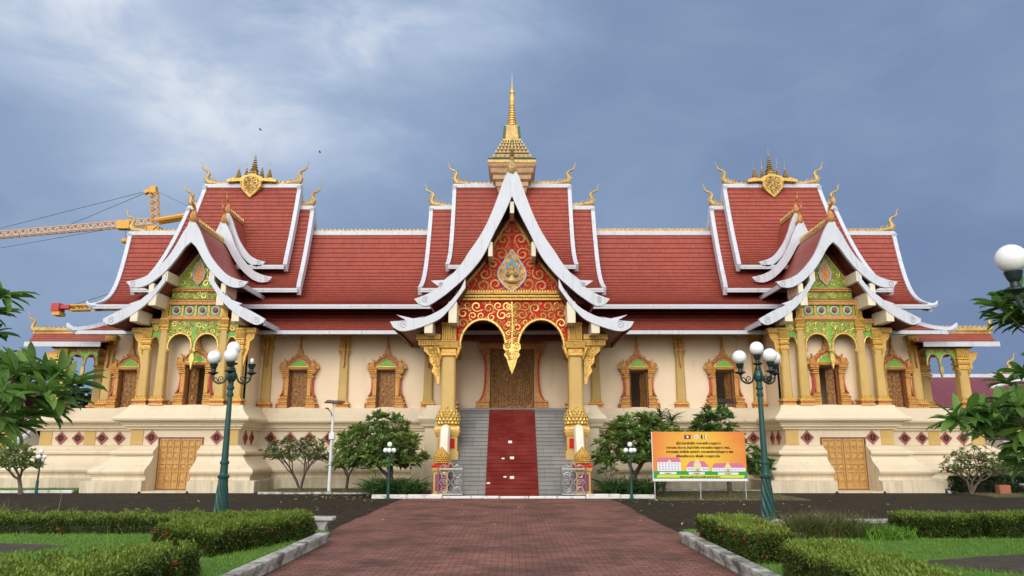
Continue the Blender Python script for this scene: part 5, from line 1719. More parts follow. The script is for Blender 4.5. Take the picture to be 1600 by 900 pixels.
def dome_tips(c, rx, ry, zlo, zhi, n, seed, fill=0.5, sharp=1.0):
    rg = np.random.default_rng(seed); out_ = []
    while len(out_) < n:
        d = rg.normal(0, 1, 3); d /= np.linalg.norm(d)
        if d[2] < -0.35: continue
        k = 1-fill*rg.random()**2
        q = d*k
        z = zlo+(zhi-zlo)*max(-0.12, q[2]) if q[2] > 0 else zlo+(zhi-zlo)*q[2]*0.45
        out_.append((c[0]+q[0]*rx*(1+0.08*math.sin(7*d[0]+seed)), c[1]+q[1]*ry, z+rg.normal(0, 0.05)))
    return np.array(out_)
def rosettes(tips, centre, nl, L, rg, spread=0.9):
    P = []; D = []; Ls = []
    for tp in tips:
        ax = (tp-centre); ax = ax/np.linalg.norm(ax)+np.array([0, 0, 0.7]); ax /= np.linalg.norm(ax)
        k = max(3, int(nl*rg.uniform(0.6, 1.3)))
        for i in range(k):
            d = rg.normal(0, 1, 3); d -= ax*d.dot(ax); d /= np.linalg.norm(d)
            e = rg.uniform(-0.15, 1.1)
            P.append(tp-ax*L*0.12*rg.random()); D.append(d*spread+ax*e); Ls.append(L*rg.uniform(0.65, 1.15))
    return P, D, Ls
def tree(name, label, cat, base, fork, tips, r, nl, L, wr, m, seed, tpl=T_SMALL, blossoms=0, trunks=1, group=None, droop=1.0):
    rg = np.random.default_rng(seed)
    t = thing(name, label, cat, base, 0, group)
    mb = MB()
    fork = np.array(fork, float); b = np.array(base, float)
    if trunks == 1:
        mb.tube([b-np.array([0, 0, 0.05]), b+(fork-b)*0.15, b+(fork-b)*0.55+rg.normal(0, 0.02, 3), fork], [r*1.35, r*1.1, r, r*0.95], 9)
        grow(mb, fork, tips, r*0.95, rg)
    else:
        ang = np.arctan2(tips[:, 1]-b[1], tips[:, 0]-b[0]); order = np.argsort(ang)
        for g in np.array_split(order, trunks):
            f2 = b+(tips[g].mean(0)-b)*0.42
            mb.tube([b-np.array([0, 0, 0.05]), b+(f2-b)*0.5+np.array([0, 0, 0.05]), f2], [r, r*0.8, r*0.7], 7)
            grow(mb, f2, tips[g], r*0.68, rg)
    mb.build('trunk', 'bark', t)
    P, D, Ls = rosettes(tips, fork-np.array([0, 0, 0.3]), nl, L, rg)
    leaves('crown', P, D, Ls, np.array(Ls)*wr, m, t, tpl, droop)
    if blossoms:
        FP = []; FD = []
        for tp in tips[rg.integers(0, len(tips), blossoms)]:
            for _ in range(7):
                FP.append(tp+rg.normal(0, 0.035, 3)+np.array([0, -0.05, 0.06])); FD.append(rg.normal(0, 1, 3)+np.array([0, -0.6, 0.6]))
        leaves('blossoms', FP, FD, 0.065, 0.04, 'blossom', t)
    return t
def at(px, Y, z):
    """x of a picture column at depth Y and height z"""
    d = Y*math.cos(PITCH)+(z-EYE)*math.sin(PITCH)
    return (px-800)/FPX*d

# ------------------------------------------------------------------ small trees along the front
def front_tree(px0, px1, pytop, pylow, Y, basepx, n, label, seed, **k):
    x0, zt = K(px0, pytop, Y); x1, _ = K(px1, pytop, Y); zl = K(800, pylow, Y)[1]
    bx = at(basepx, Y, 0.05); cx = (x0+x1)/2
    L = k.get('L', 0.2)
    fork = (bx+(cx-bx)*0.3, Y, max(0.35, (zl-0.05)*k.get('forkf', 0.55)))
    tips = dome_tips((cx, Y), (x1-x0)/2-L*0.6, (x1-x0)/2*0.8-L*0.6, zl+L*0.3, zt-L*0.7, n, seed, fill=k.get('fill', 0.5))
    return tree('plumeria_tree', label, 'tree', (bx, Y, 0.04), fork, tips, k.get('r', 0.07), k.get('nl', 9), L, k.get('wr', 0.34), k.get('m', 'l_plum'), seed, blossoms=k.get('blossoms', 0), trunks=k.get('trunks', 1))
front_tree(408, 520, 679, 715, 30.3, 469, 260, 'small many-stemmed tree with sparse pale leaves left of the solar street light', 3, L=0.19, nl=8, m='l_pale', trunks=4, r=0.05, fill=0.55)
front_tree(505, 592, 684, 728, 30.4, 541, 170, 'small low tree with sparse leaves between the solar light and the bushy tree', 5, L=0.19, nl=8, m='l_plum', trunks=2, r=0.06, fill=0.7)
front_tree(524, 668, 638, 722, 28.0, 618, 330, 'full bushy tree with white blossoms left of the front stair', 7, L=0.31, nl=19, blossoms=9, r=0.10, fill=0.75)
front_tree(924, 1074, 634, 716, 28.2, 988, 330, 'full bushy tree with many white blossoms right of the front stair', 9, L=0.31, nl=19, blossoms=46, r=0.10, fill=0.75)
front_tree(-18, 72, 690, 728, 28.6, 32, 190, 'small forked tree with white blossoms at the far left of the terrace', 12, L=0.20, nl=9, blossoms=22, r=0.07, fill=0.7)
front_tree(1468, 1568, 692, 735, 28.4, 1518, 190, 'small pale leaved tree at the far right of the terrace', 14, L=0.18, nl=8, m='l_pale', trunks=3, r=0.06, fill=0.6)
front_tree(1535, 1640, 700, 745, 29.6, 1585, 190, 'dark small tree behind the bench at the far right', 15, L=0.22, nl=9, m='l_mango', r=0.07, fill=0.7)
# glossy broad tree behind the banner
x0, zt = K(1064, 633, 29.2); x1, _ = K(1194, 640, 29.2)
tips = np.concatenate([dome_tips(((x0+x1)/2-0.35, 29.2), 1.0, 0.8, 2.1, zt-0.15, 120, 31, 0.8), dome_tips(((x0+x1)/2+0.5, 29.2), 1.25, 0.8, 0.9, 2.0, 130, 32, 0.8)])
tree('mango_tree', 'dense dark glossy tree standing behind the orange banner', 'tree', ((x0+x1)/2+0.1, 29.2, 0.03), ((x0+x1)/2+0.05, 29.2, 0.8), tips, 0.09, 20, 0.28, 0.33, 'l_mango', 33, blossoms=0)
# strap-leaved dracaena between them
t = thing('dracaena', 'spiky strap-leaved plant rising between the two trees right of the stair', 'plant', (5.95, 29.9, 0.03))
mb = MB(); P = []; D = []
rg = np.random.default_rng(5)
for dx, h in ((0, 3.05), (0.42, 2.85), (-0.32, 2.55)):
    mb.tube([(5.95, 29.9, 0), (5.95+dx*0.6, 29.9, h*0.5), (5.95+dx, 29.9, h)], [0.05, 0.04, 0.035], 6)
    for i in range(46):
        a = rg.uniform(0, 6.28); P.append((5.95+dx, 29.9, h-0.25*rg.random())); D.append((math.cos(a), math.sin(a), rg.uniform(-0.1, 1.3)))
mb.build('stem', 'bark', t)
leaves('crown', P, D, rg.uniform(0.45, 0.75, len(P)), 0.05, 'l_lily', t, T_STRAP)
# strap-leaf clumps beside the stair
def lily(px, Y, w, label, seed):
    x = at(px, Y, 0.3)
    t = thing('lily_clump', label, 'plant', (x, Y, 0.06))
    rg = np.random.default_rng(seed); P = []; D = []; L = []
    for _ in range(30):
        c = (x+rg.uniform(-w, w), Y+rg.uniform(-0.55, 0.55), 0.06)
        for i in range(26):
            a = rg.uniform(0, 6.28); P.append((c[0]+0.05*math.cos(a), c[1]+0.05*math.sin(a), c[2])); D.append((math.cos(a)*0.8, math.sin(a)*0.8, rg.uniform(0.5, 1.7))); L.append(rg.uniform(0.5, 0.95))
    leaves('strap_leaves', P, D, L, 0.055, 'l_lily', t, T_STRAP, 1.3)
    return t
lily(620, 27.3, 0.85, 'clump of dark green strap leaves under the tree left of the stair', 1)
lily(982, 27.3, 0.80, 'clump of dark green strap leaves under the tree right of the stair', 2)
x = at(950, 27.6, 1.2)
tips = dome_tips((x, 27.6), 0.36, 0.3, 0.9, 1.35, 22, 41, 0.6)
tree('shrub', 'small leafy shrub between the stair newel and the strap leaves on the right', 'shrub', (x, 27.6, 0.05), (x, 27.6, 0.5), tips, 0.02, 8, 0.17, 0.4, 'l_near', 42)

# ------------------------------------------------------------------ foreground trees reaching in from both sides
def near_tree(label, base, fork, spots, extra, L, seed):
    rg = np.random.default_rng(seed)
    tips = [(*[K(px, py, Y)[0]], Y, K(px, py, Y)[1]) for px, py, Y in spots]
    tips = np.array(tips+list(extra))
    return tree('plumeria_tree', label, 'tree', base, fork, tips, 0.085, 20, L, 0.30, 'l_near', seed, T_BIG)
rg = np.random.default_rng(2)
ex = [(-7.6+rg.normal(0, 0.7), 8.6+rg.normal(0, 0.8), 2.3+abs(rg.normal(0, 0.6))) for _ in range(45)]
near_tree('broad-leaved tree leaning in from the left edge in the foreground', (-7.6, 8.8, 0.1), (-7.4, 8.7, 1.1),
          [(2, 462, 8.0), (-22, 490, 8.2), (-8, 520, 8.5), (-10, 560, 8.3), (22, 585, 8.0), (55, 575, 8.3), (88, 585, 8.0), (112, 598, 7.9), (70, 612, 7.7), (35, 618, 8.2), (95, 622, 8.4), (5, 612, 7.8), (-5, 650, 8.0), (48, 648, 8.3),
           (20, 665, 8.5), (75, 640, 8.6), (10, 590, 8.7), (40, 600, 8.9), (-20, 600, 8.2), (-25, 640, 8.5), (60, 595, 9.1), (25, 640, 9.0), (-5, 680, 8.8)], ex, 0.33, 51)
ex = [(8.3+rg.normal(0, 0.6), 9.4+rg.normal(0, 0.8), 2.1+abs(rg.normal(0, 0.8))) for _ in range(45)]
near_tree('broad-leaved tree leaning in from the right edge in the foreground', (8.4, 9.6, 0.1), (8.1, 9.5, 0.9),
          [(1492, 656, 8.8), (1512, 648, 9.0), (1535, 660, 9.2), (1552, 642, 8.9), (1575, 652, 9.1), (1590, 636, 8.8), (1570, 672, 9.3), (1600, 668, 9.0), (1610, 645, 9.2), (1545, 676, 9.5), (1585, 690, 9.4), (1610, 700, 9.2),
           (1580, 632, 9.6), (1605, 720, 9.6), (1560, 660, 9.8), (1620, 680, 9.5), (1598, 655, 9.7), (1562, 480, 8.9), (1578, 466, 9.0), (1590, 490, 9.0), (1600, 474, 8.8), (1572, 500, 9.2), (1610, 500, 9.0)], ex, 0.33, 53)

# ------------------------------------------------------------------ hedges, lawn grass, weeds
hedge('long low clipped hedge at the back of the left lawn', [(-12.5, 14.6), (-5.55, 14.6), (-5.55, 15.3), (-12.5, 15.3)], 0.10, 0.38, 26000, 0.055, 14, seed=2, tops=0.45, shaggy=0.045)
hedge('wide clipped hedge with orange blossoms beside the green lamp on the left', [(-4.5, 11.5), (-3.62, 14.1), (-4.75, 15.0), (-5.7, 12.3)], 0.10, 0.44, 26000, 0.055, 75, seed=3, tops=0.75, shaggy=0.045)
hedge('nearest clipped hedge at the lower left corner with orange blossoms', [(-7.4, 5.6), (-4.05, 5.6), (-4.03, 10.0), (-7.2, 6.7)], 0.10, 0.43, 42000, 0.055, 70, seed=4, tops=0.75, shaggy=0.05)
hedge('clipped hedge at the far end of the right kerb with red blossoms', [(3.38, 11.9), (4.15, 11.9), (4.25, 14.1), (3.38, 14.1)], 0.10, 0.46, 15000, 0.055, 40, seed=5, tops=0.5)
hedge('short block of clipped hedge in the middle of the right kerb', [(3.32, 10.9), (3.95, 10.9), (3.98, 11.72), (3.34, 11.72)], 0.10, 0.50, 9000, 0.05, 18, seed=6, tops=0.6)
hedge('nearest clipped hedge at the lower right with bright top', [(3.34, 5.6), (4.08, 5.6), (4.08, 9.6), (3.34, 9.6)], 0.10, 0.51, 24000, 0.05, 24, seed=7, tops=0.85)
hedge('clipped hedge block right of the concrete bench behind the right lawn', [(7.1, 13.9), (8.45, 13.9), (8.45, 14.5), (7.1, 14.5)], 0.10, 0.46, 9000, 0.055, 2, seed=8, tops=0.5)
hedge('clipped hedge at the right edge of the picture behind the lawn', [(8.65, 13.9), (11.2, 13.9), (11.2, 14.5), (8.65, 14.5)], 0.10, 0.46, 14000, 0.055, 3, seed=9, tops=0.5)
hedge('dark low hedge against the plinth at the far right', [(16.9, 28.9), (26, 28.9), (26, 29.5), (16.9, 29.5)], 0.05, 0.58, 12000, 0.09, 0, m='l_dark', top='l_dark', seed=10)
def grass(name, n, x0, x1, y0, y1, z, h, skip=None, m='l_grass', seed=1, near=True):
    rg = np.random.default_rng(seed)
    y = y0+(y1-y0)*rg.random(n)**(1.4 if near else 1); x = x0+(x1-x0)*rg.random(n)
    p = np.column_stack([x, y, np.full(n, z)])
    if skip is not None: p = p[~skip(p[:, 0], p[:, 1])]
    d = np.column_stack([rg.normal(0, 0.35, len(p)), rg.normal(0, 0.35, len(p)), np.ones(len(p))])
    o = leaves(name, p, d, h*rg.uniform(0.5, 1.3, len(p)), 0.012, m, None, T_BLADE)
    o['kind'] = 'stuff'
    return o
el = lambda cx, cy, rx, ry: (lambda x, y: ((x-cx)/rx)**2+((y-cy)/ry)**2 < 0.95)
grass('grass', 60000, -12.5, -3.65, 6, 15.3, 0.108, 0.055, el(-9.7, 12.5, 2.3, 0.75), seed=1)
grass('grass', 70000, 3.42, 12.5, 6, 15.3, 0.108, 0.05, el(8.25, 10.9, 2.4, 0.95), seed=2)
grass('grass', 9000, -9.6, -2.6, 28.8, 31.5, 0.05, 0.07, m='l_dry', seed=3, near=False)
grass('grass', 9000, 4.9, 9.8, 25.3, 30.3, 0.02, 0.06, m='l_dry', seed=4, near=False)
grass('grass', 6000, -22, -17, 29.6, 31.3, 0.05, 0.09, seed=5, near=False)
grass('grass', 6000, 17, 24, 26.9, 28.8, 0.03, 0.06, m='l_dry', seed=6, near=False)
def weeds(label, cx, cy, rx, ry, n, h, m, seed, name='grass_clump'):
    rg = np.random.default_rng(seed)
    p = np.column_stack([cx+rx*rg.normal(0, 0.45, n).clip(-1, 1), cy+ry*rg.normal(0, 0.5, n).clip(-1, 1), np.full(n, 0.1)])
    d = np.column_stack([rg.normal(0, 0.5, n), rg.normal(0, 0.4, n), np.ones(n)])
    t = thing(name, label, 'plant', (cx, cy, 0.1))
    hh = h*rg.uniform(0.4, 1.15, n)
    k = n//2
    leaves('green_blades', p[:k], d[:k], hh[:k], 0.014, 'l_hedge' if m == 'mix' else m, t, T_STRAP)
    leaves('dry_blades', p[k:], d[k:], hh[k:]*1.1, 0.010, 'l_dry' if m == 'mix' else m, t, T_STRAP)
weeds('tall overgrown clump of dry and green grass right of the right green lamp', 5.75, 14.2, 0.9, 0.4, 3200, 0.46, 'mix', 1)
weeds('low rounded tuft of green grass in front of the concrete bench', 6.75, 13.9, 0.45, 0.35, 1500, 0.26, 'l_grass', 2)
weeds('weedy grass tuft growing in the near left hedge', -5.0, 9.9, 0.6, 0.2, 90, 0.62, 'l_hedgetop', 3)
weeds('loose tall grass growing along the back of the left lawn hedge', -11.0, 15.2, 2.0, 0.15, 900, 0.62, 'mix', 4)
# fallen blossoms and leaves on the paving
rg = np.random.default_rng(9)
n = 420
p = np.column_stack([np.concatenate([rg.normal(-5.2, 1.3, 180), rg.uniform(-12, 12, 170), rg.normal(5.5, 1.6, 70)]), np.concatenate([rg.normal(26.6, 0.8, 180), rg.uniform(17, 27.5, 170), rg.normal(25, 0.8, 70)]), np.full(n, 0.012)])
p = p[(p[:, 1] < 28)]
d = np.column_stack([rg.normal(0, 1, len(p)), rg.normal(0, 1, len(p)), np.abs(rg.normal(0, 0.15, len(p)))])
o = leaves('fallen_leaves', p, d, rg.uniform(0.05, 0.11, len(p)), 0.05, 'yellowleaf', None)
o['kind'] = 'stuff'
# ------------------------------------------------------------------ green lamp posts
def lamp_post(loc, missing, label, rot=0.0, arms=(180, 8, 285)):
    t = thing('street_lamp', label, 'street lamp', loc, rot, 'green globe lamps')
    mb = MB()
    mb.lathe([(0.30, 0), (0.30, 0.05), (0.25, 0.08), (0.26, 0.13), (0.20, 0.17), (0.17, 0.22)], 24)
    rings = []
    for i in range(27):
        z = 0.20+0.85*i/26; r0 = 0.155-0.062*i/26
        rings.append([(r0*(1+0.13*math.cos(8*(a+z*2.6)))*math.cos(a), r0*(1+0.13*math.cos(8*(a+z*2.6)))*math.sin(a), z) for a in [2*PI*k/48 for k in range(48)]])
    mb.rings(rings)
    mb.lathe([(0.095, 1.03), (0.125, 1.05), (0.13, 1.09), (0.09, 1.12), (0.085, 1.16), (0.082, 1.34), (0.10, 1.36), (0.10, 1.40), (0.075, 1.43), (0.052, 2.85), (0.075, 2.87), (0.078, 2.92), (0.055, 2.95), (0.055, 3.00), (0.085, 3.03), (0.085, 3.06), (0.06, 3.10),
              (0.06, 3.18), (0.10, 3.24), (0.11, 3.32), (0.09, 3.42), (0.05, 3.48), (0.045, 3.58)], 18)
    mb.build('pole', 'lampgreen', t, world=False)
    def holder(x, y, z, empty):
        c = MB(); c.lathe([(0.03, z), (0.05, z+0.02), (0.12, z+0.05), (0.12, z+0.065), (0.05, z+0.09), (0.045, z+0.14), (0.07, z+0.18), (0.09, z+0.24), (0.095, z+0.26), (0.03, z+0.265)], 14, (x, y, 0))
        h = c.build('lamp_holder', 'lampblack', t, world=False)
        if empty:
            b = MB(); b.lathe([(0.02, z+0.26), (0.03, z+0.29), (0.045, z+0.33), (0.04, z+0.37), (0.01, z+0.40)], 10, (x, y, 0)); b.build('bare_bulb', 'bulb', h, smooth=True, world=False)
        else:
            b = MB(); b.ball((x, y, z+0.26+0.150), 0.158, 24, 14); b.build('globe', 'globe', h, smooth=True, world=False)
    for k, a in enumerate(arms):
        ca, sa = math.cos(R(a)), math.sin(R(a))
        m_ = MB()
        cv = spline([(0.05, 3.36), (0.06, 3.46), (0.02, 3.52), (0.10, 3.36), (0.16, 3.20), (0.28, 3.15), (0.40, 3.22), (0.43, 3.36)][3:], 5)
        m_.tube([(u*ca, u*sa, z) for u, z in [(0.03, 3.42)]+cv], 0.022, 7)
        sp1 = spiral(0.235, 3.255, 0.075, -1.6, 1.3, 1)
        m_.tube([(u*ca, u*sa, z) for u, z in sp1], 0.012, 5)
        m_.tube([(u*ca, u*sa, z) for u, z in spline([(0.08, 3.40), (0.05, 3.50), (-0.02, 3.53), (-0.04, 3.48)], 4)], 0.018, 5)
        m_.tube([(u*ca, u*sa, z) for u, z in spline([(0.30, 3.18), (0.34, 3.27), (0.38, 3.28), (0.40, 3.24)], 4)], 0.012, 5)
        m_.build('arm', 'lampblack', t, world=False)
        holder(0.43*ca, 0.43*sa, 3.34, k == missing)
    holder(0, 0, 3.55, False)
    return t
lamp_post((-6.46, 17.0, 0.0), 1, 'green lamp post with three white globes and one bare bulb, beside the left hedges')
lamp_post((5.68, 17.0, 0.0), None, 'green lamp post with four white globes in front of the orange banner', R(6))
lamp_post((5.96, 7.9, 0.0), None, 'lamp with a large white globe entering at the right edge, nearest of the globe lamps', R(0))
# low garden lamps
def small_lamp(px, Y, h, label):
    x = at(px, Y, 0.0)
    t = thing('garden_lamp', label, 'garden lamp', (x, Y, 0), 0, 'small globe garden lamps')
    mb = MB(); mb.lathe([(0.09, 0), (0.09, 0.04), (0.055, 0.07), (0.05, 0.5), (0.035, 0.52), (0.028, h)], 12)
    mb.build('pole', 'lampgreen', t, world=False)
    for k, a in enumerate((170, 5, 275)):
        ca, sa = math.cos(R(a)), math.sin(R(a))
        m_ = MB(); m_.tube([(0, 0, h-0.35), (0.07*ca, 0.07*sa, h-0.36), (0.14*ca, 0.14*sa, h-0.28), (0.14*ca, 0.14*sa, h-0.2)], 0.012, 6)
        ar = m_.build('arm', 'lampgreen', t, world=False)
        b = MB(); b.ball((0.14*ca, 0.14*sa, h-0.13), 0.085, 16, 10); b.build('globe', 'globe', ar, smooth=True, world=False)
    b = MB(); b.ball((0, 0, h+0.07), 0.085, 16, 10); b.build('globe', 'globe', t, smooth=True, world=False)
small_lamp(606, 25.7, 1.75, 'small green lamp with white globes before the strap leaves left of the stair')
small_lamp(987, 25.7, 1.75, 'small green lamp with white globes before the strap leaves right of the stair')
small_lamp(56, 28.6, 1.50, 'small lamp with white globes beside the forked tree at the far left')
# solar street lights
def solar(px, Y, h, label, tilt):
    x = at(px, Y, 0)
    t = thing('solar_street_light', label, 'solar light', (x, Y, 0))
    mb = MB(); mb.lathe([(0.16, 0), (0.16, 0.03), (0.075, 0.06), (0.062, 1.4), (0.06, 1.42), (0.045, h-0.35), (0.035, h-0.3), (0.03, h)], 12)
    mb.box(-0.1, 0.12, -0.10, 0.06, 2.02, 2.28, 0.02)
    mb.build('pole', 'pole', t, world=False)
    p = MB(); p.box(-0.36, 0.36, -0.25, 0.25, -0.02, 0.02, 0.01)
    p.xf(Matrix.Translation((0.05, 0, h+0.05)) @ Matrix.Rotation(R(tilt), 4, 'X') @ Matrix.Rotation(R(4), 4, 'Y'))
    p.build('solar_panel', 'solar', t, world=False)
    a = MB(); a.tube([(0, 0, h-0.6), (-0.06, -0.1, h-0.35), (-0.14, -0.35, h-0.22)], 0.018, 6)
    a.box(-0.19, -0.09, -0.55, -0.3, h-0.25, h-0.19, 0.015)
    a.build('lamp_head', 'darksteel', t, world=False)
    return t
solar(514, 29.3, 3.42, 'white solar street light with a dark panel in front of the left wall', 14)
solar(1143, 30.6, 3.55, 'solar street light standing behind the orange banner', 20)
# concrete benches
def bench(x0, x1, y, h, label, d=0.36):
    t = thing('bench', label, 'bench', ((x0+x1)/2, y, 0))
    MB().box(x0, x1, y-d/2, y+d/2, h-0.07, h, 0.015).build('seat', 'bench', t)
    for x in (x0+0.22, x1-0.22):
        mb = MB(); mb.prism([(x-0.10, 0), (x+0.10, 0), (x+0.06, h-0.2), (x+0.13, h-0.071), (x-0.13, h-0.071), (x-0.06, h-0.2)], y-d/2+0.05, y+d/2-0.05)
        mb.build('leg', 'bench', t)
bench(-5.3, -3.55, 15.35, 0.36, 'concrete bench behind the wide left hedge, one end showing')
bench(6.45, 8.9, 14.75, 0.36, 'concrete bench behind the clipped hedge blocks right of the grass clump')
bench(18.7, 21.0, 27.9, 0.42, 'concrete bench at the far right under the small dark tree')
tag(MB().box(18.0, 18.42, 28.1, 28.4, 0.02, 0.36, 0.03).build('brick_block', 'terracotta'), 'terracotta coloured block on the kerb at the far right', 'block')
for i, (px, Y) in enumerate(((1215, 15.0),)):
    tag(MB().ball((at(px, Y, 0.2), Y, 0.22), 0.16, 12, 8, 0.8).build('boulder', 'bench', smooth=True), 'pale rounded stone beside the right lamp post in the grass', 'stone')
# ------------------------------------------------------------------ steel gates by the stair
def gate(s, label):
    x0, x1, y = s*1.72, s*2.58, 26.62
    t = thing('metal_gate', label, 'gate', ((x0+x1)/2, y, 0))
    f = MB()
    for x in (x0, x1): f.box(x-0.022, x+0.022, y-0.022, y+0.022, 0.0, 1.06)
    f.box(x1-0.02, x1+0.02, y+0.38, y+0.42, 0, 1.06)
    f.build('post', 'darksteel', t)
    r = MB()
    for z in (0.10, 0.96): r.box(min(x0, x1), max(x0, x1), y-0.018, y+0.018, z, z+0.045)
    for z in (0.10, 0.96): r.box(x1-0.018, x1+0.018, y+0.02, y+0.4, z, z+0.045)
    r.build('rail', 'steel', t)
    c = MB(); w = abs(x1-x0); xm = (x0+x1)/2
    for q in (-1, 1):
        for zz, rr, ph, sg in ((0.30, 0.13, 2.6, 1), (0.76, 0.13, -2.6, -1), (0.53, 0.10, 0.2, 1)):
            c.tube([(xm+q*a, y, b) for a, b in spiral(w*0.26, zz, rr, ph, 1.5, sg)], 0.013, 5)
        c.tube([(xm+q*a, y, b) for a, b in spline([(0.02, 0.15), (0.14, 0.32), (0.03, 0.53), (0.14, 0.74), (0.02, 0.95)], 5)], 0.012, 5)
        c.tube([(xm+q*a, y, b) for a, b in spline([(w*0.46, 0.15), (w*0.36, 0.4), (w*0.45, 0.53), (w*0.36, 0.68), (w*0.46, 0.95)], 5)], 0.012, 5)
        c.tube([(xm+q*a, y, b) for a, b in spline([(w*0.45, 1.01), (w*0.3, 1.12), (w*0.12, 1.06), (0.03, 1.17), (0, 1.2)], 5)], 0.012, 5)
        c.tube([(xm+q*a, y, b) for a, b in spiral(w*0.24, 1.07, 0.07, 0, 1.3, 1)], 0.010, 5)
    for zz in (0.3, 0.55, 0.8):
        c.tube([(x1, y+0.2+a, b) for a, b in spiral(0, zz, 0.11, zz*5, 1.5, 1)], 0.013, 5)
    c.build('scrollwork', 'steel', t)
gate(-1, 'silver scrollwork metal gate at the left foot of the stair')
gate(1, 'silver scrollwork metal gate at the right foot of the stair')
# paper sheets on the carpet
for i, (px, py, w, lab) in enumerate(((797, 690, 0.14, 'white paper sheet lying highest up the red stair carpet'), (800, 718, 0.15, 'larger white paper sheet halfway up the carpet'), (786, 717, 0.11, 'thin white paper strip left of the sheet halfway up'),
                                      (800, 744.5, 0.15, 'white paper sheet on the lower carpet steps'), (789, 744, 0.11, 'thin white paper strip on the lower carpet steps'), (763, 755.5, 0.12, 'white paper strip lowest on the carpet near its left edge'))):
    # step riser met by that sight line
    best = None
    for k in range(NS):
        yy = yb+run*k-0.04; z = K(px, py, yy)[1]
        if rise*k <= z <= rise*(k+1): best = (yy, z); break
    if best is None: continue
    yy, z = best; x = K(px, py, yy)[0]; h = 0.095 if w > 0.13 else 0.05
    z = min(max(z, rise*k+h/2+0.02), rise*(k+1)-h/2)
    tag(MB().box(x-w/2, x+w/2, yy-0.004, yy, z-h/2, z+h/2).build('paper_sheet', 'paper'), lab, 'paper', 'papers on the stair carpet')

# ------------------------------------------------------------------ banner
BX0, BX1, BY, BZ0, BZ1 = 4.74, 7.90, 25.5, 0.62, 2.24
BW, BH = BX1-BX0, BZ1-BZ0
t = thing('banner', 'orange and yellow printed banner with lettering, flags and three drawn buildings', 'banner', ((BX0+BX1)/2, BY, 0))
def flat(name, base, rough=0.55): M[name] = mat(name, base, rough)
for nm, c in (('p_green', (0.02, 0.30, 0.05)), ('p_yellow', (0.62, 0.66, 0.03)), ('p_white', (0.78, 0.76, 0.80)), ('p_pink', (0.62, 0.16, 0.28)), ('p_ink', (0.10, 0.045, 0.01)), ('p_navy', (0.03, 0.012, 0.06)), ('p_red', (0.35, 0.02, 0.02)),
              ('p_grey', (0.30, 0.28, 0.38)), ('p_cream', (0.72, 0.62, 0.36)), ('p_greyblue', (0.24, 0.30, 0.50))): flat(nm, c)
m = bpy.data.materials.new('printed_sunburst'); m.use_nodes = True; tt = m.node_tree; b = tt.nodes['Principled BSDF']; b.inputs['Roughness'].default_value = 0.45
co = tt.nodes.new('ShaderNodeTexCoord'); sx = tt.nodes.new('ShaderNodeSeparateXYZ'); tt.links.new(co.outputs['UV'], sx.inputs[0])
def nd(op, a, c):
    n = tt.nodes.new('ShaderNodeMath'); n.operation = op
    for i, q in enumerate((a, c)):
        if isinstance(q, (int, float)): n.inputs[i].default_value = q
        else: tt.links.new(q, n.inputs[i])
    return n.outputs[0]
dx = nd('MULTIPLY', nd('SUBTRACT', sx.outputs['X'], 0.5), 1.9); dy = nd('MULTIPLY', nd('SUBTRACT', sx.outputs['Y'], 0.42), 0.9)
rr = nd('POWER', nd('ADD', nd('MULTIPLY', dx, dx), nd('MULTIPLY', dy, dy)), 0.5)
nz = tt.nodes.new('ShaderNodeTexNoise'); nz.inputs['Scale'].default_value = 4; tt.links.new(co.outputs['UV'], nz.inputs['Vector'])
rr = nd('ADD', rr, nd('MULTIPLY', nd('SUBTRACT', nz.outputs['Fac'], 0.5), 0.35))
cr = tt.nodes.new('ShaderNodeValToRGB'); cr.color_ramp.elements[0].position = 0.25; cr.color_ramp.elements[0].color = (0.80, 0.50, 0.04, 1); cr.color_ramp.elements[1].position = 1.02; cr.color_ramp.elements[1].color = (0.70, 0.19, 0.03, 1)
tt.links.new(rr, cr.inputs['Fac']); tt.links.new(cr.outputs['Color'], b.inputs['Base Color']); M['p_sun'] = m
mb = MB(); mb.add([(BX0, BY, BZ0), (BX1, BY, BZ0), (BX1, BY, BZ1), (BX0, BY, BZ1)], [(0, 1, 2, 3)], [(0, 0), (1, 0), (1, 1), (0, 1)])
sheet = mb.build('sheet', 'p_sun', t)
def q(u0, u1, v0, v1, k=1):
    """rectangle on the print, u from the left and v from the top (both 0..1), printed layer k"""
    return (BX0+u0*BW, BX0+u1*BW, BY-0.003*k-0.0015, BY-0.003*k, BZ1-v1*BH, BZ1-v0*BH)
def pr(mb, pts, k=1): mb.prism([(BX0+u*BW, BZ1-v*BH) for u, v in pts], BY-0.003*k-0.0015, BY-0.003*k)
g = MB(); g.box(*q(0.0, 1, 0.80, 0.955)); g.build('printed_ground', 'p_green', sheet)
g = MB(); pr(g, [(0.035, 0.93), (0.05, 0.875), (0.975, 0.885), (0.965, 0.94)], 2); g.build('printed_strip', 'p_yellow', sheet)
g = MB(); g.box(*q(-0.004, 1.004, 0.955, 1.0)); g.box(*q(-0.004, 0.004, 0, 1, 2)); g.box(*q(0.07, 0.25, 0.82, 0.865, 2)); g.box(*q(0.38, 0.55, 0.825, 0.87, 2)); g.box(*q(0.69, 0.91, 0.83, 0.875, 2))
g.box(*q(0.05, 0.30, 0.615, 0.80, 2)); g.box(*q(0.36, 0.59, 0.72, 0.805, 2)); g.box(*q(0.63, 0.985, 0.735, 0.81, 2))
g.box(*q(0.575, 0.592, 0.068, 0.145, 3))
pr(g, [(0.48+0.023*math.cos(a), 0.105+0.043*math.sin(a)) for a in np.linspace(0, 2*PI, 18)[:-1]], 2)
pr(g, [(0.385+0.013*math.cos(a), 0.105+0.025*math.sin(a)) for a in np.linspace(0, 2*PI, 14)[:-1]], 5)
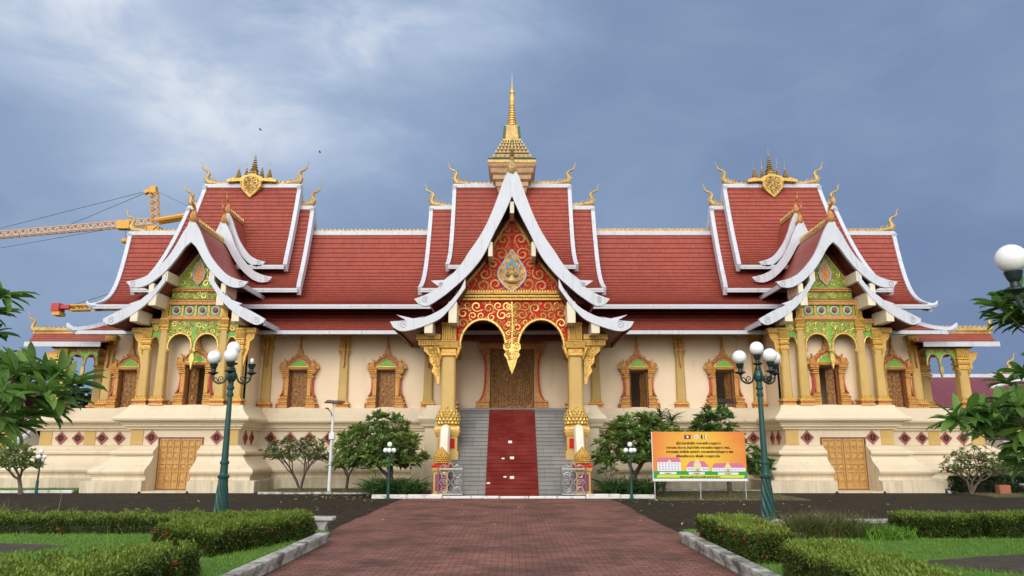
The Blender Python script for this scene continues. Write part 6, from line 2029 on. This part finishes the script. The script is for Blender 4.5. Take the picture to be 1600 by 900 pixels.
g.build('printed_white', 'p_white', sheet)
g = MB(); pr(g, [(0.065, 0.525), (0.28, 0.525), (0.305, 0.62), (0.045, 0.62)], 3)
for a in (((0.40, 0.60), (0.55, 0.60), (0.60, 0.72), (0.35, 0.72)), ((0.66, 0.64), (0.95, 0.64), (0.985, 0.735), (0.625, 0.735))): pr(g, a, 3)
g.build('printed_roofs', 'p_pink', sheet)
g = MB()
pr(g, [(0.435, 0.80), (0.435, 0.66), (0.475, 0.545), (0.515, 0.66), (0.515, 0.80)], 4); pr(g, [(0.765, 0.805), (0.765, 0.72), (0.80, 0.61), (0.835, 0.72), (0.835, 0.805)], 4)
pr(g, [(0.155, 0.615), (0.18, 0.565), (0.205, 0.615)], 4); g.build('printed_gables', 'p_cream', sheet)
g = MB()
for i in range(7):
    for j in range(3): g.box(*q(0.067+0.033*i, 0.080+0.033*i, 0.645+0.052*j, 0.668+0.052*j, 4))
for u in (0.375, 0.40, 0.55, 0.572, 0.415, 0.532): g.box(*q(u, u+0.01, 0.745, 0.775, 4))
for u in np.linspace(0.645, 0.96, 12): g.box(*q(u, u+0.009, 0.76, 0.785, 3))
g.box(*q(0.463, 0.487, 0.755, 0.80, 5)); g.box(*q(0.79, 0.81, 0.765, 0.805, 5))
g.build('printed_windows', 'p_greyblue', sheet)
# flags: three-striped flag with a white disc, wheel emblem, striped flag
g = MB(); g.box(*q(0.35, 0.42, 0.062, 0.085, 2)); g.box(*q(0.35, 0.42, 0.125, 0.148, 2)); g.box(*q(0.565, 0.575, 0.062, 0.148, 2)); g.box(*q(0.592, 0.602, 0.085, 0.10, 3)); g.box(*q(0.592, 0.602, 0.115, 0.13, 3)); g.build('printed_flag', 'p_red', sheet)
g = MB(); g.box(*q(0.35, 0.42, 0.085, 0.125, 2)); g.box(*q(0.530, 0.548, 0.062, 0.148, 2)); g.build('printed_flag', 'p_navy', sheet)
g = MB(); g.box(*q(0.548, 0.565, 0.062, 0.148, 2)); g.box(*q(0.592, 0.602, 0.062, 0.085, 3)); g.box(*q(0.592, 0.602, 0.13, 0.148, 3)); g.build('printed_flag', 'p_yellow', sheet)
g = MB(); 
for i in range(8):
    a = i*PI/4
    g.tube([(BX0+(0.48+0.004*math.cos(a))*BW, BY-0.011, BZ1-(0.105+0.008*math.sin(a))*BH), (BX0+(0.48+0.016*math.cos(a))*BW, BY-0.011, BZ1-(0.105+0.03*math.sin(a))*BH)], 0.005, 4)
g.build('printed_wheel', 'p_grey', sheet)
# Lao lettering drawn as pen strokes
def ci(cx, cz, r): return [(cx+r*math.cos(a), cz+r*math.sin(a)) for a in np.linspace(0, 2*PI, 9)]
GL = {
 'ກ': [[(0, 0), (0, .65), (.12, .75), (0, .85), (.3, 1), (.65, .85), (.65, 0)]], 'ຄ': [ci(.3, .3, .13), [(0, 0), (0, .7), (.3, 1), (.65, .75), (.65, 0)], [(.3, .43), (.1, .1)]],
 'ງ': [ci(.5, .85, .13), [(.62, .8), (.62, .1), (.4, 0), (.05, .45)]], 'ສ': [ci(.2, .15, .13), [(.33, .15), (.05, .6), (.3, .95), (.65, .65), (.65, 0)], [(.5, .85), (.8, 1.15)]],
 'ດ': [ci(.42, .3, .12), [(.3, .3), (0, .1), (0, .75), (.3, 1), (.65, .75), (.65, 0)]], 'ຕ': [ci(.3, .4, .12), [(.05, 0), (0, .8), (.2, 1), (.35, .85), (.5, 1), (.68, .8), (.68, 0)]],
 'ນ': [ci(.1, .88, .12), [(.2, .8), (.2, .1), (.6, .1), (.68, 1)], ci(.72, .06, .1)], 'ບ': [ci(.1, .88, .12), [(.2, .8), (.2, .02), (.68, .02), (.68, 1)]], 'ປ': [ci(.1, .88, .12), [(.2, .8), (.2, .02), (.68, .02), (.68, 1.35)]],
 'ພ': [ci(.1, .88, .12), [(.1, .76), (.15, 0), (.4, .55), (.62, 0), (.72, 1)]], 'ມ': [ci(.1, .88, .12), [(.2, .8), (.2, .1), (.65, .1), (.65, 1)], ci(.1, .1, .1)], 'ຢ': [ci(.1, .88, .12), [(.2, .8), (.1, .5), (.2, .05), (.7, .05), (.7, 1.3)]],
 'ລ': [ci(.15, .12, .12), [(.25, .2), (.6, .6), (.5, .95), (.15, .9), (.05, .7)], [(.35, .3), (.7, 0)]], 'ວ': [ci(.2, .12, .12), [(.3, .1), (.65, .25), (.65, .75), (.35, 1), (.05, .8)]], 'ອ': [ci(.2, .6, .12), [(.05, .6), (.05, .2), (.35, 0), (.68, .2), (.68, .8), (.35, 1), (.05, .85)]],
 'ຮ': [ci(.2, .6, .12), [(.05, .6), (.05, .2), (.35, 0), (.68, .2), (.68, .8), (.35, 1), (.05, .85)], [(.6, .9), (.85, 1.2)]], 'ຫ': [ci(.1, .88, .12), [(.1, .76), (.1, 0), (.35, .7), (.6, .1), (.6, 0)], ci(.65, .9, .1)], 'ທ': [ci(.1, .88, .12), [(.15, .76), (.15, 0), (.3, .8), (.5, .9), (.68, .7), (.68, 0)]],
 'າ': [[(.05, .8), (.25, 1), (.5, .8), (.5, 0)]], 'ະ': [ci(.2, .25, .12), ci(.2, .75, .12)], 'ເ': [[(.2, 1), (.2, .1)], ci(.3, .1, .1)], 'ໂ': [[(.5, 1.5), (.1, 1.35), (.3, 1.1), (.3, .1)], ci(.4, .1, .1)], 'ໄ': [[(.5, 1.35), (.1, 1.5), (.3, 1.1), (.3, .1)], ci(.4, .1, .1)],
 '(': [[(.4, 1.2), (.15, .6), (.4, 0)]], ')': [[(.1, 1.2), (.35, .6), (.1, 0)]], '.': [ci(.1, .05, .05)], ',': [[(.15, .08), (.05, -.15)]]}
UPM = {'ິ': [[(-.6, 1.25), (-.35, 1.45), (-.1, 1.25), (-.6, 1.25)]], 'ີ': [[(-.6, 1.25), (-.35, 1.45), (-.1, 1.25), (-.6, 1.25)], [(-.1, 1.25), (-.1, 1.55)]], 'ັ': [[(-.55, 1.4), (-.4, 1.2), (-.1, 1.45)]], '່': [[(-.3, 1.25), (-.3, 1.55)]], '້': [[(-.5, 1.3), (-.35, 1.5), (-.2, 1.3), (-.05, 1.55)]],
       'ົ': [ci(-.35, 1.35, .12), [(-.2, 1.35), (0, 1.5)]], 'ຸ': [ci(-.3, -.25, .1)], 'ູ': [ci(-.3, -.25, .1), [(-.2, -.25), (-.05, -.45)]], 'ໍ': [ci(-.35, 1.4, .12)], 'ື': [[(-.6, 1.25), (-.35, 1.45), (-.1, 1.25), (-.6, 1.25)], [(-.2, 1.25), (-.2, 1.55)]]}
def write(mb, text, uc, v, size, k=2, wpen=0.0075):
    adv = 0; out_ = []
    for ch in text:
        if ch == ' ': adv += 0.6; continue
        if ch in UPM:
            out_ += [[(adv+a, b) for a, b in st_] for st_ in UPM[ch]]; continue
        g_ = GL.get(ch)
        if not g_: continue
        out_ += [[(adv+a, b) for a, b in st_] for st_ in g_]
        adv += {'າ': .75, 'ະ': .5, 'ເ': .55, 'ໂ': .65, 'ໄ': .65, '.': .3, ',': .35, '(': .55, ')': .55}.get(ch, 0.98)
    x0 = BX0+uc*BW-adv*size/2; z0 = BZ1-v*BH
    yy = BY-0.003*k
    for st_ in out_:
        for i in range(len(st_)-1):
            a = Vector((x0+st_[i][0]*size, z0+st_[i][1]*size)); c = Vector((x0+st_[i+1][0]*size, z0+st_[i+1][1]*size)); d = c-a
            if d.length < 1e-6: continue
            d.normalize(); n = Vector((-d.y, d.x))*wpen
            a2, c2 = a-d*wpen*0.5, c+d*wpen*0.5
            mb.add([(a2.x-n.x, yy, a2.y-n.y), (c2.x-n.x, yy, c2.y-n.y), (c2.x+n.x, yy, c2.y+n.y), (a2.x+n.x, yy, a2.y+n.y)], [(0, 1, 2, 3)])
g = MB()
write(g, 'ເປີດງານສາມັກຄີສົງ ອາຄານສຳນັກງານສູນກາງ', 0.50, 0.258, 0.056)
write(g, 'ສາທາລະນະ ໂຮງງານ ວັນເສົາວັນທິດ ອາຄານສຳນັກງານສູນກາງ ອພສ...', 0.50, 0.345, 0.053)
write(g, 'ສາທາລະນະລັດ ປະຊາທິປະໄຕ (ແມ່ສາຫລ້າ), ອາຄານຮຽນວິທະຍາໄລສົງສູນກາງ ອພສ', 0.51, 0.43, 0.0505)
write(g, 'ພິທີມອບຮັບອາຄານ ເຮືອນພັກ ລາວສູນກາງວັດ', 0.49, 0.52, 0.054)
write(g, 'ອຸປະຖຳໂດຍ ສາທາລະນະລັດ ປະຊາຊົນ ແລະ ສະຫະພັນ ພຸດທະສາສະໜາ ສູນກາງ', 0.50, 0.93, 0.036, 4, 0.005)
for u, v in ((0.16, 0.852), (0.465, 0.857), (0.80, 0.862)): write(g, 'ອາຄານສູນກາງ', u, v, 0.024, 4, 0.004)
g.build('lettering', 'p_ink', sheet)
f = MB(); f.box(BX0-0.02, BX1+0.02, BY+0.005, BY+0.035, BZ0-0.02, BZ0+0.02); f.box(BX0-0.02, BX1+0.02, BY+0.005, BY+0.035, BZ1-0.03, BZ1); f.build('frame', 'steel', t)
for x in (BX0+0.05, (BX0+BX1)/2, BX1-0.06):
    l = MB(); l.box(x-0.018, x+0.018, BY+0.036, BY+0.07, 0.0, BZ1-0.02); l.box(x-0.03, x+0.03, BY-0.25, BY+0.35, 0.0, 0.03); l.build('leg', 'steel', t)

# ------------------------------------------------------------------ beyond the temple
def lattice(mb, a, b, w, n, r):
    a = Vector(a); b = Vector(b); d = (b-a).normalized(); up = Vector((0, 0, 1)) if abs(d.z) < 0.9 else Vector((0, 1, 0))
    s_ = d.cross(up).normalized(); u = s_.cross(d)
    cs = [(-w, -w), (w, -w), (w, w), (-w, w)]
    for p, q_ in cs: mb.tube([a+s_*p+u*q_, b+s_*p+u*q_], r*1.5, 4)
    for i in range(n):
        p0, p1 = a+(b-a)*(i/n), a+(b-a)*((i+1)/n)
        for k in range(4):
            c0, c1 = cs[k], cs[(k+1) % 4]
            if i % 2: c0, c1 = c1, c0
            mb.tube([p0+s_*c0[0]+u*c0[1], p1+s_*c1[0]+u*c1[1]], r, 3)
YK = 90.0
def V3(px, py, Y=YK):
    x, z = K(px, py, Y); return (x, Y, z)
t = thing('tower_crane', 'yellow tower crane with a long lattice jib rising behind the left wing', 'crane', (V3(242, 700)[0], YK, 0))
piv = V3(243, 348)
mb = MB(); lattice(mb, (piv[0], YK, 0), (piv[0], YK, piv[2]-0.6), 0.8, 24, 0.07); mb.build('mast', 'crane', t)
mb = MB(); lattice(mb, piv, V3(241, 300), 0.40, 9, 0.05); mb.box(piv[0]-0.7, piv[0]+0.7, YK-0.7, YK+0.7, piv[2]-1.3, piv[2]-0.6); tp = V3(240, 296); mb.box(tp[0]-0.35, tp[0]+0.4, YK-0.35, YK+0.35, tp[2]-0.5, tp[2]+0.35)
mb.tube([tp, V3(226, 301)], 0.35, 5); mb.build('head', 'craneorange', t)
mb = MB(); lattice(mb, V3(240, 347), V3(185, 351), 0.36, 10, 0.06); lattice(mb, V3(185, 351), V3(-190, 384), 0.35, 64, 0.055); mb.build('jib', 'cranepink', t)
mb = MB(); a = V3(246, 346); c = V3(318, 334)
for o_ in (-0.5, 0.5): mb.tube([(a[0], YK+o_, a[2]), (c[0], YK+o_, c[2])], 0.28, 6)
e1 = V3(205, 349); e2 = V3(180, 352); mb.box(e2[0]+0.4, e1[0], YK-0.5, YK+0.5, e1[2]-0.8, e1[2]+0.3)
mb.build('counter_jib', 'craneorange', t)
mb = MB()
for px, py in ((-60, 372), (95, 357)): mb.tube([tp, V3(px, py)], 0.04, 4)
mb.tube([tp, V3(316, 333)], 0.025, 4); h0 = V3(196, 352); mb.tube([h0, V3(196, 376)], 0.04, 4)
mb.tube([V3(-60, 398, YK+1), V3(170, 358, YK+1)], 0.03, 4)
mb.build('cable', 'cable', t)
mb = MB(); h = V3(195, 376.5); mb.ball((h[0], YK, h[2]), 0.45, 10, 7, 0.8); mb.build('hook_block', 'craneorange', t)
YK2 = 110.0
t = thing('tower_crane', 'distant crane showing only a red counterweight and yellow jib behind the left end porch', 'crane', (V3(300, 700, YK2)[0], YK2, 0))
a = V3(84, 484, YK2); mb = MB(); mb.box(a[0], a[0]+1.2, YK2-0.8, YK2+0.8, a[2]-0.3, a[2]+0.9); mb.box(a[0]+1.2, a[0]+2.6, YK2-0.6, YK2+0.6, a[2]+0.1, a[2]+0.7); mb.build('counterweight', 'cranered', t)
mb = MB(); mb.box(a[0]+0.3, a[0]+1.4, YK2-0.8, YK2+0.8, a[2]-0.95, a[2]-0.4); mb.build('winch', 'craneorange', t)
mb = MB(); lattice(mb, (a[0]+2.6, YK2, a[2]+0.25), V3(330, 476, YK2), 0.35, 34, 0.11); mb.build('jib', 'crane', t)
b = V3(300, 477, YK2); mb = MB(); lattice(mb, (b[0], YK2, 0), (b[0], YK2, b[2]+6), 0.8, 18, 0.07); mb.build('mast', 'crane', t)
mb = MB(); mb.tube([(a[0]+3, YK2, a[2]+0.8), (b[0], YK2, b[2]+6)], 0.05, 4); mb.build('cable', 'cable', t)
# neighbouring halls
def hall(x0, x1, y, zr, ze, dep, label, gab):
    t = thing('hall', label, 'building', ((x0+x1)/2, y, 0))
    MB().box(x0+0.5, x1-0.5, y-dep+0.6, y+dep-0.6, 0, ze+0.1).build('wall', 'wall', t)
    mb = MB()
    for s_ in (-1, 1):
        n = 1
        mb.add([(x0, y, zr), (x1, y, zr), (x1, y+s_*dep, ze), (x0, y+s_*dep, ze)], [(0, 1, 2, 3)], [(x0, 0), (x1, 0), (x1, dep*1.2), (x0, dep*1.2)])
    r = mb.build('roof', 'maroon', t)
    mb = MB(); mb.box(x0-0.1, x1+0.1, y-0.15, y+0.15, zr-0.05, zr+0.22); mb.box(x0-0.1, x1+0.1, y-dep-0.1, y-dep+0.02, ze-0.2, ze+0.05)
    mb.build('ridge_cap', 'white', r)
    c = MB(); chofa(c, gab, y, zr+0.1, 1, 1.1); c.build('ridge_finial', 'oldgold', r)
    mb = MB()
    for xx in (x0, x1):
        mb.prism([(y-dep+0.7, ze), (y+dep-0.7, ze), (y, zr-0.3)], xx-0.02+(0.5 if xx == x0 else -0.5), xx+0.02+(0.5 if xx == x0 else -0.5), 'yz')
    mb.build('gable', 'cream', t)
    return t
xa, za = K(1440, 589, 58); xb, _ = K(1590, 589, 58); _, zb = K(1440, 648, 53)
hall(24.0, xb, 58, za, max(1.6, zb), 5.5, 'hall with a maroon corrugated roof seen behind the right end porch', xb-0.6)
t2x, t2z = K(1552, 606, 46)
t = thing('hall', 'nearer maroon roof with a gilded gable edge at the right edge of the picture', 'building', (36, 46, 0))
mb = MB(); v = [K(1548, 607, 46)+(46,), K(1700, 570, 46)+(46,), K(1700, 660, 44)+(43,), K(1548, 668, 44)+(43,)]
mb.add([(a, c, b) for a, b, c in v], [(0, 1, 2, 3)], [(a, b) for a, b, c in v]); r = mb.build('roof', 'maroon', t)
mb = MB(); mb.tube([(v[0][0], 46, v[0][1]+0.05), (v[1][0], 46, v[1][1]+0.05)], 0.12, 5); mb.build('ridge_cap', 'white', r)
mb = MB(); mb.box(v[0][0]+0.4, v[1][0], 43.4, 52, 0, 2.4); mb.build('wall', 'wall', t)
g = MB(); e0 = K(1606, 612, 43); e1 = K(1584, 668, 43)
g.prism([e0, (e0[0]+0.5, e0[1]), (e1[0]+0.5, e1[1]), e1], 42.7, 42.9); g.build('gable_edge', 'brightgold', r)
xa, za = K(-60, 585, 50); xb, _ = K(38, 585, 50)
hall(xa-14, xb, 50, za, 2.4, 4.0, 'hall with a maroon roof half hidden behind the left foreground tree', xb-0.5)
# far trees
def far_tree(cx, y, rx, z0, z1, n, label, seed):
    tips = np.concatenate([dome_tips((cx+dx*rx, y+dy), rx*k, rx*k, z0+(z1-z0)*a, z0+(z1-z0)*b_, n//3, seed+i, 0.8) for i, (dx, dy, k, a, b_) in enumerate(((-0.35, 0, 0.6, 0.2, 0.85), (0.35, 0.5, 0.65, 0.15, 0.8), (0, 0, 0.6, 0.4, 1.0)))])
    tree('tree', label, 'tree', (cx, y, 0), (cx, y, max(1.0, z0*0.8)), tips, 0.25, 22, 0.55, 0.5, 'l_far', seed)
x, z = K(112, 592, 60); far_tree(x, 60, 3.4, 2.0, z, 240, 'dark leafy tree seen under the left end porch', 61)
x, z = K(70, 600, 66); far_tree(x, 66, 3.6, 2.0, z, 220, 'dark leafy tree beyond the red roof at the far left', 62)
# birds
for px, py, lab in ((407, 203, 'small dark bird gliding above the left wing'), (500, 238, 'small pale bird flying between the left wing and the spire')):
    x, z = K(px, py, 60)
    mb = MB(); mb.ball((x, 60, z), 0.06, 8, 6, 0.8); mb.tube([(x-0.14, 60, z), (x, 60, z+0.01), (x+0.12, 60, z)], [0.01, 0.06, 0.015], 6)
    for s_ in (-1, 1):
        mb.add([(x-0.05, 60, z+0.02), (x+0.07, 60, z+0.02), (x+0.02, 60-s_*0.16, z+0.08), (x-0.05, 60-s_*0.30, z+0.05), (x-0.08, 60-s_*0.16, z+0.07)], [(0, 1, 2, 3, 4)])
    tag(mb.build('bird', 'birdgrey'), lab, 'bird')
